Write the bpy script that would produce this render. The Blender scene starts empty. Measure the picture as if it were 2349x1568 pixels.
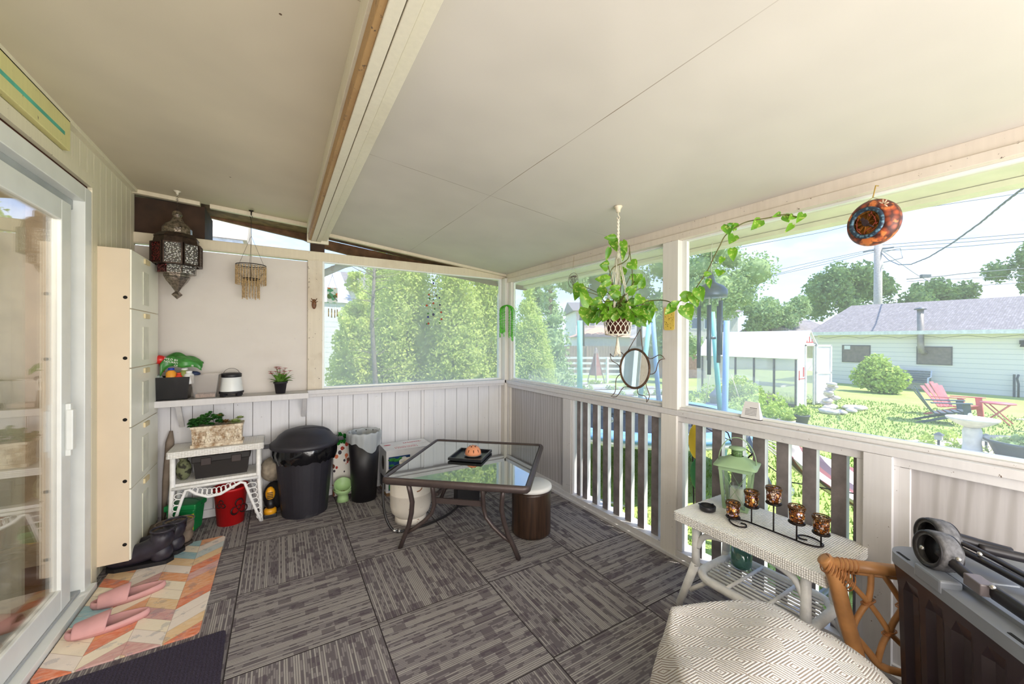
import bpy, math, random
from mathutils import Vector, Matrix
R=math.radians; PI=math.pi
random.seed(7)
scn=bpy.context.scene; COL=scn.collection
# ---------------- camera
cam=bpy.data.cameras.new('camera'); camo=bpy.data.objects.new('camera',cam); COL.objects.link(camo); scn.camera=camo
yaw,pitch,roll=R(31.0912),R(-.135),R(.2625)
fw=Vector((math.sin(yaw)*math.cos(pitch),math.cos(yaw)*math.cos(pitch),math.sin(pitch)))
r0=Vector((math.cos(yaw),-math.sin(yaw),0)); u0=r0.cross(fw)
rt=math.cos(roll)*r0+math.sin(roll)*u0; up=-math.sin(roll)*r0+math.cos(roll)*u0
mw=Matrix((rt,up,-fw)).transposed().to_4x4(); mw.translation=Vector((0,0,1.38)); camo.matrix_world=mw
cam.sensor_width=36; cam.lens=886.53/2349*36; cam.clip_start=.03; cam.clip_end=500
# ---------------- look
scn.view_settings.view_transform='Standard'; scn.view_settings.look='None'; scn.view_settings.exposure=.90; scn.view_settings.gamma=1; scn.view_settings.use_curve_mapping=False
# ---------------- node helper
def lin(c):
    if len(c)==4: c=c[:3]
    if max(c)>1: c=[x/255 for x in c]
    return tuple((x/12.92 if x<.04045 else ((x+.055)/1.055)**2.4) for x in c)+(1,)
class N:
    def __init__(s,name,world=False):
        if world: s.o=bpy.data.worlds.new(name); s.o.use_nodes=True
        else: s.o=bpy.data.materials.new(name); s.o.use_nodes=True
        s.t=s.o.node_tree; s.t.nodes.clear(); s.w=world
    def n(s,typ,ins={},**kw):
        x=s.t.nodes.new(typ)
        for k,v in kw.items(): setattr(x,k,v)
        for k,v in ins.items(): s.put(x.inputs[k],v)
        return x
    def put(s,sock,v):
        if isinstance(v,bpy.types.NodeSocket): s.t.links.new(v,sock)
        elif isinstance(v,bpy.types.Node): s.t.links.new(v.outputs[0],sock)
        else: sock.default_value=v
    def m(s,op,a,b=0,c=0,clamp=False):
        return s.n('ShaderNodeMath',{0:a,1:b,2:c},operation=op,use_clamp=clamp).outputs[0]
    def mix(s,f,a,b,bt='MIX'):
        x=s.n('ShaderNodeMix',data_type='RGBA',blend_type=bt); s.put(x.inputs[0],f); s.put(x.inputs[6],a); s.put(x.inputs[7],b); return x.outputs[2]
    def ramp(s,f,lo,hi,a=(0,0,0,1),b=(1,1,1,1)):
        x=s.n('ShaderNodeValToRGB',{0:f}); e=x.color_ramp.elements; e[0].position=lo; e[0].color=a; e[1].position=hi; e[1].color=b; return x.outputs[0]
    def step(s,f,lo,hi):
        return s.n('ShaderNodeMapRange',{0:f,1:lo,2:hi,3:0.,4:1.}).outputs[0]
    def co(s): return s.n('ShaderNodeTexCoord').outputs['Object']
    def gen(s): return s.n('ShaderNodeTexCoord').outputs['Generated']
    def map(s,v,sc=(1,1,1),rot=(0,0,0),loc=(0,0,0)): return s.n('ShaderNodeMapping',{0:v,1:loc,2:rot,3:sc}).outputs[0]
    def noise(s,v,sc,det=2,rough=.5,out=0): return s.n('ShaderNodeTexNoise',{'Vector':v,'Scale':sc,'Detail':det,'Roughness':rough}).outputs[out]
    def vor(s,v,sc,out=0,**k): return s.n('ShaderNodeTexVoronoi',{'Vector':v,'Scale':sc},**k).outputs[out]
    def xyz(s,v): x=s.n('ShaderNodeSeparateXYZ',{0:v}); return x.outputs[0],x.outputs[1],x.outputs[2]
    def cmb(s,x,y,z=0.): return s.n('ShaderNodeCombineXYZ',{0:x,1:y,2:z}).outputs[0]
    def bump(s,h,st=.3,d=.01): return s.n('ShaderNodeBump',{'Height':h,'Strength':st,'Distance':d}).outputs[0]
    def bsdf(s,col,rough=.6,metal=0,**kw):
        i={'Base Color':col,'Roughness':rough,'Metallic':metal}; i.update({k.replace('_',' '):v for k,v in kw.items()})
        return s.n('ShaderNodeBsdfPrincipled',i).outputs[0]
    def out(s,sh):
        s.n('ShaderNodeOutputWorld' if s.w else 'ShaderNodeOutputMaterial',{'Surface':sh}); return s.o
# ---------------- sky, sun, fill
w=N('sky',True)
d=w.n('ShaderNodeTexCoord').outputs['Generated']; x_,y_,z_=w.xyz(d)
cl=w.noise(w.map(d,(1.2,1.2,4)),3.0,5,.6)
g=w.step(z_,0.,.55)
base=w.mix(g,lin((198,218,248)),lin((122,168,240)))
sk=w.mix(w.m('MULTIPLY',w.step(cl,.46,.72),.6),base,lin((232,239,252)))
scn.world=w.out(w.n('ShaderNodeBackground',{0:sk,1:1.12}).outputs[0])
sun=bpy.data.lights.new('sun','SUN'); sun.energy=3.9; sun.angle=R(.6); sun.color=(1,.95,.86)
so=bpy.data.objects.new('sun',sun); COL.objects.link(so)
so.rotation_euler=Vector((.52,-.76,1.5)).to_track_quat('Z','Y').to_euler(); so.location=(5,-10,12)
def area(name,loc,aim,sx,sy,e,col):
    l=bpy.data.lights.new(name,'AREA'); l.shape='RECTANGLE'; l.size=sx; l.size_y=sy; l.energy=e; l.color=col
    o=bpy.data.objects.new(name,l); COL.objects.link(o); o.location=loc
    o.rotation_euler=(Vector(loc)-Vector(aim)).to_track_quat('Z','Y').to_euler(); return o
area('fill_front',(.45,-1.4,1.35),(.75,3.8,1.2),2.4,1.5,38,(1,.965,.93))  # added fill behind the camera, lifts the whole interior
area('fill_low',(.6,-1.2,.45),(.6,3.0,1.9),2.2,.8,19,(1,.965,.93))  # second added fill, low and tilted up towards the ceiling
area('fill_side',(1.9,-1.2,1.05),(-.9,3.2,1.4),1.2,.9,19,(.96,.98,1))  # added side fill for the left wall and cabinet front, no real source
lp=bpy.data.lights.new('blind_fill','POINT'); lp.energy=60; lp.color=(1,.9,.75); lp.shadow_soft_size=.15; lo=bpy.data.objects.new('blind_fill',lp); COL.objects.link(lo); lo.location=(-2.0,1.9,2.2)  # added point light that brightens the blinds behind the door glass
# ---------------- mesh builder
def rz(a): return Matrix.Rotation(a,4,'Z')
def T(*p): return Matrix.Translation(Vector(p))
class MB:
    def __init__(s): s.v=[];s.f=[];s.m=[];s.s=[]
    def add(s,vs,fs,mi=0,sm=False,M=None):
        o=len(s.v)
        for v in vs: s.v.append(tuple(M@Vector(v)) if M else tuple(v))
        for f in fs: s.f.append(tuple(i+o for i in f)); s.m.append(mi); s.s.append(sm)
        return s
    def box(s,x0,x1,y0,y1,z0,z1,mi=0,M=None):
        v=[(x,y,z) for z in (z0,z1) for y in (y0,y1) for x in (x0,x1)]
        return s.add(v,[(0,2,3,1),(4,5,7,6),(0,1,5,4),(1,3,7,5),(3,2,6,7),(2,0,4,6)],mi,False,M)
    def quadbox(s,b,t,mi=0,sm=False):   # bottom 4 pts, top 4 pts (ccw)
        n=len(b); return s.add(list(b)+list(t),[tuple(range(n-1,-1,-1)),tuple(range(n,2*n))]+[(i,(i+1)%n,n+(i+1)%n,n+i) for i in range(n)],mi,sm)
    def prism(s,poly,z0,z1,mi=0,M=None,sm=False):
        n=len(poly); vs=[(x,y,z0) for x,y in poly]+[(x,y,z1) for x,y in poly]
        s.add(vs,[tuple(range(n-1,-1,-1)),tuple(range(n,2*n))],mi,False,M)
        return s.add(vs,[(i,(i+1)%n,n+(i+1)%n,n+i) for i in range(n)],mi,sm,M)
    def tube(s,pts,r,n=8,mi=0,closed=False,cap=True,flat=None,sm=True,upv=None):
        pts=[Vector(p) for p in pts]; k=len(pts); rr=r if isinstance(r,(list,tuple)) else [r]*k
        vs=[];prev=None
        for i,p in enumerate(pts):
            a=pts[(i-1)%k] if (closed or i>0) else p; b=pts[(i+1)%k] if (closed or i<k-1) else p
            t=(b-a).normalized() if (b-a).length>1e-9 else Vector((0,0,1))
            if prev is None:
                h=Vector(upv) if upv else (Vector((0,0,1)) if abs(t.z)<.9 else Vector((1,0,0)))
                e1=(h-t*h.dot(t)).normalized()
            else: e1=(prev-t*prev.dot(t)).normalized()
            prev=e1; e2=t.cross(e1)
            for j in range(n):
                q=2*PI*(j+.5)/n; f1,f2=(flat if flat else (1,1))
                vs.append(p+e1*math.cos(q)*rr[i]*f1+e2*math.sin(q)*rr[i]*f2)
        fs=[]
        for i in range(k if closed else k-1):
            for j in range(n):
                a=i*n+j;b=i*n+(j+1)%n;c=((i+1)%k)*n+(j+1)%n;d=((i+1)%k)*n+j; fs.append((a,b,c,d))
        if cap and not closed: fs+= [tuple(range(n-1,-1,-1)),tuple((k-1)*n+j for j in range(n))]
        return s.add(vs,fs,mi,sm)
    def lathe(s,prof,c=(0,0,0),n=24,mi=0,M=None,sm=True,sq=None,a0=0,cap=True):
        vs=[];k=len(prof)
        for r,z in prof:
            for j in range(n):
                q=2*PI*j/n+a0; e=1
                if sq: e=1/((abs(math.cos(q-a0))**sq+abs(math.sin(q-a0))**sq)**(1/sq))
                vs.append((c[0]+r*e*math.cos(q),c[1]+r*e*math.sin(q),c[2]+z))
        fs=[(i*n+j,i*n+(j+1)%n,(i+1)*n+(j+1)%n,(i+1)*n+j) for i in range(k-1) for j in range(n)]
        if cap and prof[0][0]>1e-5: fs.append(tuple(range(n-1,-1,-1)))
        if cap and prof[-1][0]>1e-5: fs.append(tuple((k-1)*n+j for j in range(n)))
        return s.add(vs,fs,mi,sm,M)
    def ball(s,c,r,n=10,mi=0,sc=(1,1,1),M=None):
        pr=[(max(1e-6,math.sin(PI*i/(n//2+1)))*1.0,-math.cos(PI*i/(n//2+1))) for i in range(n//2+2)]
        vs=[];m=len(pr)
        for a,z in pr:
            for j in range(n): q=2*PI*j/n; vs.append((c[0]+r*sc[0]*a*math.cos(q),c[1]+r*sc[1]*a*math.sin(q),c[2]+r*sc[2]*z))
        return s.add(vs,[(i*n+j,i*n+(j+1)%n,(i+1)*n+(j+1)%n,(i+1)*n+j) for i in range(m-1) for j in range(n)],mi,True,M)
    def quad(s,a,b,c,d,mi=0): return s.add([a,b,c,d],[(0,1,2,3)],mi)
    def grid(s,fn,nu,nv,mi=0,sm=True,thick=0):
        vs=[fn(i/nu,j/nv) for j in range(nv+1) for i in range(nu+1)]
        return s.add(vs,[(j*(nu+1)+i,j*(nu+1)+i+1,(j+1)*(nu+1)+i+1,(j+1)*(nu+1)+i) for j in range(nv) for i in range(nu)],mi,sm)
    def build(s,name,mats,parent=None,world=False,bevel=0,solid=0,sub=0):
        me=bpy.data.meshes.new(name); vs=s.v
        if world and parent is not None:
            iv=(T(*parent.location)@parent.rotation_euler.to_matrix().to_4x4()).inverted()
            if parent.parent: iv=iv@(T(*parent.parent.location)@parent.parent.rotation_euler.to_matrix().to_4x4()).inverted()
            vs=[tuple(iv@Vector(v)) for v in vs]
        me.from_pydata(vs,[],s.f)
        if not isinstance(mats,(list,tuple)): mats=[mats]
        for m in mats: me.materials.append(m)
        me.polygons.foreach_set('material_index',s.m); me.polygons.foreach_set('use_smooth',s.s); me.update()
        o=bpy.data.objects.new(name,me); COL.objects.link(o)
        if parent is not None: o.parent=parent
        if solid: x=o.modifiers.new('solid','SOLIDIFY'); x.thickness=solid; x.offset=0
        if bevel: x=o.modifiers.new('bevel','BEVEL'); x.width=bevel; x.segments=2; x.limit_method='ANGLE'
        if sub: x=o.modifiers.new('sub','SUBSURF'); x.levels=sub; x.render_levels=sub
        return o
def thing(name,label,cat,loc=(0,0,0),rot=0,group=None):
    o=bpy.data.objects.new(name,None); COL.objects.link(o); o.location=loc; o.rotation_euler=(0,0,rot); o.empty_display_size=.1
    return tag(o,label,cat,group)
def tag(o,label,cat,group=None,kind=None):
    o['label']=label; o['category']=cat
    if group: o['group']=group
    if kind: o['kind']=kind
    return o
def struct(o,label=None,cat=None):
    o['kind']='structure'
    if label: o['label']=label
    if cat: o['category']=cat
    return o
def dup(o,parent=None,loc=None,rot=None,label=None,scale=None):
    c=o.copy(); COL.objects.link(c)
    if parent is not None: c.parent=parent
    for ch in list(o.children): dup(ch,c)
    if loc is not None: c.location=loc
    if rot is not None: c.rotation_euler=(0,0,rot)
    if scale is not None: c.scale=(scale,)*3
    if label: c['label']=label
    return c
def text(s,size,M,mat,name='lettering',parent=None,ext=.0006,align='CENTER'):
    cu=bpy.data.curves.new(name,'FONT'); cu.body=s; cu.size=size; cu.extrude=ext; cu.align_x=align; cu.align_y='CENTER'; cu.resolution_u=3
    t=bpy.data.objects.new('tmp',cu); COL.objects.link(t); dg=bpy.context.evaluated_depsgraph_get()
    me=bpy.data.meshes.new_from_object(t.evaluated_get(dg)); bpy.data.objects.remove(t); me.materials.clear(); me.materials.append(mat)
    iv=Matrix.Identity(4)
    if parent is not None:
        iv=(T(*parent.location)@parent.rotation_euler.to_matrix().to_4x4()).inverted()
        if parent.parent: iv=iv@(T(*parent.parent.location)@parent.parent.rotation_euler.to_matrix().to_4x4()).inverted()
    me.transform(iv@M); me.name=name
    o=bpy.data.objects.new(name,me); COL.objects.link(o)
    if parent is not None: o.parent=parent
    return o
def basis(o,ex,ey):  # text plane at o with axes
    ex=Vector(ex).normalized(); ey=Vector(ey); ey=(ey-ex*ey.dot(ex)).normalized(); ez=ex.cross(ey)
    m=Matrix((ex,ey,ez)).transposed().to_4x4(); m.translation=Vector(o); return m
# ---------------- materials
def mk(name,col,rough=.6,metal=0,var=.12,vs=9,bump=0,bs=120,**kw):
    s=N(name); c=lin(col); v=s.co(); n=s.noise(v,vs,3)
    col2=tuple(x*(1-var*1.6) for x in c[:3])+(1,); col1=tuple(min(1,x*(1+var*.6)) for x in c[:3])+(1,)
    k={}
    if bump: k['Normal']=s.bump(s.noise(v,bs,2),bump,.003)
    k.update(kw)
    return s.out(s.bsdf(s.mix(s.step(n,.3,.7),col2,col1),rough,metal,**k))
def paint(name,col,chip=(95,75,60),amt=.70,stain=.25,grain=(60,60,3),scol=(150,115,70)):
    s=N(name); v=s.co(); g=s.noise(s.map(v,grain),1,3); st=s.noise(v,2.3,4,.65); ch=s.noise(v,38,4,.75)
    c=s.mix(s.step(g,.3,.75),lin(col),tuple(x*.93 for x in lin(col)[:3])+(1,))
    c=s.mix(s.m('MULTIPLY',s.step(st,.52,.8),stain),c,lin(scol))
    c=s.mix(s.step(ch,amt,amt+.03),c,lin(chip))
    return s.out(s.bsdf(c,.55,Normal=s.bump(g,.25,.002)))
WHITE=paint('white_paint',(226,221,214)); WHITE2=paint('white_plank_paint',(228,227,230),stain=.10); CREAM=paint('cream_siding_paint',(228,220,194),stain=.12)
TRIMW=paint('trim_paint',(220,208,184),stain=.35); RAILW=paint('rail_paint',(216,213,213),amt=.67,stain=.15)
def ceilmat(name,lines,col):
    s=N(name); v=s.co(); x,y,z=s.xyz(v); n=s.noise(v,1.1,3,.6)
    c=s.mix(s.step(n,.35,.7),lin(col),lin(tuple(a*.93 for a in col)))
    wob=s.m('MULTIPLY',s.m('SUBTRACT',s.noise(v,1.5,1),.5),.012)
    for ax,val,a0,a1 in lines:
        q=x if ax=='x' else y; o_=y if ax=='x' else x
        d_=s.m('ABSOLUTE',s.m('SUBTRACT',s.m('ADD',q,wob),val)); k=s.m('LESS_THAN',d_,.0016)
        k=s.m('MULTIPLY',k,s.m('MULTIPLY',s.m('GREATER_THAN',o_,a0),s.m('LESS_THAN',o_,a1)))
        c=s.mix(s.m('MULTIPLY',k,s.step(s.noise(v,3,1),.3,.6)),c,lin((120,100,75)))
    sp=s.vor(v,3.1); c=s.mix(s.m('LESS_THAN',sp,.017),c,lin((95,75,55)))
    return s.out(s.bsdf(c,.75))
CEIL_R=ceilmat('ceiling_board_right',[('x',1.08,-2,5),('y',2.05,0,3)],(211,203,192)); CEIL_L=ceilmat('ceiling_board_left',[('y',1.22,-1,1)],(214,202,178))
GREYW=None
def greywood():
    s=N('grey_wood_panel'); v=s.co(); x,y,z=s.xyz(v)
    g=s.noise(s.map(v,(30,30,1.4)),2,5,.6); rg=s.n('ShaderNodeTexWave',{'Vector':s.map(v,(5,5,.55)),'Scale':1.5,'Distortion':9.,'Detail':3.,'Detail Scale':.7},wave_type='RINGS').outputs[1]
    c=s.mix(g,lin((168,163,163)),lin((200,196,196))); c=s.mix(s.m('MULTIPLY',s.step(rg,.4,1),.55),c,lin((152,146,142)))
    return s.out(s.bsdf(c,.6))
GREYW=greywood()
BALU=mk('baluster_grey_paint',(128,120,120),.6,var=.2,vs=14,bump=.4,bs=90)
BALW=mk('baluster_edge_white',(235,235,235),.6)
DARKWOOD=mk('dark_raw_wood',(62,42,28),.85,var=.3); BROWNW=mk('brown_soffit',(118,84,58),.85,var=.3,vs=14)
VINYL=mk('white_vinyl',(232,234,230),.35,var=.03); VGREY=mk('grey_track',(168,172,174),.4,var=.08)
def glassm(name,tint=(1,1,1,1),rough=0,refl=.12,fac=None):
    s=N(name); tr=s.n('ShaderNodeBsdfTransparent',{0:tint}).outputs[0]; gl=s.n('ShaderNodeBsdfGlossy',{0:(1,1,1,1),1:rough}).outputs[0]
    f=s.n('ShaderNodeFresnel',{0:1.5}).outputs[0]
    f=s.m('ADD',s.m('MULTIPLY',f,.55),refl,clamp=True)
    return s.out(s.n('ShaderNodeMixShader',{0:f,1:tr,2:gl}).outputs[0])
def screenm(name,f):
    s=N(name); tr=s.n('ShaderNodeBsdfTransparent').outputs[0]; tl=s.n('ShaderNodeBsdfTranslucent',{0:(.97,.98,1,1)}).outputs[0]; df=s.n('ShaderNodeBsdfDiffuse',{0:(.95,.96,.97,1)}).outputs[0]
    a=s.n('ShaderNodeMixShader',{0:.35,1:tl,2:df}).outputs[0]
    v=s.co(); n=s.noise(v,2.2,3,.6); ff=s.m('ADD',s.m('MULTIPLY',n,f*.5),f*.75)
    return s.out(s.n('ShaderNodeMixShader',{0:ff,1:tr,2:a}).outputs[0])
GLASS=glassm('clear_glass',refl=.02); SCR1=screenm('hazy_screen_mesh',.36); SCR2=screenm('thin_haze_screen_mesh',.16)  # glare haze on the view is put into the mesh as translucent white
BLACK=mk('black_plastic',(30,28,32),.45,var=.15); BLKMET=mk('black_metal',(38,30,30),.4,.6,var=.1)
def carpet():
    s=N('carpet_tiles'); v=s.co(); x,y,z=s.xyz(v); t=.61
    cx=s.m('FLOOR',s.m('DIVIDE',s.m('SUBTRACT',x,1.03-6.1),t)); 
    oy=s.m('MULTIPLY',s.m('SINE',s.m('MULTIPLY',cx,12.9)),.03)
    yy=s.m('ADD',y,oy); cy=s.m('FLOOR',s.m('DIVIDE',s.m('SUBTRACT',yy,1.34-6.1),t))
    par=s.m('MODULO',s.m('ADD',cx,cy),2.)
    al=s.m('ADD',s.m('MULTIPLY',par,x),s.m('MULTIPLY',s.m('SUBTRACT',1,par),y))   # along stripes
    ac=s.m('ADD',s.m('MULTIPLY',par,y),s.m('MULTIPLY',s.m('SUBTRACT',1,par),x))   # across
    row=s.m('FLOOR',s.m('MULTIPLY',ac,112)); fr=s.m('FRACT',s.m('MULTIPLY',ac,112))
    jit=s.n('ShaderNodeTexWhiteNoise',{'W':row},noise_dimensions='1D').outputs[0]
    # solid light pin stripes, dashed stripes
    seg=s.m('FLOOR',s.m('ADD',s.m('MULTIPLY',al,34),s.m('MULTIPLY',jit,17)))
    r2=s.n('ShaderNodeTexWhiteNoise',{'Vector':s.cmb(row,seg,0.)},noise_dimensions='3D').outputs[0]
    blk=s.n('ShaderNodeTexWhiteNoise',{'Vector':s.cmb(s.m('FLOOR',s.m('MULTIPLY',ac,26)),s.m('FLOOR',s.m('MULTIPLY',al,17)),cx)},noise_dimensions='3D').outputs[0]
    pin=s.m('MULTIPLY',s.m('GREATER_THAN',jit,.55),s.m('GREATER_THAN',fr,.35))
    dash=s.m('MULTIPLY',s.m('GREATER_THAN',r2,.45),s.m('GREATER_THAN',fr,.25))
    c=s.mix(s.m('MULTIPLY',dash,.75),lin((108,100,104)),lin((152,146,145)))
    c=s.mix(s.m('MULTIPLY',pin,.9),c,lin((178,172,166)))
    c=s.mix(s.m('MULTIPLY',s.m('GREATER_THAN',blk,.86),.6),c,lin((80,68,78)))
    fx=s.m('FRACT',s.m('DIVIDE',s.m('SUBTRACT',x,1.03-6.1),t)); fy=s.m('FRACT',s.m('DIVIDE',s.m('SUBTRACT',yy,1.34-6.1),t))
    e=s.m('MAXIMUM',s.m('ABSOLUTE',s.m('SUBTRACT',fx,.5)),s.m('ABSOLUTE',s.m('SUBTRACT',fy,.5)))
    c=s.mix(s.m('GREATER_THAN',e,.4955),c,lin((40,32,32)))
    nz=s.noise(v,420,2,.7); st=s.noise(v,2.2,3); c=s.mix(s.m('MULTIPLY',s.step(nz,.45,.65),.28),c,lin((60,52,54))); c=s.mix(s.m('MULTIPLY',s.step(st,.5,.75),.22),c,lin((70,60,60)))
    sd=s.n('ShaderNodeVectorMath',{0:v,1:(1.18,1.52,0)},operation='DISTANCE').outputs[1]; c=s.mix(s.m('MULTIPLY',s.m('SUBTRACT',1,s.step(sd,.008,.03)),.7),c,lin((30,26,28)))
    return s.out(s.bsdf(c,.95,Normal=s.bump(nz,.5,.004)))
# ================= the porch shell
struct(MB().box(-.98,2.3,-1.6,3.86,-.06,0).build('floor',carpet()))
def zl(x): return 2.455-.062*(x+.9)
def zr(x): return 2.325-.108*(x-.36)
m=MB(); y0,y1=-1.6,3.8
m.add([(-.95,y0,zl(-.95)),(.225,y0,zl(.225)),(.225,y1,zl(.225)),(-.95,y1,zl(-.95)),(-.95,y0,zl(-.95)+.02),(.225,y0,zl(.225)+.02),(.225,y1,zl(.225)+.02),(-.95,y1,zl(-.95)+.02)],[(3,2,1,0),(4,5,6,7),(0,1,5,4),(1,2,6,5),(2,3,7,6),(3,0,4,7)])
struct(m.build('ceiling',CEIL_L))
m=MB(); m.add([(.35,y0,zr(.35)),(2.3,y0,zr(2.3)),(2.3,y1,zr(2.3)),(.35,y1,zr(.35)),(.35,y0,zr(.35)+.02),(2.3,y0,zr(2.3)+.02),(2.3,y1,zr(2.3)+.02),(.35,y1,zr(.35)+.02)],[(3,2,1,0),(4,5,6,7),(0,1,5,4),(1,2,6,5),(2,3,7,6),(3,0,4,7)])
struct(m.build('ceiling',CEIL_R))
# roof slab with overhangs
m=MB(); P_=[(-1.6,zl(-1.6)+.03),(.29,zl(.29)+.03),(2.82,zr(2.82)+.06),(2.82,zr(2.82)+.12),(.29,2.62),(-1.6,2.72)]
vs=[(x,-1.9,z) for x,z in P_]+[(x,4.32,z) for x,z in P_]; n=6
m.add(vs,[tuple(range(n)),tuple(range(2*n-1,n-1,-1))]+[(i,n+i,n+(i+1)%n,(i+1)%n) for i in range(n)])
struct(m.build('roof_deck',BROWNW))
m=MB().box(2.80,2.83,-1.9,4.3,2.07,2.2).add([(2.27,-1.9,2.135),(2.8,-1.9,2.10),(2.8,4.3,2.10),(2.27,4.3,2.135)],[(3,2,1,0)]).box(2.74,2.80,-1.9,4.3,2.072,2.1)
struct(m.build('trim_1',mk('fascia_cream',(226,224,196),.5,var=.06)))
# beam: layered boards with a stained strip
STAIN=paint('stained_board',(176,140,92),stain=.8,amt=.62,scol=(120,70,30))
m=MB(); m.box(.216,.236,-1.6,3.8,2.245,2.39,1).box(.236,.274,-1.6,3.8,2.238,2.36).box(.277,.312,-1.6,3.8,2.236,2.36).box(.317,.36,-1.6,3.79,2.252,2.35).box(.205,.218,-1.6,3.8,2.30,2.395,0)
m.box(.205,.375,3.772,3.80,2.225,2.36)
bm=struct(m.build('trim_2',[paint('beam_paint',(226,218,196),stain=.2),STAIN],bevel=.002))
# ---- back wall
m=MB(); x=-.95
while x<2.2:
    x2=min(x+.128,2.2)
    m.box(x+.002,x2-.002,3.80,3.815,0,.92); x=x2
m.box(-.95,2.24,3.815,3.86,0,.92,1).box(.21,.30,3.785,3.80,.06,.9).box(1.255,1.35,3.785,3.80,.06,.9).box(-.95,2.2,3.783,3.80,0,.06)
struct(m.build('wall_back',[WHITE2,mk('plank_gap',(120,112,105),.8)]))
panel=paint('white_plywood',(216,208,200),stain=.1,amt=.715,grain=(3,3,5))
struct(MB().box(-.95,.212,3.822,3.835,.93,2.066).build('wall_back_panel',panel))
struct(MB().box(-.95,2.24,3.80,3.87,2.078,2.158).box(-.95,.30,3.795,3.80,2.085,2.155).build('trim_3',TRIMW,bevel=.002),)
struct(MB().box(.213,.328,3.795,3.87,.92,2.078).build('trim_4',paint('stained_post_paint',(218,206,186),stain=.55,amt=.64),bevel=.002))
struct(MB().box(2.15,2.235,3.72,3.87,0,2.078).box(2.19,2.24,3.66,3.74,0,2.07).build('trim_5',WHITE,bevel=.003))
struct(MB().box(.21,2.17,3.72,3.87,.915,.95).box(.21,2.17,3.735,3.80,.89,.915).box(-.95,.2,3.79,3.87,.915,.945).build('trim_6',RAILW,bevel=.002))
# ceiling-edge trims over the back wall gap
m=MB()
m.add([(-.95,3.76,zl(-.95)-.028),(-.52,3.76,zl(-.52)-.028),(-.52,3.80,zl(-.52)-.028),(-.95,3.80,zl(-.95)-.028),(-.95,3.76,zl(-.95)),(-.52,3.76,zl(-.52)),(-.52,3.80,zl(-.52)),(-.95,3.80,zl(-.95))],[(3,2,1,0),(4,5,6,7),(0,1,5,4),(1,2,6,5),(2,3,7,6),(3,0,4,7)])
m.add([(-.46,3.765,zl(-.46)-.03),(.205,3.765,zl(.205)-.03),(.205,3.80,zl(.205)-.03),(-.46,3.80,zl(-.46)-.03),(-.46,3.765,zl(-.46)),(.205,3.765,zl(.205)),(.205,3.80,zl(.205)),(-.46,3.80,zl(-.46))],[(3,2,1,0),(4,5,6,7),(0,1,5,4),(1,2,6,5),(2,3,7,6),(3,0,4,7)])
m.add([(.375,3.76,zr(.375)-.028),(2.2,3.76,zr(2.2)-.022),(2.2,3.80,zr(2.2)-.022),(.375,3.80,zr(.375)-.028),(.375,3.76,zr(.375)),(2.2,3.76,zr(2.2)),(2.2,3.80,zr(2.2)),(.375,3.80,zr(.375))],[(3,2,1,0),(4,5,6,7),(0,1,5,4),(1,2,6,5),(2,3,7,6),(3,0,4,7)])
struct(m.build('trim_7',TRIMW))
m=MB(); eb=[(-1.5,2.56),(-.5,2.448),(.2,2.357),(.36,2.30),(.6,2.262),(2.3,2.08),(2.8,2.05)]
for (xa,za),(xb,zb) in zip(eb,eb[1:]): m.quadbox([(xa,4.27,za),(xb,4.27,zb),(xb,4.31,zb),(xa,4.31,za)],[(xa,4.27,max(za+.02,zl(xa)+.04 if xa<.3 else zr(xa)+.06)),(xb,4.27,max(zb+.02,zl(xb)+.04 if xb<.3 else zr(xb)+.06)),(xb,4.31,max(zb+.02,zl(xb)+.04 if xb<.3 else zr(xb)+.06)),(xa,4.31,max(za+.02,zl(xa)+.04 if xa<.3 else zr(xa)+.06))])
struct(m.build('roof_edge_board',BROWNW))
struct(MB().box(-.98,-.50,3.84,4.26,2.15,2.42).box(.235,.345,3.80,3.90,2.158,2.24).build('wall_gable_blocking',DARKWOOD))
# window_3 : back opening
def window(nm,frame,pane,scr,bev=.0015):
    f=frame.build(nm,VINYL,bevel=bev); struct(f); p=pane.build('screen',scr,f); return f
fr=MB()
for a in ((.328,.345,3.80,3.83,.95,2.078),(2.125,2.15,3.80,3.83,.95,2.078),(.345,2.125,3.80,3.83,.95,.968),(.345,2.125,3.80,3.83,2.066,2.078)): fr.box(*a)
window('window_3',fr,MB().quad((.345,3.815,.968),(2.125,3.815,.968),(2.125,3.815,2.066),(.345,3.815,2.066)),SCR1)
# ---- right wall : rail, posts, panels, balusters
struct(MB().box(2.165,2.30,-1.6,3.73,.91,.945).box(2.18,2.205,-1.6,3.72,.872,.91).box(2.195,2.25,-1.6,3.70,.945,.962).build('wall_right_rail',RAILW,bevel=.003))
struct(MB().box(2.17,2.30,-1.6,3.72,0,.055).box(2.15,2.17,-1.6,3.72,0,.022).build('baseboard_right',RAILW,bevel=.002))
struct(MB().box(2.163,2.289,1.562,1.676,.001,.909).box(2.172,2.29,1.562,1.676,.946,2.029).build('wall_right_post',WHITE,bevel=.002))
struct(MB().box(2.163,2.29,.552,.645,.0,.909).box(2.185,2.29,.534,.553,.05,.91).box(2.18,2.22,.645,.672,.05,.872).build('wall_right_post',RAILW,bevel=.002))
struct(MB().box(2.178,2.27,2.615,2.725,.056,.871).box(2.18,2.21,1.528,1.562,.056,.871).box(2.18,2.21,1.676,1.69,.056,.871).box(2.185,2.20,2.60,2.615,.056,.871).build('wall_right_post',RAILW,bevel=.002))
struct(MB().box(2.205,2.235,2.72,3.72,.05,.91).box(2.185,2.205,2.725,3.69,.055,.075,1).box(2.185,2.205,3.69,3.72,.05,.9,1).build('wall_right_panel',[GREYW,RAILW]))
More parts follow.
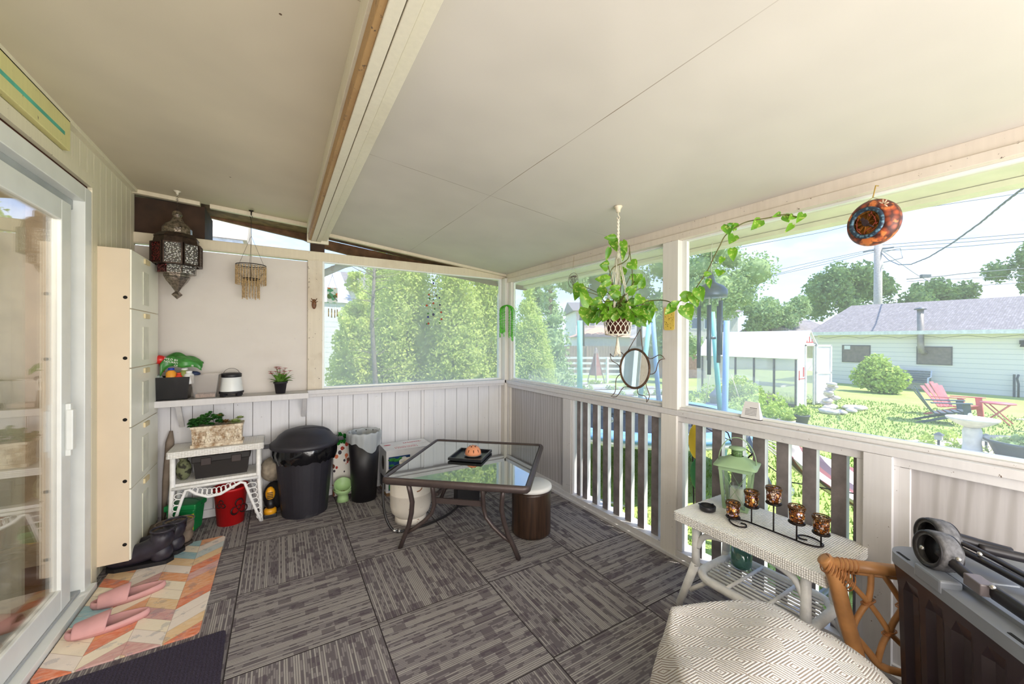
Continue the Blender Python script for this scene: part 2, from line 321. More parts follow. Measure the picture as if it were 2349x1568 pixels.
struct(MB().box(2.205,2.235,-1.6,.54,.05,.91).box(2.185,2.205,-1.6,.505,.055,.08,1).box(2.185,2.205,.505,.535,.055,.87,1).build('wall_right_panel',[GREYW,RAILW]))
def balu(y0,y1,kind):
    m=MB(); x0,x1=2.215,2.25
    v=[(x,y,z) for z in (.05,.9) for y in (y0,y1) for x in (x0,x1)]
    m.add(v,[(0,2,3,1),(4,5,7,6),(1,3,7,5),(3,2,6,7),(2,0,4,6)],0); m.add(v,[(0,1,5,4)],1)
    return m.build('baluster',[BALU,BALW])
b1=[(2.53,2.575),(2.442,2.502),(2.323,2.379),(2.207,2.262),(2.085,2.147),(1.971,2.029),(1.853,1.911),(1.735,1.793),(1.677,1.71)]
b2=[(1.416,1.462),(1.297,1.355),(1.178,1.241),(1.063,1.125),(.952,1.008),(.833,.891),(.718,.775),(.662,.693)]
r1=MB().box(2.21,2.255,1.676,2.62,.885,.91).build('wall_right_balusters',BALU); struct(r1)
r2=MB().box(2.21,2.255,.645,1.565,.885,.91).build('wall_right_balusters',BALU); struct(r2)
for a,b in b1: balu(a,b,0).parent=r1
for a,b in b2: balu(a,b,0).parent=r2
struct(MB().box(2.185,2.30,-1.6,3.74,2.072,2.128).box(2.175,2.30,-1.6,3.74,2.03,2.07).build('trim_8',paint('header_paint',(222,210,196),stain=.2,amt=.66),bevel=.002))
fr=MB()
for a in ((2.215,2.24,1.676,1.70,.962,2.03),(2.215,2.24,3.64,3.665,.962,2.03),(2.215,2.24,1.70,3.64,.962,.976),(2.215,2.24,1.70,3.64,2.018,2.03)): fr.box(*a)
window('window_1',fr,MB().quad((2.23,1.70,.976),(2.23,3.64,.976),(2.23,3.64,2.018),(2.23,1.70,2.018)),SCR1)
fr=MB()
for a in ((2.215,2.24,1.53,1.562,.962,2.03),(2.215,2.24,-1.6,-1.57,.962,2.03),(2.215,2.24,-1.57,1.53,.962,.976),(2.215,2.24,-1.57,1.53,2.018,2.03)): fr.box(*a)
window('window_2',fr,MB().quad((2.23,-1.57,.976),(2.23,1.53,.976),(2.23,1.53,2.018),(2.23,-1.57,2.018)),SCR2)
struct(MB().box(-.95,2.3,-1.66,-1.6,0,2.5).build('wall_front',CREAM))
# ---- house wall with the patio door
m=MB(); y=3.12
m.box(-.96,-.91,3.02,3.88,0,2.46,1).box(-.96,-.91,-1.6,3.02,2.2,2.46,1)
for k in range(8): m.box(-.91,-.9,3.10+k*.09+.0025,3.10+(k+1)*.09-.0025,0,2.45)
k=0; yy=3.10
while yy>-1.6: m.box(-.91,-.9,max(-1.6,yy-.09)+.0025,yy-.0025,2.27,2.45); yy-=.09
m.box(-.905,-.885,3.03,3.10,.0,2.215).box(-.905,-.885,-1.6,3.10,2.215,2.275).box(-.9,-.87,-1.6,3.8,2.43,2.457)
struct(m.build('wall_left',[CREAM,mk('siding_gap',(96,52,34),.8)]))
DX=-.9
m=MB()
for a in ((-.99,-.885,2.94,3.02,.02,2.19),(-.99,-.885,-1.6,2.94,2.11,2.19),(-1.0,-.86,-1.6,3.02,0,.035)): m.box(*a)
m.box(-.99,-.965,2.83,2.94,.035,2.11,1).box(-.955,-.94,2.86,2.94,.035,2.11,1).box(-.99,-.93,-1.6,2.94,2.06,2.11,1).box(-.99,-.90,-1.6,2.94,.035,.05,1)
dr=struct(m.build('door_1',[VINYL,VGREY],bevel=.003))
m=MB()
for a in ((-.94,-.905,2.74,2.84,.05,2.06),(-.94,-.905,-1.6,2.74,1.96,2.06),(-.94,-.905,-1.6,2.74,.05,.16)): m.box(*a)
ss=m.build('door_sash',VINYL,dr,bevel=.004)
MB().box(-.925,-.92,-1.6,2.74,.16,1.96).build('glass_pane',GLASS,dr)
MB().box(-.905,-.885,2.775,2.80,.80,1.06).box(-.90,-.875,2.768,2.807,.83,1.03).build('door_handle',VINYL,dr,bevel=.004)
# room behind the door glass
struct(MB().box(-4,-1.0,-1.6,-1.55,0,2.5).box(-4,-1.0,3.5,3.55,0,2.5).box(-4,-3.95,-1.6,3.5,0,2.5).build('wall_inner',mk('inner_wall',(190,176,150),.8)))
struct(MB().box(-4,-.98,-1.6,3.5,-.04,0).box(-4,-1.0,-1.6,3.5,2.48,2.52).build('floor_inner',mk('inner_floor',(110,84,60),.5)))
vb=thing('vertical_blind','beige vertical blind hanging behind the patio door glass','blind',(-1.08,2.2,2.1))
SL=mk('blind_fabric',(214,208,180),.8,Transmission_Weight=.0)
MB().box(-.02,.02,-1.2,.62,-.03,0).build('head_rail',VINYL,vb)
for i in range(15):
    t_=MB(); M_=T(0,.58-i*.1,0)@rz(R(62 if i%3 else 50)); t_.box(-.045,.045,-.0012,.0012,-2.0,-.03,0,M_); t_.build('slat',SL,vb)
# ================= outdoors
G=-.65
def P3(px,py,d): return Vector((0,0,1.38))+d*(fw+rt*((px-1174.5)/886.53)-up*((py-784)/886.53))
def PG(px,py,g=G):
    q=fw+rt*((px-1174.5)/886.53)-up*((py-784)/886.53); return Vector((0,0,1.38))+q*((g-1.38)/q.z)
def lawn():
    s=N('lawn'); v=s.co(); n=s.noise(v,26,4,.75); b=s.noise(v,.7,3); c=s.mix(s.step(n,.3,.7),lin((126,148,68)),lin((190,206,116)))
    c=s.mix(s.m('MULTIPLY',s.step(b,.45,.7),.35),c,lin((200,208,140)))
    return s.out(s.bsdf(c,.95,Normal=s.bump(n,.6,.03)))
LAWN=lawn()
struct(MB().box(-60,140,-90,110,G-.1,G).build('ground',LAWN))
GR=mk('grass_blades',(152,178,78),.8,var=.3,vs=3)
m=MB()
for i in range(26000):
    x=2.5+random.random()**1.6*15; y=-1.5+random.random()*8.5*(.6+x/25); h=random.uniform(.03,.075); a=random.uniform(0,PI); w_=.006+x*.0007; dx=random.uniform(-.03,.03)
    m.add([(x-w_*math.cos(a),y-w_*math.sin(a),G),(x+w_*math.cos(a),y+w_*math.sin(a),G),(x+dx,y+random.uniform(-.03,.03),G+h)],[(0,1,2)])
tag(m.build('grass',GR),'short sunlit lawn grass growing across the yard beyond the rail','grass',kind='stuff')
def leafm(name,a,b,tr=.25,sc=4):
    s=N(name); v=s.co(); n=s.noise(v,sc,3,.7); c=s.mix(s.step(n,.3,.7),lin(a),lin(b))
    d=s.n('ShaderNodeBsdfDiffuse',{0:c}).outputs[0]; t=s.n('ShaderNodeBsdfTranslucent',{0:c}).outputs[0]
    return s.out(s.n('ShaderNodeMixShader',{0:tr,1:d,2:t}).outputs[0])
CED=leafm('cedar_foliage',(150,182,84),(248,252,164),.5,9); DEC=leafm('dark_tree_foliage',(96,128,84),(140,166,110)); PALE=leafm('pale_tree_foliage',(138,168,110),(188,206,150)); LIME=leafm('lime_foliage',(150,180,80),(206,222,130)); BARK=mk('bark',(110,90,72),.9,var=.3)
CORE=.7
def blobs(m,bl,n,s_,mi=0,seed=1,core=True,flat=1):
    rg=random.Random(seed); tot=sum(b[3]**2 for b in bl)
    for bx,by,bz,r,*e in bl:
        sz=e[0] if e else 1
        if core: m.ball((bx,by,bz),r*CORE,8,mi,(1,1,sz))
        for i in range(int(n*r*r/tot)):
            z=rg.uniform(-1,1); q=rg.uniform(0,2*PI); k=math.sqrt(1-z*z); rr=r*rg.uniform(.6,1.12)
            c=Vector((bx+rr*k*math.cos(q),by+rr*k*math.sin(q),bz+rr*z*sz))
            a=Vector((rg.gauss(0,1),rg.gauss(0,1),rg.gauss(0,1))).normalized(); b=a.cross(Vector((rg.gauss(0,1),rg.gauss(0,1),rg.gauss(0,1)))).normalized()
            s2=s_*rg.uniform(.6,1.3); a*=s2; b*=s2*.6
            m.add([c-a,c-b,c+a,c+b],[(0,1,2,3)],mi)
def tree(name,label,cat,base,bl,n,s_,mat,trunk,group=None,seed=1):
    t=thing(name,label,cat,base,0,group); m=MB(); blobs(m,bl,n,s_,0,seed); m.build('foliage',mat,t)
    k=MB(); k.tube(trunk[0],trunk[1],8); k.build('trunk',BARK,t); return t
def cedar(px,dep,h,r,label,seed,grp='cedars behind the back window'):
    global CORE; CORE=.4
    b=P3(px,870,dep); rg=random.Random(seed); bl=[]
    nlev=int(h/.28)
    for i in range(nlev):
        f=i/(nlev-1); rr=r*(1-.75*f**1.6)*(.75 if i==0 else 1)
        for k in range(5 if f<.8 else 3):
            q=2*PI*k/5+i*.7+rg.uniform(-.3,.3); bl.append((rr*.55*math.cos(q),rr*.55*math.sin(q),.25+f*(h-.4)+rg.uniform(-.1,.1),rr*rg.uniform(.42,.6),1.25))
    return tree('cedar',label,'tree',(b.x,b.y,G),bl,42000,.028,CED,([(0,0,0),(0,0,h*.6)],[.08,.04]),grp,seed)
cedar(815,6.6,3.35,.50,'leftmost cedar behind the back window, its trunk side bare',11)
cedar(935,6.9,4.3,.78,'broad bright green cedar in the middle of the back window',12)
cedar(1045,6.6,4.4,.62,'tall narrow cedar behind the back window, behind the glass bead mobile',13)
cedar(1122,7.1,4.3,.60,'rightmost cedar in the back window, beside the white arch post',14)
cedar(880,8.6,4.9,.75,'cedar set back in the row, filling the gap between two nearer cedars',16)
cedar(1215,9.6,3.4,.72,'cedar seen through the far side window, just right of the porch corner',15,None)
CORE=.7
# bare trunk in the gap
rg=random.Random(4); m=MB(); b=P3(858,870,6.0); m.tube([(0,0,0),(.03,0,1.2),(-.03,.02,2.3),(.02,0,3.6)],[.045,.04,.03,.02],8)
for i in range(40):
    z=rg.uniform(.3,3.3); q=rg.uniform(0,2*PI); l=rg.uniform(.2,.5); m.tube([(0,0,z),(l*.6*math.cos(q),l*.6*math.sin(q),z+.05),(l*math.cos(q),l*math.sin(q),z-.02+rg.uniform(0,.15))],[.008,.006,.003],4)
t=m.build('bare_tree',mk('grey_bark',(120,112,106),.9)); t.location=(b.x,b.y,G); tag(t,'bare greyish trunk with dead twigs standing between two cedars','tree')
# garden arch beside the corner
AW=mk('arch_white',(214,216,216),.6)
ar=thing('garden_arch','pale garden arch with curved grey braces outside the back corner','arch',(2.42,4.25,G)); m=MB()
m.box(-.05,.05,-.05,.05,0,2.62).build('post',AW,ar)
GRB=mk('arch_brace_grey',(166,168,168),.6)
MB().tube([(.05,0,2.45),(.03,0,2.58),(-.02,0,2.72),(-.10,0,2.84),(-.25,0,2.95)],.035,4,flat=(1,.7)).build('brace',GRB,ar)
MB().tube([(-2.20,0,2.60),(-2.03,0,2.70),(-1.85,0,2.80),(-1.65,0,2.87)],.045,4,flat=(1,.7)).build('brace',GRB,ar)
MB().box(-2.32,-2.24,-.05,.05,0,2.7).build('post',AW,ar)
# ---- neighbour buildings seen through the back window
def siding(name,col,pitch=.11):
    s=N(name); v=s.co(); x,y,z=s.xyz(v); f=s.m('FRACT',s.m('DIVIDE',z,pitch)); l=s.m('LESS_THAN',f,.1)
    c=s.mix(s.m('MULTIPLY',l,.45),lin(col),lin((130,135,140))); return s.out(s.bsdf(c,.6,Normal=s.bump(f,.4,.02)))
SIDW=siding('white_lap_siding',(238,240,242)); ROOFG=None
def shingle(name,a,b,sc=(3,3,1)):
    s=N(name); v=s.co(); br=s.n('ShaderNodeTexBrick',{'Vector':v,'Scale':2.2,'Color1':lin(a),'Color2':lin(b),'Mortar':lin(tuple(q*.8 for q in a)),'Mortar Size':.012,'Brick Width':.45,'Row Height':.16}).outputs[0]
    n=s.noise(s.map(v,(1,5,5)),2.5,4); return s.out(s.bsdf(s.mix(s.step(n,.3,.75),br,lin(tuple(q*.86 for q in a))),.9))
ROOFG=shingle('grey_shingles',(140,132,132),(168,160,158))
def house(name,label,loc,rot,sx,sy,h,rh,wallm,roofm,ov=.35,wins=(),gable='x',cat='house',winm=None):
    t=thing(name,label,cat,loc,rot); MB().box(0,sx,0,sy,0,h).build('wall',wallm,t)
    m=MB(); o=ov
    if gable=='x':   # ridge along x
        a=[(-o,-o,h),(sx+o,-o,h),(sx+o,sy/2,h+rh),(-o,sy/2,h+rh),(sx+o,sy+o,h),(-o,sy+o,h)]
        m.add(a,[(0,1,2,3),(3,2,4,5),(0,3,5),(1,4,2),(0,5,4,1)])
    elif gable=='y':
        a=[(-o,-o,h),(sx/2,-o,h+rh),(sx+o,-o,h),(-o,sy+o,h),(sx/2,sy+o,h+rh),(sx+o,sy+o,h)]
        m.add(a,[(0,1,4,3),(1,2,5,4),(0,2,1),(3,4,5),(0,3,5,2)])
    else:
        k=min(sx,sy)/2
        a=[(-o,-o,h),(sx+o,-o,h),(sx+o,sy+o,h),(-o,sy+o,h),(k,k,h+rh),(sx-k,sy-k,h+rh)]
        m.add(a,[(0,1,5,4),(1,2,5),(2,3,4,5),(3,0,4),(0,3,2,1)])
    m.build('roof',roofm,t)
    for (x,y,z,ww,wh,f) in wins:
        if f=='s': fr=MB().box(x,x+ww,y-.04,y,z,z+wh).build('window',VINYL,t); MB().box(x+.06,x+ww-.06,y-.05,y-.03,z+.06,z+wh-.06).build('pane',winm or WINP,fr)
        else: fr=MB().box(x-.04,x,y,y+ww,z,z+wh).build('window',VINYL,t); MB().box(x-.05,x-.03,y+.06,y+ww-.06,z+.06,z+wh-.06).build('pane',winm or WINP,fr)
    return t
WINP=mk('window_pane_dark',(120,132,150),.2)
house('shed','white lap-sided shed seen at the left edge of the back window',(-5,9.2,G),0,6.35,4,2.85,1.0,SIDW,mk('shed_roof',(190,190,196),.7),.05,(),'x','shed')
house('house','two storey pale house with low grey roof behind the cedars',(-5,17,G),0,9.5,6,4.1,1.2,mk('pale_stucco',(226,226,230),.8),ROOFG,.4,[(6.55,0,2.9,.55,.8,'s')],'x')
house('house','tan-roofed house glimpsed through the gap above the plywood panel',(-4.2,13.6,G),0,3.3,3,4.9,1.05,mk('pale_stucco_wall',(226,226,230),.8),mk('tan_shingles',(206,188,168),.9,var=.3,vs=3),.1,(),'x')
# ---- garage
SIDG=siding('garage_siding',(238,232,224),.2)
ga=thing('garage','long white sided garage with grey shingle roof across the lawn','garage',(24,-7,G))
MB().box(0,8,0,16.0,0,2.42).build('wall',SIDG,ga)
m=MB(); h=2.52; m.add([(-.35,-.5,h),(-.35,16.35,h),(4,15.9,h+1.62),(4,-.5,h+1.55),(8.3,16.35,h),(8.3,-.5,h)],[(0,3,2,1),(1,2,4),(3,5,4,2),(0,5,3),(0,1,4,5)]); m.build('roof',ROOFG,ga)
MB().box(-.40,-.33,-.5,16.35,2.40,2.56).box(-.33,0,-.5,16.3,2.40,2.43).build('gutter',mk('gutter_white',(232,234,228),.5),ga)
SCB=mk('brown_window_mesh',(132,120,112),.8,var=.15)
for y_,w_,z_,h_ in ((13.90,1.08,1.07,.84),(11.30,1.06,1.10,.78)):
    f=MB().box(-.03,.0,y_,y_+w_,z_,z_+h_).build('window_frame',mk('dark_frame',(96,92,92),.6),ga); MB().box(-.04,-.03,y_+.04,y_+w_-.04,z_+.04,z_+h_-.04).build('window_screen',SCB,f)
MB().box(-.06,-.03,14.65,14.88,1.70,1.88).build('vent_box',VINYL,ga)
PIPE=mk('rusty_pipe',(170,160,152),.5,.5,var=.3,vs=3); 
f=MB().tube([(-.25,12.2,3.45),(-.25,12.18,1.85),(-.22,12.16,1.66),(-.05,12.1,1.62)],.11,12).build('chimney_pipe',PIPE,ga); MB().lathe([(.05,0),(.2,.02),(.2,.06),(.03,.12)],(-.25,12.2,3.45),12).build('chimney_cap',mk('cap_metal',(110,112,118),.5,.6),f)
MB().box(-.12,-.02,9.45,9.6,2.0,2.15).lathe([(.09,0),(.05,.16),(.02,.18)],(-.16,9.5,1.9),10).build('wall_lamp',BLACK,ga)
m=MB(); pts=[]
for i in range(49): pts.append((-.2,-.0+i*.33,2.30+.05*math.sin(i*PI/2.)))
m.tube(pts,.012,4).build('string_light',mk('cord_grey',(96,96,96),.8),ga)
# bench, iron stake, bush
bn=thing('garden_bench','dark slatted garden bench against the garage behind the bush','bench',(23.5,5.5,G)); DKB=mk('bench_wood',(120,124,128),.7,var=.2)
for k in range(5): MB().box(.15+k*.012,.19+k*.012,-.65,.65,.38+k*.095,.45+k*.095).build('back_slat',DKB,bn)
for k in range(4): MB().box(-.3+k*.11,-.22+k*.11,-.65,.65,.34,.37).build('seat_slat',DKB,bn)
for s_ in (-1,1): MB().tube([(-.3,s_*.66,0),(-.32,s_*.66,.3),(-.3,s_*.66,.55),(.1,s_*.66,.58),(.2,s_*.66,.85)],.03,6).tube([(.15,s_*.66,0),(.1,s_*.66,.35),(-.3,s_*.66,.35)],.028,6).build('bench_end',mk('white_iron',(226,226,226),.6),bn)
st=MB().tube([(0,0,0),(0,0,.5),(-.04,.03,.7),(0,0,.86)],.03,6).box(-.03,.03,.07,.13,0,.86).build('iron_stand',mk('dark_iron',(70,78,88),.6)); st.location=(23.8,2.6,G); tag(st,'dark cast iron stand leaning on the garage wall at far right','stand')
b=Vector((20.9,5.75,G)); bl=[(.0,.0,.75,.55),(-.1,.45,.6,.42),(0,-.45,.6,.45),(.1,.1,1.15,.4),(-.1,-.2,.4,.5),(.05,.35,1.0,.3)]
tree('shrub','rounded light green shrub on the lawn in front of the garage','shrub',tuple(b),bl,4200,.07,LIME,([(0,0,0),(0,0,.5)],.03),None,31)
# ---- adirondack chairs
def adirondack(label,loc,rot,mat,grp='adirondack chairs on the lawn'):
    t=thing('adirondack_chair',label,'chair',loc,rot,grp)
    for k in range(5):
        a=(k-2)*.11; w_=.125
        y0,y1=(k-2)*.105,(k-2)*.16; hh=.92-abs(k-2)*.055
        p=lambda f,y,dx=0:(-.28-.33*f+dx,y,.26+(hh-.26)*f)
        wt=.07;wb=.05
        MB().quadbox([p(0,y0-wb),p(0,y0+wb),p(0,y0+wb,.022),p(0,y0-wb,.022)],[p(1,y1-wt),p(1,y1+wt),p(1,y1+wt,.022),p(1,y1-wt,.022)]).build('back_slat',mat,t,bevel=.01)
    for k in range(5): MB().box(-.28+k*.115,-.18+k*.115,-.27,.27,.25+k*.022,.275+k*.022).build('seat_slat',mat,t,bevel=.006)
    for s_ in (-1,1):
        MB().quadbox([(-.35,s_*.33-.06,.52),(.34,s_*.33-.07,.56),(.34,s_*.33+.07,.56),(-.35,s_*.33+.06,.52)],[(-.35,s_*.33-.06,.545),(.34,s_*.33-.07,.585),(.34,s_*.33+.07,.585),(-.35,s_*.33+.06,.545)]).build('armrest',mat,t,bevel=.008)
        MB().quadbox([(.24,s_*.30-.015,0),(.36,s_*.30-.015,0),(.36,s_*.30+.015,0),(.24,s_*.30+.015,0)],[(.18,s_*.30-.015,.56),(.31,s_*.30-.015,.56),(.31,s_*.30+.015,.56),(.18,s_*.30+.015,.56)]).build('front_leg',mat,t)
        MB().quadbox([(-.62,s_*.27-.015,0),(-.50,s_*.27-.015,0),(.28,s_*.27-.015,.27),(.28,s_*.27-.015,.36)][::1],[(-.62,s_*.27+.015,0),(-.50,s_*.27+.015,0),(.28,s_*.27+.015,.27),(.28,s_*.27+.015,.36)]).build('rear_leg',mat,t)
    return t
CHD=mk('dark_green_plastic',(84,98,106),.5); CHR=mk('red_plastic',(226,120,120),.5)
adirondack('dark grey-green adirondack chair on the lawn, its back to the porch',(14.45,2.66,G),R(-70),CHD)
adirondack('red adirondack chair behind the dark green one on the lawn',(15.9,2.75,G),R(-112),CHR)
adirondack('dark grey-green adirondack chair cut off by the right edge of the view',(14.7,.9,G),R(118),CHD)
t=thing('folding_table','small red folding table beside the red adirondack chair','table',(15.6,2.02,G))
MB().lathe([(.3,0),(.3,.03)],(0,0,.5),20).build('tabletop',CHR,t)
for s_ in (-1,1):
    for k in (-1,1): MB().tube([(k*.2,s_*.22,0),(k*.2,-s_*.2,.5)],.015,6).build('leg',CHR,t)
# bird bath
CON=mk('pale_concrete',(232,226,218),.8,var=.1)
bb=thing('bird_bath','white concrete bird bath on a fluted pedestal beyond the rail','bird bath',(10.35,1.62,G))
MB().lathe([(.2,0),(.19,.05),(.13,.08),(.11,.3),(.12,.5),(.1,.56)],(0,0,0),24).build('pedestal',CON,bb); MB().lathe([(.08,.56),(.2,.62),(.31,.70),(.32,.73),(.29,.73),(.15,.66),(.001,.65)],(0,0,0),28).build('bowl',CON,bb)
t=MB().ball((0,0,.05),.05,8,0,(1.3,.8,.8)).ball((.05,0,.10),.03,8).tube([(-.05,0,.05),(-.13,0,.09)],[.02,.01],6).build('bird_figurine',CON); t.location=(10.4,1.66,G+.67); tag(t,'little white bird figurine perched in the bird bath bowl','figurine')
SLM=mk('solar_dark',(96,104,108),.5)
def solar(px,py,label):
    p=PG(px,py); t=thing('solar_light',label,'garden light',tuple(p),0,'solar path lights around the flower bed')
    MB().tube([(0,0,0),(0,0,.2)],.018,6).build('stake',SLM,t); MB().box(-.05,.05,-.05,.05,.2,.29).build('lamp',mk('frosted_lens',(190,196,196),.3),t); MB().lathe([(.1,.29),(.02,.34)],(0,0,0),4,sm=False,a0=PI/4).build('lamp_cap',SLM,t)
solar(2153,1032,'solar path light left of the bird bath'); solar(2262,1036,'solar path light right of the bird bath'); solar(2300,1062,'lowest solar path light, in front of the black tub')
tb=thing('planter_tub','wide black tub of water plants at the right of the bird bath','planter',(10.55,1.0,G)); MB().lathe([(.34,0),(.48,.36),(.53,.38),(.53,.41),(.48,.41),(.46,.34),(.001,.33)],(0,0,0),28).build('tub',mk('tub_grey',(84,96,100),.5),tb)
m=MB(); blobs(m,[(0,0,.36,.40,.25),(.1,.1,.40,.2,.4)],500,.045,0,5,False); m.build('foliage',PALE,tb)
# flower bed of gravel
s=N('gravel'); v=s.co(); c=s.mix(s.step(s.noise(v,30,3,.8),.35,.65),lin((196,176,140)),lin((240,228,208))); GRV=s.out(s.bsdf(c,.9))
poly=[(9.6,3.0),(10.6,2.7),(12.2,2.3),(12.6,1.2),(11.8,.2),(10.0,-.2),(8.6,.8),(8.4,2.2)]
tag(MB().prism(poly,G,G+.03).build('flower_bed',GRV),'beige gravel flower bed around the bird bath','gravel bed',kind='stuff')
m=MB(); rg=random.Random(3)
blobs(m,[(rg.uniform(9,12),rg.uniform(0,2.5),G+.1,rg.uniform(.08,.16)) for _ in range(22)],1800,.035,0,6,False); tag(m.build('ground_cover',LIME),'low flowering ground cover in the gravel bed','plants',kind='stuff')
poly=[(15.2,3.9),(17.5,3.2),(19.5,2.0),(20,.5),(17,.5)]
tag(MB().prism([(x+1.5,y-2.0) for x,y in poly],G,G+.025).build('flower_bed',GRV),'small tan gravel patch on the lawn at far right','gravel bed',kind='stuff')
# ---- greenhouse
GHW=mk('greenhouse_white',(240,236,234),.6,var=.08); FILM=None
s=N('greenhouse_film'); a=s.bsdf(lin((246,242,244)),.5); tr=s.n('ShaderNodeBsdfTransparent').outputs[0]; tl=s.n('ShaderNodeBsdfTranslucent',{0:(.95,.95,1,1)}).outputs[0]
n=s.noise(s.co(),1.3,3); FILM=s.out(s.n('ShaderNodeMixShader',{0:s.m('ADD',.3,s.m('MULTIPLY',n,.25)),1:tr,2:s.n('ShaderNodeMixShader',{0:.5,1:a,2:tl}).outputs[0]}).outputs[0])
GHR=s=N('greenhouse_roof_film'); s=GHR; v=s.co(); x,y,z=s.xyz(v); c=s.mix(s.step(s.noise(s.map(v,(1,2,1)),1.6,3),.4,.7),lin((246,240,242)),lin((214,206,210))); a=s.bsdf(c,.5); GHR=s.out(a)
REDP=mk('red_paint_marks',(214,90,90),.6); POST=mk('grey_glazing_bar',(130,122,124),.7)
gh=thing('greenhouse','white homemade greenhouse with steep film roof and open door','greenhouse',(13.77,5.7,G)); W_,L_,hw,hr=1.65,3.35,1.54,2.40
MB().add([(-.06,-.05,hw-.03),(W_/2,-.05,hr),(W_/2,L_,hr),(-.06,L_,hw-.03),(W_+.06,-.05,hw-.03),(W_+.06,L_,hw-.03)],[(0,1,2,3),(1,4,5,2)]).build('roof',GHR,gh,solid=.03)
m=MB().box(-.02,.04,-.02,.04,0,hw).box(W_-.03,W_+.03,-.02,.04,0,hw).box(.52,.58,-.03,.02,0,1.95).box(1.12,1.18,-.03,.02,0,1.95).box(.52,1.18,-.03,.02,1.92,1.98)
m.add([(.0,0,0),(.54,0,0),(.54,0,hw+.55),(0,0,hw)],[(0,1,2,3)]).add([(1.16,0,0),(W_,0,0),(W_,0,hw),(1.16,0,hw+.5)],[(0,1,2,3)]).add([(.5,0,1.98),(1.2,0,1.98),(1.16,0,hw+.5),(W_/2,0,hr),(.5,0,hw+.5)],[(0,1,2,3,4)])
m.build('gable_wall',GHW,gh)
MB().box(.12,.16,-.012,-.004,.85,1.15).box(.4,.46,-.012,-.004,.95,1.25).box(.1,.5,-.012,-.004,.88,.90).box(.6,1.1,-.012,-.004,2.02,2.05).box(.80,.84,-.012,-.004,2.05,2.22).box(.64,.67,-.012,-.004,2.05,2.14).box(.98,1.01,-.012,-.004,2.05,2.14).build('red_trim',REDP,gh)
for k in range(6):
    yy=k*.62; MB().box(-.03,.02,yy,yy+.05,0,hw).build('glazing_bar',POST,gh)
MB().box(-.03,.02,0,L_,hw-.04,hw).box(-.03,.02,0,L_,0,.1).build('side_rail',POST,gh)
MB().quad((0,0,.1),(0,L_,.1),(0,L_,hw),(0,0,hw)).quad((W_,0,.1),(W_,L_,.1),(W_,L_,hw),(W_,0,hw)).quad((0,L_,0),(W_,L_,0),(W_,L_,hw),(0,L_,hw)).build('side_film',FILM,gh)
d_=MB().box(0,.06,-.02,.02,0,1.9).box(.58,.64,-.02,.02,0,1.9).box(0,.64,-.02,.02,1.84,1.9).box(0,.64,-.02,.02,.95,1.02).box(0,.64,-.02,.02,0,.06).build('door',GHW,gh); d_.location=(1.18,-.05,.06); d_.rotation_euler=(0,0,R(-18))
MB().quad((.06,0,.06),(.58,0,.06),(.58,0,1.84),(.06,0,1.84)).build('door_film',GHR,d_)
MB().box(.35,1.3,.6,2.8,.55,.6).build('shelf',GHW,gh)
t=MB().lathe([(.14,0),(.18,.3)],(0,0,0),16).build('yellow_tub',mk('yellow_plastic',(232,196,90),.5)); t.location=(14.1,6.7,G); tag(t,'yellow tub standing inside the greenhouse','tub')
# rocks
RK=mk('pale_rock',(222,212,206),.9,var=.2,vs=5)
rg=random.Random(9); spots=[]; RO=[]
for k in range(9): spots.append((14.55+rg.uniform(-.12,.12),5.15+rg.uniform(-.1,.1),G+.08+k*.085,.17-.006*k))
for k in range(13): spots.append((rg.uniform(13.2,15.3),rg.uniform(4.5,5.1),G+.06,rg.uniform(.1,.2)))
for i,(x,y,z,r) in enumerate(spots):
    m=MB(); q=rg.uniform(0,3); m.ball((0,0,0),r,8,0,(1.2,.9,.5),rz(q)); 
    m.v=[tuple(c*(1+rg.uniform(-.12,.12)) for c in v_) for v_ in m.v]
    o=m.build('rock',RK); o.location=(x,y,z); tag(o,'cairn rock by the greenhouse door, %s'%(['the lowest','second from the bottom','third from the bottom','fourth from the bottom','in the very middle of the stack','fourth from the top','third from the top','second from the top','the topmost'][i]) if i<9 else 'loose','rock','rocks of the cairn' if i<9 else 'loose rocks by the greenhouse'); RO.append(o)
LR=sorted(RO[9:],key=lambda o:(o.location-camo.matrix_world.translation).dot(rt)/(o.location-camo.matrix_world.translation).dot(fw)); OR_=['leftmost','second','third','fourth','fifth','sixth','seventh','eighth','ninth','tenth','eleventh','twelfth','rightmost']
for o,w_ in zip(LR,OR_): o['label']='loose pale rock on the grass by the greenhouse corner, %s from the left'%w_ if w_[-4:]!='most' else '%s of the loose pale rocks on the grass by the greenhouse corner'%w_
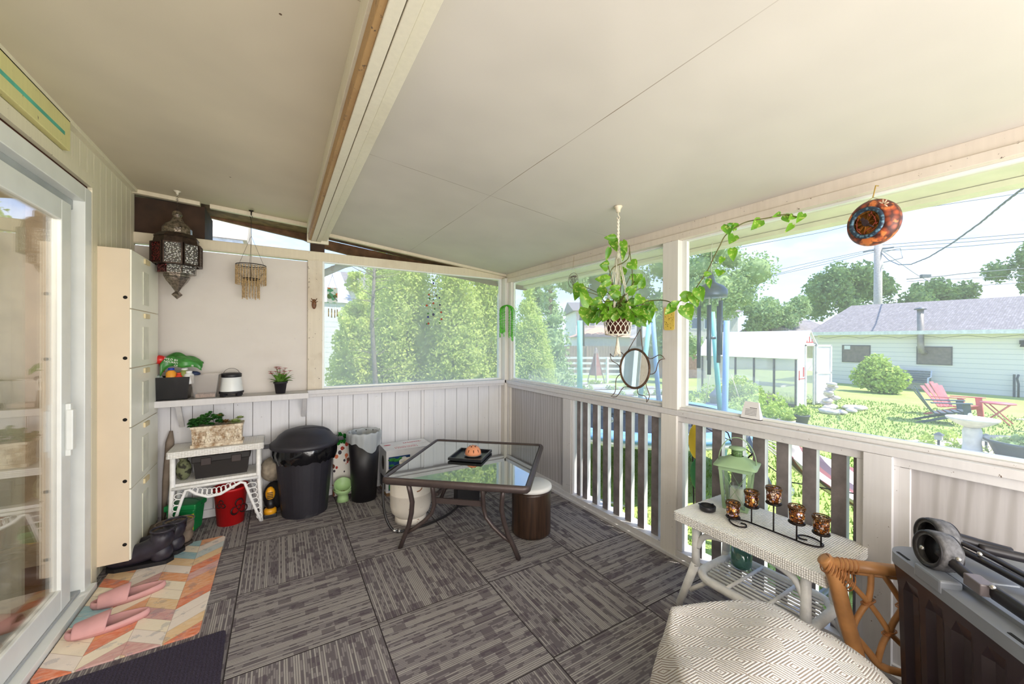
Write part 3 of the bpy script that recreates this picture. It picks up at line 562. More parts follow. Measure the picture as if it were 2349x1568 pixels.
# veg patch
m=MB(); rg=random.Random(21)
for k in range(34):
    x=rg.uniform(11.2,13.2); y=rg.uniform(5.4,8.6); h=rg.uniform(.15,.5); 
    if 10<x*1.0-2*(y-6.4)<16: pass
    blobs(m,[(x,y,G+h*.6,h*.55,1.2)],90,.05,0,k,False)
blobs(m,[(12.75,6.9,G+.5,.42),(12.7,6.5,G+.35,.36),(12.6,7.3,G+.3,.36)],2200,.05,0,77,False)
tag(m.build('vegetable_patch',LIME),'leafy light green vegetable plants growing beside the greenhouse','plants',kind='stuff')
POTM=mk('pale_pot',(206,206,198),.7); POTG=mk('green_grey_pot',(120,140,138),.6); POTP=mk('peach_bucket',(226,200,182),.6)
for i,(px,py,r,h,mt,lb) in enumerate([(1772,965,.20,.26,POTG,'wide grey-green plant pot beyond the sill, left of the peach bucket'),(1803,975,.16,.30,POTP,'peach plastic bucket planter beyond the sill'),(1838,950,.17,.2,mk('black_pot',(90,94,96),.6),'dark low plant pot right of the peach bucket'),(1690,955,.24,.22,POTG,'large grey-green pot behind the little white box on the sill'),(1680,942,.22,.2,POTM,'pale round pot beside the blue foam pole')]):
    p=PG(px,py+22); t=thing('plant_pot',lb,'plant pot',tuple(p),0,'pots beside the vegetable patch'); MB().lathe([(r*.7,0),(r,h),(r*1.08,h),(r*1.08,h+.03),(r*.9,h+.03),(r*.88,h-.03),(.001,h-.03)],(0,0,0),20).build('pot',mt,t)
    m=MB(); blobs(m,[(0,0,h+.12,r*.9)],200,.04,0,40+i,False); m.build('foliage',LIME,t)
t=thing('garden_finial','dark domed garden ornament on a wide base beyond the sill','ornament',(10.9,6.55,G)); DO=mk('slate_ornament',(96,110,126),.6)
MB().lathe([(.28,0),(.30,.06),(.28,.12),(.1,.14)],(0,0,.12),16).build('base',DO,t); MB().lathe([(.17,.12),(.17,.3),(.20,.32),(.15,.42),(.06,.52),(.03,.58),(.001,.62)],(0,0,.12),12).build('dome',DO,t); MB().lathe([(.35,0),(.35,.12)],(0,0,0),16).build('plinth',POTM,t)
for (x,y,dx,h,lb_) in ((12.2,6.5,.35,1.0,'slanted pale garden stake in front of the greenhouse panes'),(12.0,7.6,-.2,1.1,'thin pale garden stake behind the mint foam pole'),(11.6,8.2,.1,1.4,'tallest pale garden stake, at the left edge of the vegetable patch')):
    t=MB().tube([(0,0,0),(0,dx,h)],.012,5).build('garden_stake',mk('bamboo',(214,200,176),.7)); t.location=(x,y,G); tag(t,lb_,'stake','stakes in the vegetable patch')
# ---- trampoline with foam-wrapped poles
tx,ty,tr_=5.05,4.45,1.85
tp=thing('trampoline','round trampoline with blue edge pad just beyond the rail','trampoline',(tx,ty,G))
BLP=mk('blue_pad',(128,172,220),.5,var=.15); FOG=mk('mint_foam',(150,220,206),.7,var=.04); FOB=mk('blue_foam',(156,192,232),.7,var=.04); STL=mk('galvanised_steel',(190,192,196),.4,.5)
MB().lathe([(tr_-.3,.87),(tr_,.86),(tr_+.02,.80),(tr_-.02,.80)],(0,0,0),48,cap=False).build('edge_pad',BLP,tp)
MB().lathe([(tr_-.02,.74),(tr_+.01,.74),(tr_+.01,.80),(tr_-.02,.80)],(0,0,0),48,cap=False).build('frame_ring',mk('white_steel',(228,228,226),.5),tp)
MB().lathe([(.001,.84),(tr_-.3,.85)],(0,0,0),40).build('jumping_mat',mk('mat_dark',(90,90,98),.8),tp)
NET=screenm('trampoline_net',.10)
MB().lathe([(tr_-.1,.87),(tr_-.1,1.5)],(0,0,0),40,cap=False).build('net',NET,tp)
def cang(px,dep):
    p=P3(px,900,dep); return math.atan2(p.y-ty,p.x-tx)
for k in range(4):
    q=R(225+k*90-20); MB().tube([(math.cos(q-.25)*tr_,math.sin(q-.25)*tr_,.78),(math.cos(q-.25)*tr_,math.sin(q-.25)*tr_,.03),(math.cos(q+.25)*tr_,math.sin(q+.25)*tr_,.03),(math.cos(q+.25)*tr_,math.sin(q+.25)*tr_,.78)],.022,8).build('leg',STL,tp)
def foam(p0,p1,m_,lab,zb=0):
    o=MB().tube([p0,[(a+b)/2 for a,b in zip(p0,p1)],p1],.038,10).build('net_pole',m_,tp,world=True); 
pl=[(1330,735,1330,905,5.3,FOG),(1497,725,1512,930,6.7,FOB),(1489,745,1466,935,6.5,FOG),(1634,715,1652,945,6.3,FOG),(1667,735,1660,1080,5.25,FOB)]
for a,b,c,e,dp,mm in pl: foam(P3(a,b,dp),P3(c,e,dp),mm,'')
m=MB(); p=P3(1660,1080,5.25); m.tube([p,(p.x,p.y,G)],.02,8).build('net_pole_foot',STL,tp,world=True)
# ---- hammock on a stand
hm=thing('hammock','striped cotton hammock slung on a steel stand beyond the rail','hammock',(4.0,.9,G))
s=N('hammock_stripes'); v=s.co(); x,y,z=s.xyz(v); f=s.m('FRACT',s.m('MULTIPLY',x,6.5)); c=s.mix(s.m('LESS_THAN',f,.3),lin((232,224,214)),lin((112,100,110))); c=s.mix(s.m('GREATER_THAN',f,.82),c,lin((150,104,106))); HMM=s.out(s.bsdf(c,.85))
def hf(u,v):
    y=-1.15+u*2.0; w_=.42*math.sin(PI*min(max(u*.9+.05,0),1))+.03; z=.84+.26*(abs(u-.5)*2)**2; return ((v-.5)*2*w_, y, z+.18*(abs(v-.5)*2)**2-.18)
MB().grid(hf,26,14).build('hammock_bed',HMM,hm,solid=.008)
for s_ in (0,1):
    m=MB()
    for k in range(7):
        e=hf(s_,k/6); m.tube([e,((0),(-1.45 if s_==0 else 1.15),1.12)],.006,4)
    m.build('cord',CON,hm)
SLT=mk('grey_steel_tube',(140,142,140),.4,.4)
MB().tube([(0,1.2,1.12),(0,.95,.6),(0,.45,.04),(0,-.9,.04),(0,-1.3,.6),(0,-1.5,1.12)],.028,10).build('stand',SLT,hm)
for y_ in (.45,-.9): MB().tube([(-.5,y_,.03),(.5,y_,.03)],.028,8).build('stand_foot',SLT,hm)
# string lights sagging outside the rail
sl=thing('string_light','black cord of clear bulbs sagging outside the balusters','string light',(2.7,1.2,.4)); m=MB()
pts=[(0,2.2,.45),(.05,1.5,.28),(.0,.75,.42),(.05,.25,.25),(0,-.05,.12),(.0,-.5,.17),(.05,-1.0,.06)]
m.tube(pts,.0035,5).build('cord',BLACK,sl)
BLB=glassm('bulb_glass',(.95,.97,1,1),.0,.12)
for i,(x,y,z) in enumerate([pts[1],pts[3],pts[4],pts[2],pts[5]]): f=MB().tube([(x,y,z),(x,y,z-.03)],.009,8).build('socket',BLACK,sl); MB().ball((x,y,z-.055),.024,12,0,(1,1,1.2)).build('bulb',BLB,f)
# metal sunflower stake
sf=thing('sunflower_stake','wire garden stake with yellow petal and green leaves outside the rail','garden stake',(2.62,1.72,G)); 
MB().tube([(0,0,0),(0,.02,.8),(.02,.05,1.45)],.006,6).tube([(.0,-.15,.9),(.05,-.30,1.15),(.05,-.2,1.4),(0,-.02,1.5)],.005,6).tube([(0,-.3,.6),(.03,-.22,.95),(0,-.30,1.2),(0,-.42,1.35)],.005,6).build('wire_stem',BLKMET,sf)
MB().ball((0,.0,1.30),.10,12,0,(.15,.7,1.3)).build('petal',mk('petal_yellow',(242,196,40),.5),sf); MB().ball((0,-.01,1.06),.09,12,0,(.12,.7,1.3)).build('leaf',mk('leaf_green_metal',(40,120,60),.5),sf)
MB().ball((0,-.27,1.02),.05,10,0,(.12,.8,1.5)).ball((0,-.24,.86),.045,10,0,(.12,.7,1.4)).build('leaf',mk('leaf_dark_metal',(70,84,74),.5),sf)
# ---- fences, beds, obelisk, far houses
def fence(label,A,B,h,n,rails,mat,name='fence',grp=None,solid=False,rh=.1):
    A=Vector(A);B=Vector(B); t=thing(name,label,'fence',tuple(A),0,grp); d_=B-A; d_.z=0
    for k in range(n+1):
        p=d_*(k/n); MB().box(p.x-.05,p.x+.05,p.y-.05,p.y+.05,0,h).build('post',mat,t)
    if solid:
        MB().quadbox([(0,0,0),tuple(d_),tuple(d_+Vector((0,.03,0))),(0,.03,0)],[(0,0,h),(d_.x,d_.y,h),(d_.x,d_.y+.03,h),(0,.03,h)]).build('boards',mat,t)
    else:
        for k in range(rails):
            z=.12+k*(h-.2)/(rails-1); MB().quadbox([(0,0,z),(d_.x,d_.y,z),(d_.x,d_.y+.03,z),(0,.03,z)],[(0,0,z+rh),(d_.x,d_.y,z+rh),(d_.x,d_.y+.03,z+rh),(0,.03,z+rh)]).build('rail',mat,t)
    return t
WF=mk('white_fence',(238,236,232),.7); s=N('brown_fence'); v=s.co(); f=s.m('FRACT',s.m('MULTIPLY',s.m('ADD',s.xyz(v)[0],0),7)); BF=s.out(s.bsdf(s.mix(s.m('LESS_THAN',f,.12),lin((168,148,136)),lin((110,92,84))),.85))
fence('white five-rail fence across the back of the yard',(10.2,16.0,G),(15.0,13.1,G),1.25,4,5,WF)
fence('brown board fence behind the white rail fence',(12.9,20.2,G),(21.5,15.0,G),1.75,5,0,BF,solid=True)
fence('reddish brown fence strip behind the greenhouse plants',(18.5,14.4,G),(20.5,13.0,G),1.5,2,0,mk('reddish_fence',(196,150,132),.8),solid=True)
for i,(a,b,c_) in enumerate([((8.0,11.9),(11.6,11.2),'raised bed of white boards nearest the shrub, beyond the trampoline'),((8.6,10.3),(12.0,9.0),'middle raised bed of white boards beyond the trampoline'),((7.8,8.9),(11.2,7.7),'nearest raised bed of white boards, right behind the trampoline')]):
    t=thing('raised_bed',c_,'raised bed',(a[0],a[1],G),math.atan2(b[1]-a[1],b[0]-a[0]),'raised garden beds'); L=math.dist(a,b)
    for k in range(2): MB().box(0,L,0,.04,.02+k*.17,.16+k*.17).build('board',WF,t); MB().box(0,L,.9,.94,.02+k*.17,.16+k*.17).build('board',WF,t)
    MB().box(.02,L-.02,.04,.9,.0,.26).build('soil',mk('soil',(120,100,84),.95),t)
    m=MB(); rg=random.Random(i); blobs(m,[(rg.uniform(.2,L-.2),rg.uniform(.2,.7),.32,.12) for _ in range(9)],500,.05,0,i,False); m.build('foliage',LIME,t)
ob=thing('obelisk','reddish wooden garden obelisk in front of the white fence','obelisk',(11.9,12.6,G)); OBM=mk('red_brown_wood',(168,120,112),.8)
MB().lathe([(.27,0),(.10,.95)],(0,0,.55),4,sm=False,a0=PI/4).build('panel',OBM,ob)
for k in range(4): q=PI/4+k*PI/2; MB().tube([(.42*math.cos(q),.42*math.sin(q),0),(.02*math.cos(q),.02*math.sin(q),1.75)],.02,5).build('leg',mk('grey_wood',(160,152,146),.8),ob)
# wooden tripod + shrubs
tree('shrub','purple-grey flowering shrub below the far cedar','shrub',tuple(PG(1215,905)),[(0,0,.5,.42),(.35,-.3,.4,.4),(-.2,.2,.75,.3),(.6,-.45,.35,.3)],2600,.05,leafm('purple_foliage',(130,120,140),(190,186,200)),([(0,0,0),(0,0,.4)],.03),None,61)
p=P3(1262,840,14); bl=[(rg.uniform(-.25,.25)*(1-k/14)*2,rg.uniform(-.3,.3)*(1-k/14)*2,.5+k*.29,.75*(1-k/15)+.1,.7) for k in range(14)]
tree('spruce','pale spruce tree left of the white house beyond the fence','tree',(p.x,p.y,G),bl,5000,.06,PALE,([(0,0,0),(0,0,4)],.08),None,62)
CREAMH=mk('cream_house_wall',(232,230,226),.8); 
h1=house('house','cream two storey house with gable, behind the hanging pothos',(21.0,24.6,G),R(-31),5.5,6,4.55,1.0,CREAMH,ROOFG,.3,[(.5,0,3.3,.5,.85,'s'),(1.1,0,3.3,.5,.85,'s'),(.6,0,1.2,.6,.9,'s'),(4.2,0,3.2,.7,.8,'s')],'x')
house('garage','low garage with orange-brown roof behind the brown fence',(18.6,21.6,G),R(-31),3.8,3.5,2.35,.8,CREAMH,mk('terracotta_roof',(222,176,150),.8),.25,(),'hip','garage')
house('garage','low grey-roofed garage right of the orange-roofed one',(22.6,19.0,G),R(-31),3.6,3.5,2.3,.9,CREAMH,mk('pale_grey_roof',(196,196,200),.8),.25,(),'y','garage')
house('house','grey-beige two storey house glimpsed behind the wind chime',(26.6,18.6,G),R(-35),4,4,4.3,.8,mk('beige_house_wall',(210,206,202),.8),ROOFG,.3,[(.5,0,3.0,.6,.9,'s'),(1.5,0,3.0,.6,.9,'s')],'x')
house('house','low distant house with grey roof left of the long garage',(31.5,12.9,G),R(-10),5,5,2.5,1.3,CREAMH,ROOFG,.3,(),'x')
# ---- trees behind
def bigtree(name,label,px0,px1,ytop,ybot,dep,mat,n,s_,seed,nb=16,grp='trees beyond the yard'):
    rg=random.Random(seed); A=P3((px0+px1)/2,(ytop+ybot)/2,dep); half=(px1-px0)/2/886.53*dep; hh=(ybot-ytop)/2/886.53*dep; bl=[]
    for k in range(nb):
        q=rg.uniform(0,2*PI); rr=math.sqrt(rg.random())*.78; a_=rr*math.cos(q)*half; z=rr*math.sin(q)*hh; r=min(half,hh)*rg.uniform(.3,.46)
        dx=rg.uniform(-.5,.5)*half; bl.append((rt.x*a_+fw.x*dx, rt.y*a_+fw.y*dx, A.z-G+z, r))
    return tree(name,label,'tree',(A.x,A.y,G),bl,n,s_,mat,([(0,0,0),(0,0,max(.5,A.z-G))],[.25,.12]),grp,seed)
bigtree('broadleaf_tree','large dark broadleaf tree above the garage roof, behind the utility pole',1835,2105,602,745,36,DEC,9000,.16,71,22)
bigtree('broadleaf_tree','lower broadleaf tree above the garage roof, right of the utility pole',2090,2235,632,735,38,DEC,5500,.16,72,14)
bigtree('broadleaf_tree','broadleaf tree at the far right edge above the garage roof',2298,2470,545,700,34,DEC,6500,.15,73,14)
bigtree('broadleaf_tree','tall pale feathery tree behind the wind chime',1560,1745,530,745,22,PALE,11000,.09,74,24)
bigtree('broadleaf_tree','rounded grey-green tree mass left of the long garage',1690,1850,655,770,29,PALE,7000,.12,75,16)
bigtree('broadleaf_tree','tall pale tree seen behind the hanging pothos',1395,1540,560,745,26,PALE,8000,.11,76,18)
bigtree('broadleaf_tree','hazy tree behind the tree-of-life ornament',1270,1400,590,700,27,PALE,6000,.11,77,14)
bigtree('broadleaf_tree','low leafy tree by the fence, behind the sun mirror',1480,1600,700,830,19,PALE,5000,.09,78,14)
bigtree('broadleaf_tree','pale tree at the left edge of the far side window, behind the cedar',1180,1260,600,760,22,PALE,4500,.1,79,12)
# ---- utility pole and wires
up_=thing('utility_pole','tall grey wooden utility pole behind the garage','pole',tuple(P3(2013,784,30).xy)+(G,)); pz=P3(2013,560,30)
MB().tube([(0,0,0),(0,0,9.7)],[.28,.24],12).build('pole',mk('weathered_pole',(188,180,172),.8),up_)
MB().tube([(.0,-.3,9.0),(.2,-1.2,9.15),(.3,-1.3,8.4),(0,-.3,8.2)],.03,5).box(-.05,.05,-.9,.9,9.2,9.3).build('bracket',mk('pole_steel',(130,136,144),.5),up_)
WIR=mk('wire_dark',(110,116,128),.7)
def wire(label,pts,r=.022,name='overhead_wire',grp='overhead wires'):
    P_=[P3(*p) for p in pts]; o=MB(); 
    q=[]
    for i in range(len(P_)-1):
        for k in range(6): q.append(P_[i].lerp(P_[i+1],k/6))
    q.append(P_[-1]); sm_=[q[0]]+[(q[i-1]+q[i]*2+q[i+1])/4 for i in range(1,len(q)-1)]+[q[-1]]
    o=o.tube(sm_,r,5).build(name,WIR); tag(o,label,'wire',grp); return o
wire('highest overhead wire to the right of the utility pole',[(2018,562,30),(2200,548,26),(2349,536,24),(2600,515,20)],.02)
wire('second overhead wire to the right of the utility pole',[(2018,569,30),(2200,556,26),(2349,544,24),(2600,525,20)],.02)
wire('third overhead wire to the right of the utility pole',[(2018,575,30),(2200,566,26),(2349,553,24),(2600,536,20)],.02)
wire('topmost wire crossing the sky above the bird ornament',[(1680,570,26),(1900,530,26),(2060,485,26),(2349,442,24)],.02)
wire('upper wire running left from the utility pole to the trees',[(2008,570,30),(1850,604,30),(1700,638,30)],.02)
wire('middle wire running left from the utility pole to the trees',[(2008,573,30),(1850,610,30),(1700,650,30)],.02)
wire('lower wire running left from the utility pole to the trees',[(2008,577,30),(1900,604,30),(1730,642,30)],.02)
wire('wire above the garage roof with a small splice box',[(2080,640,30),(2170,632,30),(2200,628,30),(2349,615,30)],.035)
wire('wire just under the splice box line above the garage',[(2080,645,30),(2349,632,30)],.02)
wire('lowest wire over the garage ridge at right',[(2235,655,30),(2349,648,30)],.02)
wire('slanting guy wire right of the utility pole',[(2024,575,30),(2100,628,30),(2130,645,30)],.02)
cb=thing('service_cable','thick twisted service cable sagging from the pole toward the roof','cable',(0,0,0)); ctl=[(2022,580,30),(2038,596,27),(2062,607,24),(2090,606,21),(2130,590,18),(2185,557,14.5),(2250,510,12),(2300,468,10.5),(2349,430,9.4),(2420,370,8.4)]
pp=[P3(*c) for c in ctl]; q=[]
for i in range(len(pp)-1):
    for k in range(14): q.append(pp[i].lerp(pp[i+1],k/14))
for ph in (0,2.1,4.2):
    MB().tube([p+Vector((0,.018*math.cos(j*.55+ph),.018*math.sin(j*.55+ph))) for j,p in enumerate(q)],.013,5).build('strand',mk('cable_dark',(96,108,124),.6),cb)
bx=MB().box(-.35,.35,-.1,.1,-.12,.12).build('splice_box',WIR); bx.location=P3(2123,633,30); bx.rotation_euler=(0,0,yaw*-1); tag(bx,'small grey splice box hanging on the wire above the garage','utility box')
# ---- wind chime outside
wc=thing('wind_chime','dark blue-grey tubular wind chime hanging under the eave outside','wind chime',(2.66,1.64,1.17)); WCM=mk('chime_slate',(70,86,104),.35,.4); 
MB().lathe([(.10,.53),(.104,.545),(.104,.58),(.08,.61),(.03,.635),(.022,.66),(.012,.70),(.001,.71)],(0,0,0),28).build('top_disc',WCM,wc)
for i,(dx,dy,zt,zb) in enumerate([(-.045,.065,.47,.02),(.05,.045,.46,-.03),(.06,-.02,.47,.06),(-.01,-.075,.50,.12),(-.06,-.02,.47,.08)]):
    f=MB().tube([(dx,dy,zb),(dx,dy,zt)],.0135,12).build('chime_tube',WCM,wc); MB().tube([(dx,dy,zt),(dx*.9,dy*.9,.54)],.0012,4).build('cord',CON,f)
MB().lathe([(.033,0),(.033,.018)],(0,0,.23),16).tube([(0,0,.54),(0,0,.05)],.0015,4).build('striker',WCM,wc)
MB().tube([(0,0,.71),(0,0,.88),(.01,0,.93)],.0018,4).build('cord',CON,wc)
# ================= left side: cabinet, lanterns, shelf and what stands below
CAB=mk('cabinet_beige',(222,204,178),.55,var=.05,vs=3); CABF=mk('cabinet_ivory',(246,243,226),.35,var=.04,vs=4); HOLE=mk('hole_black',(24,18,16),.8)
cb_=thing('shoe_cabinet','tall narrow ivory shoe cabinet with five tilt-out drawers on the house wall','cabinet',(-.899,3.1,.08))
MB().box(0,.148,0,.59,0,1.83).build('body',CAB,cb_,bevel=.002)
zz=[0,.42,.78,1.13,1.48,1.83]
for i in range(5):
    f=MB().box(.148,.156,.003,.587,zz[i]+.003,zz[i+1]-.003).build('drawer',CABF,cb_,bevel=.001)
    MB().box(.1565,.160,.22,.34,zz[i]+.04,zz[i+1]-.10).build('drawer_inset',mk('inset_ivory',(228,226,206),.4),f)
    MB().box(.1565,.166,.24,.34,zz[i+1]-.045,zz[i+1]-.015).build('drawer_grip',mk('grip_tan',(226,208,164),.5),f)
for z in (.10,.47,.83,1.19,1.545): MB().lathe([(.0001,0),(.010,.0006),(.0001,.0012)],(0,0,0),14,M=T(.130,-.0012,z)@Matrix.Rotation(R(90),4,'X')).build('screw_hole',HOLE,cb_)
# painted board above the door
PB=paint('pale_green_board',(222,214,150),stain=.15,amt=.66); TEAL=mk('teal_stripe',(88,184,160),.6,var=.2)
bd=thing('painted_board','pale yellow painted board with a teal stripe leaning above the patio door','board',(-.9,2.2,2.278)); MB().box(.002,.03,-1.4,.52,.012,.16).build('board',PB,bd,bevel=.003); MB().box(.0302,.0312,-1.4,.46,.065,.082).build('stripe',TEAL,bd)
# ---- moroccan lantern
LM=mk('tarnished_silver',(150,138,126),.28,.85,var=.45,vs=60,bump=.8,bs=90); LD=mk('dark_tin',(74,60,52),.4,.7,var=.3,vs=40)
def embossed(name,col,dark,met=.3,rough=.25):
    s=N(name); v=s.co(); n=s.vor(v,75); c=s.mix(s.step(n,.15,.5),lin(col),lin(dark)); return s.out(s.bsdf(c,rough,met,Normal=s.bump(n,.9,.01)))
REDG=embossed('red_embossed_glass',(140,52,48),(60,20,20)); CLG=embossed('clear_embossed_glass',(226,226,220),(120,116,112),.5); 
ML=thing('hanging_lantern','eight-sided silver Moroccan lantern with red and clear glass panels','lantern',(-.624,3.60,1.668))
def oct8(m,prof,mi=0,n=8): m.lathe(prof,(0,0,0),n,mi,sm=False,a0=PI/8)
def part(prof,name,mat,n=8):
    m=MB(); oct8(m,prof,0,n); return m.build(name,mat,ML)
part([(.001,0),(.032,.032),(.001,.066)],'finial',LM,4)
part([(.012,.055),(.03,.085),(.062,.13),(.074,.155),(.06,.16)],'base_bulb',LM); part([(.076,.158),(.076,.172),(.10,.175),(.102,.205),(.098,.235),(.115,.24)],'lower_band',LM)
part([(.125,.383),(.132,.386),(.125,.425),(.130,.43),(.10,.46),(.085,.462)],'roof',LD); part([(.085,.46),(.084,.50),(.066,.53),(.04,.55),(.028,.575),(.022,.58)],'dome',LM,16); part([(.02,.58),(.03,.60),(.024,.62),(.008,.63)],'knob',LM,16)
for k in range(8):
    q=k*PI/4+PI/8*0; c,s_=math.cos(q),math.sin(q); M_=rz(q)
    f=MB().box(.118,.138,-.045,.045,.235,.243).box(.118,.138,-.045,.045,.378,.386).box(.118,.138,-.052,-.045,.235,.386).box(.118,.138,.045,.052,.235,.386)
    f.v=[tuple(M_@Vector(v)) for v in f.v]; o=f.build('panel_frame',LD,ML)
    g=MB().quad((.130,-.045,.243),(.130,.045,.243),(.130,.045,.378),(.130,-.045,.378)); g.v=[tuple(M_@Vector(v)) for v in g.v]; g.build('glass_panel',REDG if k in (5,4,1) else CLG,o)
    g=MB().box(.085,.1035,-.035,.035,.180,.232); g.v=[tuple(M_@Vector(v)) for v in g.v]; g.build('lower_panel',REDG if k in (5,2) else CLG,ML)
m=MB()
for i in range(7): m.tube([(.007*math.cos(t),0 if i%2 else .007*math.sin(t),.64+i*.017+(.007*math.sin(t) if i%2 else .004*math.sin(t*2))) for t in [j*PI/4 for j in range(8)]],.0012,4,closed=True)
m.tube([(0,0,.63),(0,0,.765)],.001,4); m.lathe([(.022,.77),(.02,.775),(.012,.77)],(0,0,-.0),12); m.build('chain',LD,ML)
MB().lathe([(.006,-.03),(.008,-.01),(.022,0),(.022,.003)],(0,0,.768),14).build('ceiling_hook',mk('cream_hook',(220,210,190),.5),ML)
# ---- bead chandelier
BD=mk('shell_beads',(206,172,122),.35,var=.35,vs=60)
ch=thing('bead_chandelier','small two-tier chandelier of tan bead strands on black rings','hanging ornament',(-.19,3.68,1.70))
MB().lathe([(.020,.699),(.005,.69),(.004,.665)],(0,0,0),12).tube([(0,0,.665),(.008,0,.65),(.004,0,.64),(-.006,0,.648),(-.008,0,.655),(0,0,.62),(0,0,.50)],.0018,6).build('hook',BLKMET,ch)
m=MB()
for k in range(3): q=k*2.094+.5; m.tube([(0,0,.50),(.1*math.cos(q),.1*math.sin(q),.27)],.0013,4)
m.tube([(0,0,.50),(0,0,.16)],.0013,4); 
for k in range(4): q=k*PI/2; m.tube([(.098*math.cos(q),.098*math.sin(q),.265),(.056*math.cos(q),.056*math.sin(q),.16)],.0012,4)
m.build('suspension_wires',BLKMET,ch)
ring=lambda r,z,n=32:[(r*math.cos(2*PI*i/n),r*math.sin(2*PI*i/n),z) for i in range(n)]
MB().tube(ring(.1,.268),.0035,6,closed=True).tube(ring(.1,.255),.002,6,closed=True).build('upper_ring',BLKMET,ch); MB().tube(ring(.056,.160,24),.0045,6,closed=True).build('lower_ring',BLKMET,ch)
def strand(r,q,z0,z1):
    m=MB(); k=int((z0-z1)/.0105)
    for i in range(k): m.ball((r*math.cos(q),r*math.sin(q),z0-.006-i*.0105),.0045,6,0,(1,1,1.1))
    m.build('bead_strand',BD,ch)
for i in range(30): strand(.1,2*PI*i/30,.262,.105+.006*(i%2))
for i in range(18): strand(.056,2*PI*i/18,.158,.005*(i%3))
# ---- wall shelf
sh=thing('wall_shelf','white painted wall shelf on two angled brackets below the plywood panel','shelf',(-.9,3.6,.9))
MB().box(.0,1.11,0,.195,.022,.045).box(0,1.11,-.004,.012,.0,.045).build('shelf_board',RAILW,sh,bevel=.002)
for x in (.26,1.07): MB().quadbox([(x,.03,-.01),(x+.03,.03,-.01),(x+.03,.06,.0),(x,.06,.0)],[(x,.0,.02),(x+.03,.0,.02),(x+.03,.05,.022),(x,.05,.022)]).quadbox([(x,.18,-.18),(x+.03,.18,-.18),(x+.03,.195,-.18),(x,.195,-.18)],[(x,.02,0.02),(x+.03,.02,0.02),(x+.03,.055,0.02),(x,.055,0.02)]).build('bracket',RAILW,sh)
def tub(m,x0,x1,y0,y1,z0,z1,tp=.012,wall=.003):   # open tapered box
    b=[(x0+tp,y0+tp,z0),(x1-tp,y0+tp,z0),(x1-tp,y1-tp,z0),(x0+tp,y1-tp,z0)]; t=[(x0,y0,z1),(x1,y0,z1),(x1,y1,z1),(x0,y1,z1)]
    ti=[(x0+wall,y0+wall,z1),(x1-wall,y0+wall,z1),(x1-wall,y1-wall,z1),(x0+wall,y1-wall,z1)]; bi=[(x0+tp+wall,y0+tp+wall,z0+wall),(x1-tp-wall,y0+tp+wall,z0+wall),(x1-tp-wall,y1-tp-wall,z0+wall),(x0+tp+wall,y1-tp-wall,z0+wall)]
    f=[(3,2,1,0)]+[(i,(i+1)%4,4+(i+1)%4,4+i) for i in range(4)]+[(4+i,4+(i+1)%4,8+(i+1)%4,8+i) for i in range(4)]+[(8+i,8+(i+1)%4,12+(i+1)%4,12+i) for i in range(4)]+[(12,13,14,15)]
    return m.add(b+t+ti+bi,f)
o=tub(MB(),-.13,.13,-.085,.085,0,.165,.016).build('storage_bin',mk('glossy_black',(16,15,18),.25)); o.location=(-.685,3.70,.945); tag(o,'black open bin of garden supplies at the left end of the shelf','bin')
GBG=mk('green_bag',(66,140,58),.35,var=.2,vs=30)
t=thing('seed_bag','crumpled green wild bird seed bag on top of the black bin','bag',(-.61,3.70,1.14))
def bagf(u,v):
    x=-.115+.23*u; y=-.05+.1*v; z=.04+.095*math.sin(PI*min(1,u*1.02+.02))**.6*(1-.55*u)+.012*math.sin(9*u+7*v)+(.02 if v>.5 else 0); return (x,y+.02*math.sin(8*u),z)
m=MB(); m.grid(bagf,22,10); m.grid(lambda u,v:(bagf(u,0)[0],bagf(u,0)[1],bagf(u,0)[2]-v*(.035+.05*(1-u))),22,3); m.build('bag_body',GBG,t,solid=.003)
WTX=mk('white_lettering',(235,238,225),.5,var=0)
for k,(s_,z,sz) in enumerate((("WILD BIRD SEED",.088,.020),("NOURRITURE POUR",.066,.019),("OISEAUX",.044,.019))):
    text(s_,sz,basis((-.63+.01*k,3.644,1.14+z),(1,0,-.25),(0,-.1,1)),WTX,'lettering',t)
def item(nm,lab,cat,m_,loc,mat,grp=None,**k): o=m_.build(nm,mat,**k); o.location=loc; tag(o,lab,cat,grp); return o
item('red_scoop','round red plastic scoop poking out left of the green seed bag','scoop',MB().ball((0,0,0),.036,14,0,(1.1,.8,.9)).tube([(0,0,0),(.02,0,-.09)],.01,8),(-.735,3.69,1.235),mk('red_plastic_shiny',(206,38,34),.3))
def bottle(lab,loc,body,cap,r=.024,h=.10,bodycol=None):
    t=thing('bottle',lab,'bottle',loc,0); MB().lathe([(r*.9,0),(r,.01),(r,h*.7),(r*.5,h*.85),(r*.4,h*.9)],(0,0,0),18).build('body',body,t); MB().lathe([(r*.62,h*.86),(r*.62,h),(.001,h)],(0,0,0),16).build('cap',cap,t); return t
PL=lambda c,n:mk(n,c,.35,var=.05)
bottle('small orange bottle with domed blue cap at the front of the black bin',(-.665,3.655,1.06),PL((236,160,50),'orange_body'),PL((36,62,168),'blue_cap'),.03,.115)
bottle('short bottle with red-orange lid in the black bin',(-.62,3.645,1.055),PL((210,60,40),'red_body'),PL((214,70,40),'red_cap'),.02,.085)
bottle('bottle with wide white cap in the black bin',(-.595,3.68,1.07),PL((150,160,90),'olive_body'),PL((235,235,230),'white_cap'),.032,.10)
bottle('white bottle with sloping shoulders at the right corner of the black bin',(-.565,3.655,1.055),PL((226,226,224),'white_body'),PL((238,238,238),'white_cap2'),.03,.095)
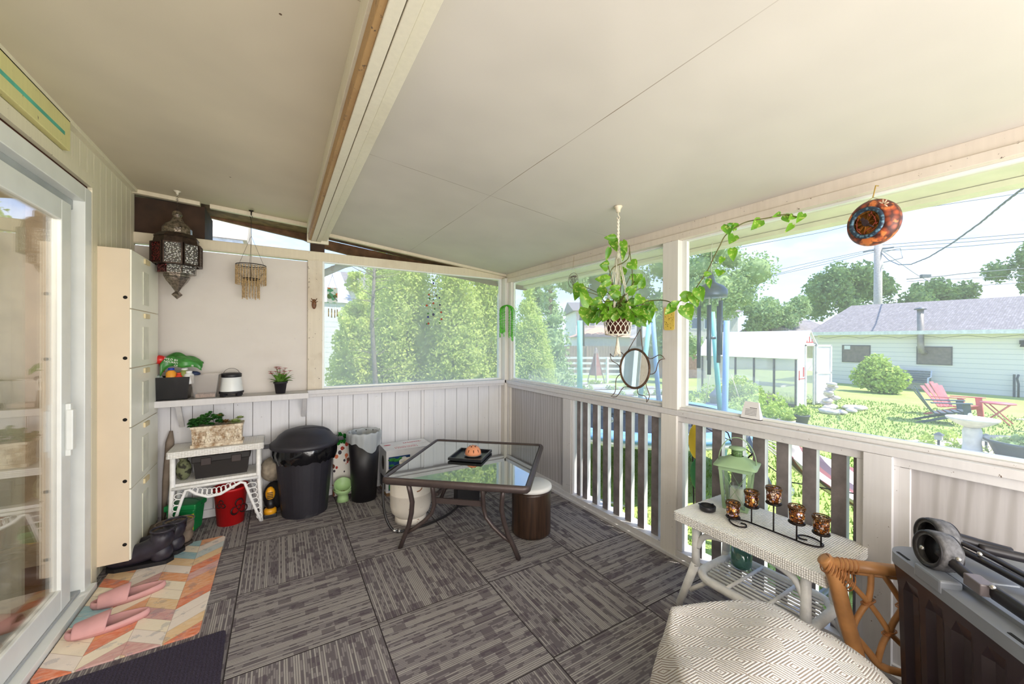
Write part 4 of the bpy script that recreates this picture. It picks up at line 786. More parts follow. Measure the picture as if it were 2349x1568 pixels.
item('plastic_wrap','wad of crinkled clear plastic at the left of the black bin','plastic',MB().ball((0,0,0),.04,10,0,(1.1,.8,.8)),(-.755,3.68,1.10),mk('crinkled_plastic',(176,190,186),.2,var=.4,vs=60,bump=1,bs=60))
item('blue_pouch','dark blue pouch folded over the right rim of the black bin','pouch',MB().ball((0,0,0),.035,10,0,(1.2,.9,.6)),(-.545,3.70,1.125),mk('navy_fabric',(34,48,84),.6))
FROST=glassm('frosted_plastic',(.86,.84,.82,1),.35,.10)
o=tub(MB(),-.085,.085,-.08,.08,0,.175,.022).build('clear_container',FROST); o.location=(-.47,3.70,.945); tag(o,'translucent plastic tub with a little pinkish residue beside the black bin','container')
item('residue','pinkish grain left in the bottom of the clear tub','grain',MB().prism([(-.058,-.05),(.058,-.05),(.058,.05),(-.058,.05)],.004,.03),(-.47,3.70,.945),mk('pink_grain',(214,184,166),.9,var=.3,vs=90))
cl_=thing('camping_lantern','white camping lantern with black lid and black feet on the shelf','lantern',(-.315,3.70,.945))
MB().lathe([(.076,.035),(.074,.05),(.062,.145),(.060,.15)],(0,0,0),32).build('globe',mk('lantern_white',(232,234,232),.3,var=.03),cl_)
MB().lathe([(.064,.146),(.066,.15),(.066,.172),(.058,.178),(.001,.18)],(0,0,0),32).build('lid',BLACK,cl_)
f=MB().lathe([(.078,.022),(.080,.026),(.080,.038),(.07,.04)],(0,0,0),32)
for k in range(4): q=PI/4+k*PI/2; f.box(-.018,.018,-.01,.01,0,.03,0,T(.07*math.cos(q),.07*math.sin(q),0)@rz(q+PI/2))
f.build('base',BLACK,cl_); MB().tube([(.05*math.cos(t_),0,.172+.042*math.sin(t_)) for t_ in [PI*i/14 for i in range(15)]],.0015,5).build('wire_handle',BLKMET,cl_)
# potted pink plant
PLEAF=leafm('plant_leaf_green',(66,120,44),(140,180,84),.2); PINK=leafm('pink_petals',(206,96,112),(232,150,156),.2)
pp_=thing('potted_plant','small black pot of broad-leaved plant with pink flowers on the shelf','potted plant',(.012,3.68,.945))
MB().lathe([(.034,0),(.045,.082),(.051,.082),(.051,.097),(.046,.097),(.044,.085),(.001,.083)],(0,0,0),28).build('pot',mk('pot_black',(40,36,42),.5),pp_)
def leaf(m,base,dir_,L,w,droop=.3,mi=0,up=(0,0,1),cup=.25,n=5):
    d_=Vector(dir_).normalized(); u=Vector(up); sd=d_.cross(u)
    if sd.length<.05: sd=Vector((1,0,0))
    sd.normalize(); nn=sd.cross(d_); vs=[];b=Vector(base)
    for i in range(n+1):
        t_=i/n; c=b+d_*L*t_-Vector((0,0,1))*droop*L*t_*t_; ww=w*(math.sin(PI*min(1,t_**.75*.98+.02))**.8)*(1-.15*t_)
        if i==n: ww=.0004
        vs+=[c-sd*ww+nn*ww*cup,c,c+sd*ww+nn*ww*cup]
    m.add(vs,[(3*i+k,3*i+k+1,3*i+k+4,3*i+k+3) for i in range(n) for k in (0,1)],mi,True)
rg=random.Random(5); m=MB(); fl=MB()
for i in range(34):
    q=rg.uniform(0,2*PI); e=rg.uniform(.5,1.5); L=rg.uniform(.06,.14); b=Vector((.02*math.cos(q),.02*math.sin(q),.085)); dr=(math.cos(q)*math.cos(e),math.sin(q)*math.cos(e),math.sin(e)); 
    leaf(m,b,dr,L,.017,.35)
for i in range(16):
    q=rg.uniform(0,2*PI); e=rg.uniform(.7,1.35); L=rg.uniform(.10,.15); c=Vector((math.cos(q)*math.cos(e)*L,math.sin(q)*math.cos(e)*L,.08+L*math.sin(e)*.95)); m.tube([(0,0,.085),c],.0016,4)
    for k in range(6): a=k*PI/3; leaf(fl,c,(math.cos(a),math.sin(a),.5),.024,.011,.3)
m.build('foliage',PLEAF,pp_); fl.build('flowers',PINK,pp_)
# wooden insect ornament on the stained post
ci=thing('wooden_insect','brown carved wooden insect fixed on the stained post','ornament',(.262,3.79,1.69)); BRW=mk('ornament_brown',(120,74,40),.5,var=.4,vs=70)
MB().ball((0,-.008,0),.024,12,0,(.75,.4,1.6)).build('body',BRW,ci); m=MB()
for s_ in (-1,1): m.tube([(s_*.008,-.01,.03),(s_*.022,-.012,.055)],.003,5).tube([(s_*.01,-.01,.02),(s_*.028,-.012,.03)],.003,5)
m.ball((0,-.01,.036),.012,8).build('head',BRW,ci)
# ---- wicker side table
WK=None
s=N('white_wicker'); v=s.co(); wv=s.n('ShaderNodeTexWave',{'Vector':v,'Scale':38.,'Distortion':1.2,'Detail':1.},bands_direction='Y').outputs[1]; wx=s.n('ShaderNodeTexWave',{'Vector':v,'Scale':20.,'Distortion':.8},bands_direction='X').outputs[1]
h=s.m('MULTIPLY',wv,s.m('ADD',.5,wx)); n=s.noise(v,5,3); WK=s.out(s.bsdf(s.mix(s.m('MULTIPLY',s.step(h,.5,0.),.18),s.mix(s.step(n,.4,.8),lin((250,248,244)),lin((232,226,218))),lin((170,160,146))),.6,Normal=s.bump(h,.5,.006)))
WKP=mk('white_rattan_wrap',(248,247,245),.5,var=.06,vs=30,bump=.4,bs=160)
def wovenslab(m,x0,x1,y0,y1,z0,z1,amp=.004,rows=4,step=.02):
    nx=int((x1-x0)/step); ny=int((y1-y0)/step); per=[(x0+(x1-x0)*i/nx,y0,0,-1) for i in range(nx)]+[(x1,y0+(y1-y0)*i/ny,1,0) for i in range(ny)]+[(x1-(x1-x0)*i/nx,y1,0,1) for i in range(nx)]+[(x0,y1-(y1-y0)*i/ny,-1,0) for i in range(ny)]
    k=len(per)
    for r in range(rows):
        za=z0+(z1-z0)*r/rows; zb=z0+(z1-z0)*(r+1)/rows; vs=[]
        for z,q in ((za,0),((za+zb)/2,1),(zb,0)):
            for i,(x,y,nx_,ny_) in enumerate(per):
                a=amp*(q*.8+.6*((i+r)%2)); vs.append((x+nx_*a,y+ny_*a,z))
        m.add(vs,[(j*k+i,j*k+(i+1)%k,(j+1)*k+(i+1)%k,(j+1)*k+i) for j in (0,1) for i in range(k)],0,True)
    m.add([(x0,y0,z1),(x1,y0,z1),(x1,y1,z1),(x0,y1,z1)],[(0,1,2,3)]); m.add([(x0,y0,z0),(x1,y0,z0),(x1,y1,z0),(x0,y1,z0)],[(3,2,1,0)])
wt=thing('wicker_side_table','white wicker side table with ring-work skirt, holding the cherub planter','side table',(-.66,3.49,0))
m=MB(); wovenslab(m,0,.56,0,.27,.555,.60); m.build('tabletop',WK,wt)
m=MB(); wovenslab(m,.02,.54,.02,.26,.352,.372,.003,2); m.build('lower_shelf',WK,wt)
for x in (.03,.53):
    for y in (.02,.25): 
        sx=-.02 if x<.1 else .02; MB().tube([(x,y,.56),(x,y,.36),(x+sx*.3,y,.25),(x+sx,y,.0)],[.016,.016,.014,.012],10).build('leg',WKP,wt)
for yy,nm in ((.0,'front_skirt'),(.262,'back_skirt')):
    m=MB(); arch=[(.02,.0),(.055,.16),(.085,.27),(.105,.325),(.125,.325),(.16,.29),(.23,.255),(.30,.262),(.37,.30),(.42,.325),(.445,.315),(.475,.22),(.515,.10),(.545,.01)]
    m.tube([(x,yy,z) for x,z in arch],.010,8); m.tube([(.03,yy,.345),(.53,yy,.345)],.011,8)
    def rings(pts,r):
        for (x,z,e) in pts: m.tube([(x+r*e*math.cos(t_),yy,z+r*math.sin(t_)) for t_ in [2*PI*i/14 for i in range(14)]],.0035,5,closed=True)
    rings([(.155+.027*k,.312-.022*math.sin(PI*k/8),.7) for k in range(9)],.024)
    rings([(.030,.05,1),(.033,.09,1),(.040,.13,1),(.046,.17,1),(.052,.21,1),(.060,.25,1.2),(.068,.29,1.3)],.020); rings([(.537,.05,.8),(.528,.09,.9),(.518,.13,1),(.51,.17,1),(.502,.21,1.1),(.494,.25,1.3),(.487,.29,1.5)],.021)
    m.build(nm,WKP,wt)
# ---- cherub planter
s=N('antique_stone'); v=s.co(); n=s.noise(v,26,4,.7); STONE=s.out(s.bsdf(s.mix(s.step(n,.35,.62),lin((156,124,90)),lin((234,222,200))),.85,Normal=s.bump(n,.6,.01)))
cp=thing('cherub_planter','cream stone trough planter with cherub relief on the wicker side table','planter',(-.385,3.60,.602))
m=MB(); tub(m,-.15,.15,-.065,.065,.0,.150,.006,.012); m.box(-.156,.156,-.07,.07,.135,.152).box(-.155,.155,-.07,.07,0,.022).build('trough',STONE,cp,bevel=.002)
m=MB(); rg=random.Random(2)
for side in (-1,):
    for k in range(5):
        x=-.115+k*.057; y=-.064
        m.ball((x,y,.105),.013,8,0,(1,.7,1)).ball((x,y,.078),.016,8,0,(.9,.6,1.2)).tube([(x-.005,y,.062),(x-.013,y,.03)],[.008,.006],6).tube([(x+.005,y,.062),(x+.014,y,.035)],[.008,.006],6).tube([(x-.01,y,.086),(x-.027,y,.09)],[.006,.004],6).tube([(x+.01,y,.086),(x+.026,y,.075)],[.006,.004],6)
        m.ball((x+.028,y,.05),.012,6,0,(1.2,.5,.8)).ball((x+.028,y,.115),.010,6,0,(1.3,.5,.8))
m.build('cherub_relief',STONE,cp)
m=MB(); rg=random.Random(8)
def rosette(m,c,r,n,rings_,w,up0=.3,mi=0):
    for j in range(rings_):
        e=up0+j*(1.3-up0)/rings_
        for k in range(n): q=2*PI*k/n+j*.5; leaf(m,c,(math.cos(q)*math.cos(e),math.sin(q)*math.cos(e),math.sin(e)),r*(1-.15*j),w,.1,mi,cup=.1,n=3)
for i in range(95):
    x=rg.uniform(-.17,.02); z=.155+rg.uniform(0,.085)*(1-abs(x+.05)*5.5); rosette(m,(x,rg.uniform(-.075,.05),z),.024,6,3,.008,.1)
m.build('bushy_succulent',leafm('succulent_green',(44,100,48),(104,164,84),.1),cp)
m=MB(); rosette(m,(.045,-.03,.165),.055,9,5,.006,.1); rosette(m,(.0,.0,.20),.05,8,4,.008,.3); m.build('spiky_succulent',leafm('succulent_red',(110,70,48),(170,140,84),.1),cp)
m=MB(); rosette(m,(.105,-.03,.16),.055,7,4,.016,.1); rosette(m,(.13,.02,.175),.04,7,3,.012,.3); m.build('pale_succulent',leafm('succulent_pale',(150,176,104),(204,212,150),.1),cp)
# toolbox and camo bag on the lower shelf
DKP=mk('tool_black',(30,24,22),.5,var=.2)
tb_=thing('tool_box','black plastic tool box with two latches on the lower wicker shelf','tool box',(-.36,3.63,.374))
m=MB(); tub(m,-.165,.165,-.08,.09,0,.12,.012,.02).build('case',DKP,tb_); MB().box(-.175,.175,-.09,.10,.118,.165).build('lid',DKP,tb_,bevel=.006)
for x in (-.09,.09): MB().box(x-.03,x+.03,-.10,-.088,.10,.15).build('latch',mk('latch_brown',(58,46,44),.4),tb_,bevel=.003)
s=N('camo'); v=s.co(); n=s.noise(v,26,2); CAMO=s.out(s.bsdf(s.mix(s.step(n,.45,.55),lin((48,46,34)),lin((112,116,84))),.8))
item('camo_bag','small camouflage cloth bag beside the tool box on the wicker shelf','bag',MB().ball((0,0,.07),.075,14,0,(.62,.7,1)).tube([(0,0,.13),(.0,0,.165)],[.02,.03],8),(-.585,3.60,.375),CAMO)
# ---- items on the floor at left
GRN=mk('bucket_green',(20,128,66),.35,var=.06); YEL=mk('label_yellow',(236,212,70),.45,var=.05)
fb=thing('fertilizer_tub','green lidded fertilizer tub with yellow label under the wicker side table','tub',(-.575,3.62,0),R(-18))
m=MB(); m.quadbox([(-.075,-.06,0),(.075,-.06,0),(.075,.06,0),(-.075,.06,0)],[(-.09,-.07,.17),(.09,-.07,.17),(.09,.07,.17),(-.09,.07,.17)]).build('tub',GRN,fb,bevel=.012)
MB().box(-.098,.098,-.078,.078,.165,.205).build('lid',GRN,fb,bevel=.008)
MB().quadbox([(-.078,-.0705,.02),(.078,-.0705,.02),(.078,-.062,.02),(-.078,-.062,.02)],[(-.083,-.0745,.10),(.083,-.0745,.14),(.083,-.066,.14),(-.083,-.066,.10)]).build('label',YEL,fb)
f=MB().lathe([(.001,0),(.030,.001),(.030,.003),(.001,.003)],(0,0,0),24,M=T(0,-.076,.118)@Matrix.Rotation(R(90),4,'X')@Matrix.Diagonal((1,.7,1,1))).build('round_logo',mk('logo_black',(20,24,20),.5),fb)
text("Miracle-Gro",.0115,T(-.0,-.0795,.118)@Matrix.Rotation(R(90),4,'X'),WTX,'lettering',f,.0004) if False else None
m=text("Miracle-Gro",.0115,T(*fb.location)@rz(R(-18))@T(0,-.0800,.118)@Matrix.Rotation(R(90),4,'X'),WTX,'lettering',fb,.0004)
MB().tube([(.10*math.cos(t_),.0,.18+.05*math.sin(t_)) for t_ in [PI*i/12 for i in range(13)]],.003,6).build('handle',mk('handle_dark_green',(16,70,44),.5),fb)
rb=thing('red_bucket','red bucket with black biohazard mark under the wicker side table','bucket',(-.31,3.61,0)); RDB=mk('bucket_red',(196,22,26),.4,var=.1); BKM=mk('mark_black',(40,10,12),.5)
MB().lathe([(.085,0),(.105,.255),(.112,.255),(.112,.275),(.106,.275),(.102,.26),(.084,.01),(.001,.01)],(0,0,0),36).build('pail',RDB,rb)
def markat(q,z,sc):
    rr=.0905+.0205*z/.255+.0012; c=Vector((rr*math.cos(q),rr*math.sin(q),z)); ex=Vector((-math.sin(q),math.cos(q),0)); ey=Vector((0,0,1)); m=MB()
    for k in range(3):
        a0=PI/2+k*2*PI/3; cx,cy=.022*math.cos(a0)*sc,.022*math.sin(a0)*sc; pts=[]
        for i in range(13):
            t_=a0+PI+.5+(2*PI-1.0)*i/12; pts.append(c+ex*(cx+.018*sc*math.cos(t_))+ey*(cy+.018*sc*math.sin(t_)))
        m.tube(pts,[.0012+.004*sc*math.sin(PI*i/12) for i in range(13)],5,flat=(1,.3),upv=ey)
    m.tube([c+ex*.010*sc*math.cos(t_)+ey*.010*sc*math.sin(t_) for t_ in [2*PI*i/12 for i in range(12)]],.002*sc,4,closed=True); return m
markat(R(-55),.13,1.5).build('biohazard_mark',BKM,rb); markat(R(-118),.17,.8).build('biohazard_mark',BKM,rb)
MB().tube([(.112,0,.25),(.14,-.03,.16),(.135,-.06,.08),(.11,-.05,.12)],.0025,5).build('wire_handle',mk('white_wire',(220,216,210),.5),rb)
# trash can
TC=mk('trash_black',(38,36,44),.5,var=.1,bump=.2,bs=200)
tc=thing('trash_can','large black ribbed trash can with domed lid and bag against the back wall','trash can',(.185,3.545,0))
n=48; prof=[(0,.165),(.02,.168),(.5,.212),(.54,.215)]; m=MB(); vs=[]
for z,r in prof:
    for j in range(n): q=2*PI*j/n; rr=r*(1-(.022 if (j//4)%2 and .01<z<.51 else 0)); vs.append((rr*math.cos(q),rr*math.sin(q),z))
m.add(vs,[(i*n+j,i*n+(j+1)%n,(i+1)*n+(j+1)%n,(i+1)*n+j) for i in range(len(prof)-1) for j in range(n)]+[tuple(range(n-1,-1,-1))],0,False); m.lathe([(.2,.44),(.222,.445),(.222,.46),(.215,.465)],(0,0,0),48); m.build('body',TC,tc,bevel=.0)
m=MB(); rg=random.Random(1); vs=[]; nn=72
for jz,(z,r) in enumerate([(.43,.222),(.46,.232),(.50,.235),(.54,.228)]):
    for j in range(nn): q=2*PI*j/nn; vs.append(((r+rg.uniform(-.006,.006))*math.cos(q),(r+rg.uniform(-.006,.006))*math.sin(q),z+rg.uniform(-.010,.010)*(jz==0)))
m.add(vs,[(i*nn+j,i*nn+(j+1)%nn,(i+1)*nn+(j+1)%nn,(i+1)*nn+j) for i in range(3) for j in range(nn)],0,True).build('liner_bag',mk('bin_bag_black',(14,14,18),.12),tc)
m=MB().lathe([(.243,.535),(.248,.54),(.248,.565),(.235,.575),(.225,.585),(.215,.59),(.19,.625),(.15,.655),(.09,.672),(.001,.676)],(0,0,0),48).build('lid',TC,tc)
MB().box(-.285,-.235,-.04,.04,.545,.563).build('lid_handle',TC,tc,bevel=.004); MB().box(.235,.285,-.04,.04,.545,.563).build('lid_handle',TC,tc,bevel=.004)
MB().ball((.03,-.02,.625),.155,24,0,(1,.45,.36),None).build('lid_grip',TC,tc)
# dirty white cushion-like bag, yellow tool
item('cloth_sack','dirty off-white stuffed sack between the wicker table and trash can','sack',MB().ball((0,0,0),.11,16,0,(.75,.6,.9)),(-.045,3.70,.33),mk('dirty_canvas',(186,172,152),.85,var=.35,vs=14,bump=.4,bs=30))
item('dark_bag','dark crumpled bag under the off-white sack, behind the trash can','bag',MB().ball((0,0,.11),.12,12,0,(.65,.5,.98)),(-.03,3.71,0),mk('dark_cloth',(34,30,32),.8))
YT=mk('tool_yellow',(240,168,30),.4); dt=thing('cordless_tool','yellow and black cordless power tool standing beside the trash can','power tool',(-.055,3.56,0))
MB().ball((0,0,.18),.036,12,0,(.95,.9,1.5)).build('motor_housing',YT,dt); MB().tube([(0,0,.14),(.005,0,.05)],.026,12).build('grip',BLACK,dt); MB().box(-.045,.045,-.035,.035,0,.03).build('battery',BLACK,dt,bevel=.006); MB().lathe([(.044,.03),(.042,.06),(.03,.07)],(0,0,0),16).build('collar',YT,dt)
m=MB()
for k in range(4): m.box(-.02,.02,-.0365,-.033,.155+k*.013,.160+k*.013)
m.build('vent_slots',BLACK,dt)
item('red_case','dark red case standing in the corner behind the shoe cabinet','case',MB().box(-.03,.03,-.03,.03,0,.42),(-.80,3.745,0),mk('dark_red',(120,24,26),.5),bevel=.004)
item('umbrella','brown folded umbrella leaning in the corner behind the wicker table','umbrella',MB().tube([(0,0,0),(.02,.0,.35),(.035,.03,.62),(.04,.04,.7)],[.008,.022,.026,.01],8),(-.725,3.73,0),mk('brown_cloth',(150,134,120),.8,var=.25))
# boots
def boot(label,loc,rot,mat,solem,sh=.17,grp='black ankle boots on the mat'):
    t=thing('boot',label,'boot',loc,rot,grp)
    MB().tube([(.170,0,.036),(.155,0,.048),(.10,0,.060),(.04,0,.070),(-.03,0,.088),(-.072,0,.115),(-.088,0,.13),(-.090,0,sh)],[.016,.040,.054,.057,.060,.062,.058,.064],18).ball((-.082,0,.062),.060,16,0,(1.0,.95,1.0)).build('upper',mat,t,sub=1)
    ol=[(.175,0),(.165,.028),(.12,.050),(.05,.052),(-.05,.048),(-.12,.044),(-.145,.0)]; ol=ol+[(x,-y) for x,y in ol[-2:0:-1]]
    MB().prism(ol,0,.022).build('sole',solem,t,bevel=.004); MB().tube([(-.09+.058*math.cos(t_),.056*math.sin(t_),sh+.001) for t_ in [2*PI*i/20 for i in range(20)]],.006,6,closed=True).build('collar',mat,t)
    MB().tube([(-.145,0,sh-.03),(-.155,0,sh+.01),(-.14,0,sh+.012)],.004,5).build('pull_tab',solem,t); return t
BB=mk('boot_black',(46,41,52),.45,var=.25,vs=20,bump=.2,bs=60); BS=mk('boot_sole',(22,20,24),.7); BRB=mk('boot_brown',(122,106,92),.75,var=.35,vs=18); BRS=mk('boot_brown_sole',(60,50,44),.8)
boot('black slip-on ankle boot nearest the door, half under the cabinet',(-.70,3.17,.008),R(172),BB,BS,.20)
boot('black slip-on ankle boot behind its pair at the foot of the cabinet',(-.66,3.28,.008),R(168),BB,BS,.20)
boot('worn brown shoe next to the cabinet, left one of the brown pair',(-.68,3.44,.004),R(120),BRB,BRS,.16,'worn brown shoes by the cabinet')
boot('worn brown shoe nearest the green fertilizer tub',(-.58,3.44,.004),R(112),BRB,BRS,.17,'worn brown shoes by the cabinet')
# mat
s=N('chevron_marble'); v=s.co(); x,y,z=s.xyz(v); w_=.138; h_=.088
u=s.m('DIVIDE',s.m('ADD',x,1.),w_); cidx=s.m('FLOOR',u); fr_=s.m('FRACT',u); par=s.m('MODULO',cidx,2.)
tri=s.m('ADD',s.m('MULTIPLY',par,fr_),s.m('MULTIPLY',s.m('SUBTRACT',1,par),s.m('SUBTRACT',1,fr_)))
vv=s.m('DIVIDE',s.m('ADD',s.m('ADD',y,2),s.m('MULTIPLY',tri,.105)),h_); si=s.m('FLOOR',vv); fv=s.m('FRACT',vv)
rnd=s.n('ShaderNodeTexWhiteNoise',{'Vector':s.cmb(cidx,si,3.)},noise_dimensions='3D').outputs[0]
cr=s.n('ShaderNodeValToRGB',{0:rnd}); cr.color_ramp.interpolation='CONSTANT'; e=cr.color_ramp.elements; cols=[(0,(240,226,200)),(.2,(226,150,96)),(.36,(222,112,62)),(.48,(236,222,210)),(.62,(140,186,196)),(.74,(206,150,146)),(.84,(228,190,138)),(.93,(196,206,206))]
e[0].position=0; e[0].color=lin(cols[0][1]); e[1].position=cols[1][0]; e[1].color=lin(cols[1][1])
for p_,c_ in cols[2:]: q=e.new(p_); q.color=lin(c_)
gn=s.noise(s.map(v,(9,26,1),(0,0,.6)),2.2,5,.7); c=s.mix(s.m('MULTIPLY',s.step(gn,.35,.75),.42),cr.outputs[0],lin((250,240,224))); vn=s.noise(v,16,5,.7); c=s.mix(s.m('MULTIPLY',s.step(vn,.56,.60),.3),c,lin((110,120,140)))
c=s.mix(s.m('MULTIPLY',s.m('MAXIMUM',s.m('LESS_THAN',fv,.03),s.m('LESS_THAN',fr_,.015)),.6),c,lin((150,110,90))); MATM=s.out(s.bsdf(c,.35,Specular_IOR_Level=.3))
def rrect(x0,x1,y0,y1,r,n=6): return [(cx+r*math.cos(a),cy+r*math.sin(a)) for cx,cy,a0 in ((x1-r,y0+r,-PI/2),(x1-r,y1-r,0),(x0+r,y1-r,PI/2),(x0+r,y0+r,PI)) for a in [a0+PI/2*i/n for i in range(n+1)]]
tag(MB().prism(rrect(-.853,-.317,2.30,3.36,.03),.001,.008).build('door_mat',[MATM]),'chevron marble-pattern mat of orange, cream and blue pieces by the door','mat')
RUGM=None; s=N('dark_rug'); v=s.co(); rb_=s.n('ShaderNodeTexWave',{'Vector':v,'Scale':22.,'Distortion':.3},bands_direction='X').outputs[1]; n=s.noise(v,260,2,.8); RUGM=s.out(s.bsdf(s.mix(s.step(n,.4,.6),lin((34,28,44)),lin((70,60,82))),.95,Normal=s.bump(s.m('ADD',rb_,n),.7,.008)))
o=MB().prism(rrect(-.30,.26,-.9,0,.02),.001,.012).build('entry_rug',RUGM); o.location=(-.47,2.25,0); o.rotation_euler=(0,0,R(2)); tag(o,'dark purple-black ribbed rug at the bottom left, beside the chevron mat','rug')
# slippers
PKS=mk('pink_foam',(202,150,148),.6,var=.05,vs=20,bump=.1,bs=200)
def slipper(label,loc,rot):
    t=thing('slipper',label,'slipper',loc,rot,'pink slippers on the chevron mat'); ol=[]
    for i in range(36):
        a=2*PI*i/36; x=.142*math.cos(a); y=.046*math.sin(a)*(1+.12*math.cos(a))*(1-.10*math.cos(2*a)); ol.append((x,y))
    m=MB(); k=36; vs=[(x*.96,y*.94,0) for x,y in ol]+[(x*1.02,y*1.06,.016) for x,y in ol]+[(x*1.0,y*1.02,.030+.006*abs(x)/.14) for x,y in ol]+[(x*.93,y*.86,.030+.006*abs(x)/.14) for x,y in ol]+[(x*.90,y*.80,.020) for x,y in ol]
    m.add(vs,[tuple(range(k-1,-1,-1)),tuple(range(4*k,5*k))]+[(r*k+i,r*k+(i+1)%k,(r+1)*k+(i+1)%k,(r+1)*k+i) for r in range(4) for i in range(k)],0,True); m.build('sole',PKS,t)
    def st_(u,v):
        a=PI*u; x=.005+.112*v+ .012*math.sin(a)*(1-v)*-1; hw=.052*(1-.22*v*v); hh=.066-.022*v; return (x,hw*math.cos(a)*1.02,.012+hh*math.sin(a)**.8)
    MB().grid(st_,18,8).build('strap',PKS,t,solid=.006,sub=1); return t
slipper('nearer pink foam slide slipper on the chevron mat',(-.69,2.565,.008),R(186)); slipper('farther pink foam slide slipper on the chevron mat',(-.675,2.80,.008),R(190))
# vegetable print bag, green bowl
s=N('vegetable_print'); v=s.co(); n=s.n('ShaderNodeTexVoronoi',{'Vector':s.map(v,(24,1,19)),'Scale':1.},feature='F1'); cc=s.n('ShaderNodeValToRGB',{0:s.xyz(n.outputs[1])[0]}); cc.color_ramp.interpolation='CONSTANT'; e=cc.color_ramp.elements; e[0].color=lin((176,52,34)); e[1].position=.3; e[1].color=lin((110,62,40)); q=e.new(.5); q.color=lin((52,36,52)); q=e.new(.7); q.color=lin((70,130,60)); q=e.new(.85); q.color=lin((214,112,70))
VEG=s.out(s.bsdf(s.mix(s.m('LESS_THAN',n.outputs[0],.36),lin((236,230,222)),cc.outputs[0]),.6))
item('grocery_bag','white shopping bag printed with vegetables behind the trash can','bag',MB().box(-.07,.13,-.025,.025,0,.47),(.48,3.745,0.0),VEG,bevel=.01)
o=MB(); blobs(o,[(0,0,0,.05)],90,.02,0,3,False); item('green_leaves','bunch of dark green leaves poking above the vegetable print bag','leaves',o,(.475,3.73,.50),leafm('herb_green',(20,90,30),(50,140,56)))
pb=thing('pet_bowl','pale green raised pet bowl with a few brown kibbles','bowl',(.475,3.60,0)); PG_=mk('pale_green_plastic',(172,206,146),.4,var=.03)
MB().lathe([(.05,0),(.046,.03),(.04,.055),(.055,.065),(.072,.09),(.076,.105),(.07,.103),(.058,.075),(.001,.065)],(0,0,0),32,M=None).build('bowl',PG_,pb); MB().lathe([(.001,.0),(.068,.01),(.072,.07),(.066,.07),(.058,.02),(.001,.012)],(0,0,0),32,M=T(.0,.03,.09)@Matrix.Rotation(R(38),4,'X')).build('tilted_dish',PG_,pb)
m=MB()
for i in range(26): m.ball((rg.uniform(-.03,.03),rg.uniform(-.03,.02),.08+rg.uniform(0,.006)),.005,5)
m.build('kibble',mk('kibble_brown',(120,72,42),.8),pb)['kind']='stuff'
# black bin with white liner
bn_=thing('waste_bin','tall slim black bin with a white plastic bag folded over its rim','waste bin',(.642,3.56,0)); 
MB().lathe([(.100,0),(.132,.575),(.128,.575),(.097,.01),(.001,.01)],(0,0,0),40).build('body',BLACK,bn_)
m=MB(); nn=64; vs=[]; rg=random.Random(3)
prof=[(-.10,.100,0),(-.04,.118,.2),(.0,.126,.6),(.012,.134,1),(.0,.140,1),(-.03,.141,.9),(-.075,.138,.8)]
for k_,(dz,r,f_) in enumerate(prof):
    for j in range(nn):
        q=2*PI*j/nn; wob=.004*math.sin(9*q+k_)+.003*math.sin(17*q); dr=0
        if k_>=4: tri_=max(0,1-abs(((q-R(285)+PI)%(2*PI))-PI)/.9); dr=-(k_-4)*.045*tri_
        vs.append(((r+wob)*math.cos(q),(r+wob)*math.sin(q),.578+dz+dr+.004*math.sin(13*q)))
m.add(vs,[(i*nn+j,i*nn+(j+1)%nn,(i+1)*nn+(j+1)%nn,(i+1)*nn+j) for i in range(len(prof)-1) for j in range(nn)],0,True)
s=N('thin_white_bag'); a=s.bsdf(lin((214,220,224)),.3); tl=s.n('ShaderNodeBsdfTranslucent',{0:(.85,.88,.9,1)}).outputs[0]; tr=s.n('ShaderNodeBsdfTransparent').outputs[0]; BGW=s.out(s.n('ShaderNodeMixShader',{0:.22,1:s.n('ShaderNodeMixShader',{0:.35,1:a,2:tl}).outputs[0],2:tr}).outputs[0])
m.build('liner_bag',BGW,bn_)
# ================= centre: cardboard box, glass table, tank, stool
s=N('white_cardboard'); n=s.noise(s.co(),6,3); CARD=s.out(s.bsdf(s.mix(s.step(n,.3,.8),lin((238,238,240)),lin((214,214,220))),.5))
REDI=mk('red_ink',(200,40,70),.5,var=.05); BLUI=mk('blue_print',(24,70,130),.45,var=.4,vs=20); GREI=mk('green_print',(60,150,66),.45,var=.4,vs=20); KRAFT=mk('kraft_board',(150,116,84),.8)
bx=thing('cardboard_box','white cardboard carton with red lettering and blue-green print behind the glass table','box',(.815,3.49,0))
MB().box(0,.42,0,.27,.03,.40).build('carton',CARD,bx); MB().box(.004,.416,.004,.266,0,.03).build('base_edge',KRAFT,bx); MB().box(-.004,.424,.125,.275,.40,.404).box(-.004,.424,-.004,.12,.40,.403).build('lid_flaps',CARD,bx)
f=MB().box(.02,.21,-.003,0,.24,.345).build('blue_print_panel',BLUI,bx); m=MB(); 
for k,(x,z,r) in enumerate(((.05,.32,.03),(.09,.31,.028),(.13,.325,.02),(.045,.27,.02))): m.ball((x,-.003,z),r,8,0,(1.2,.06,.5),None)
m.build('green_leaves_print',GREI,f); MB().ball((.155,-.004,.325),.018,8,0,(1.2,.1,.6)).build('white_print',CARD,f)
MB().box(.02,.07,-.003,0,.05,.17).build('blue_print_panel',BLUI,bx); MB().box(.022,.05,-.0045,-.003,.06,.10).build('green_print',GREI,bx); MB().box(.022,.06,-.0045,-.003,.14,.17).build('red_print',REDI,bx)
MB().box(.27,.31,-.003,0,.31,.35).build('navy_logo',mk('navy_ink',(40,60,100),.4),bx); MB().box(.285,.297,-.0045,-.003,.324,.336).build('logo_square',CARD,bx)
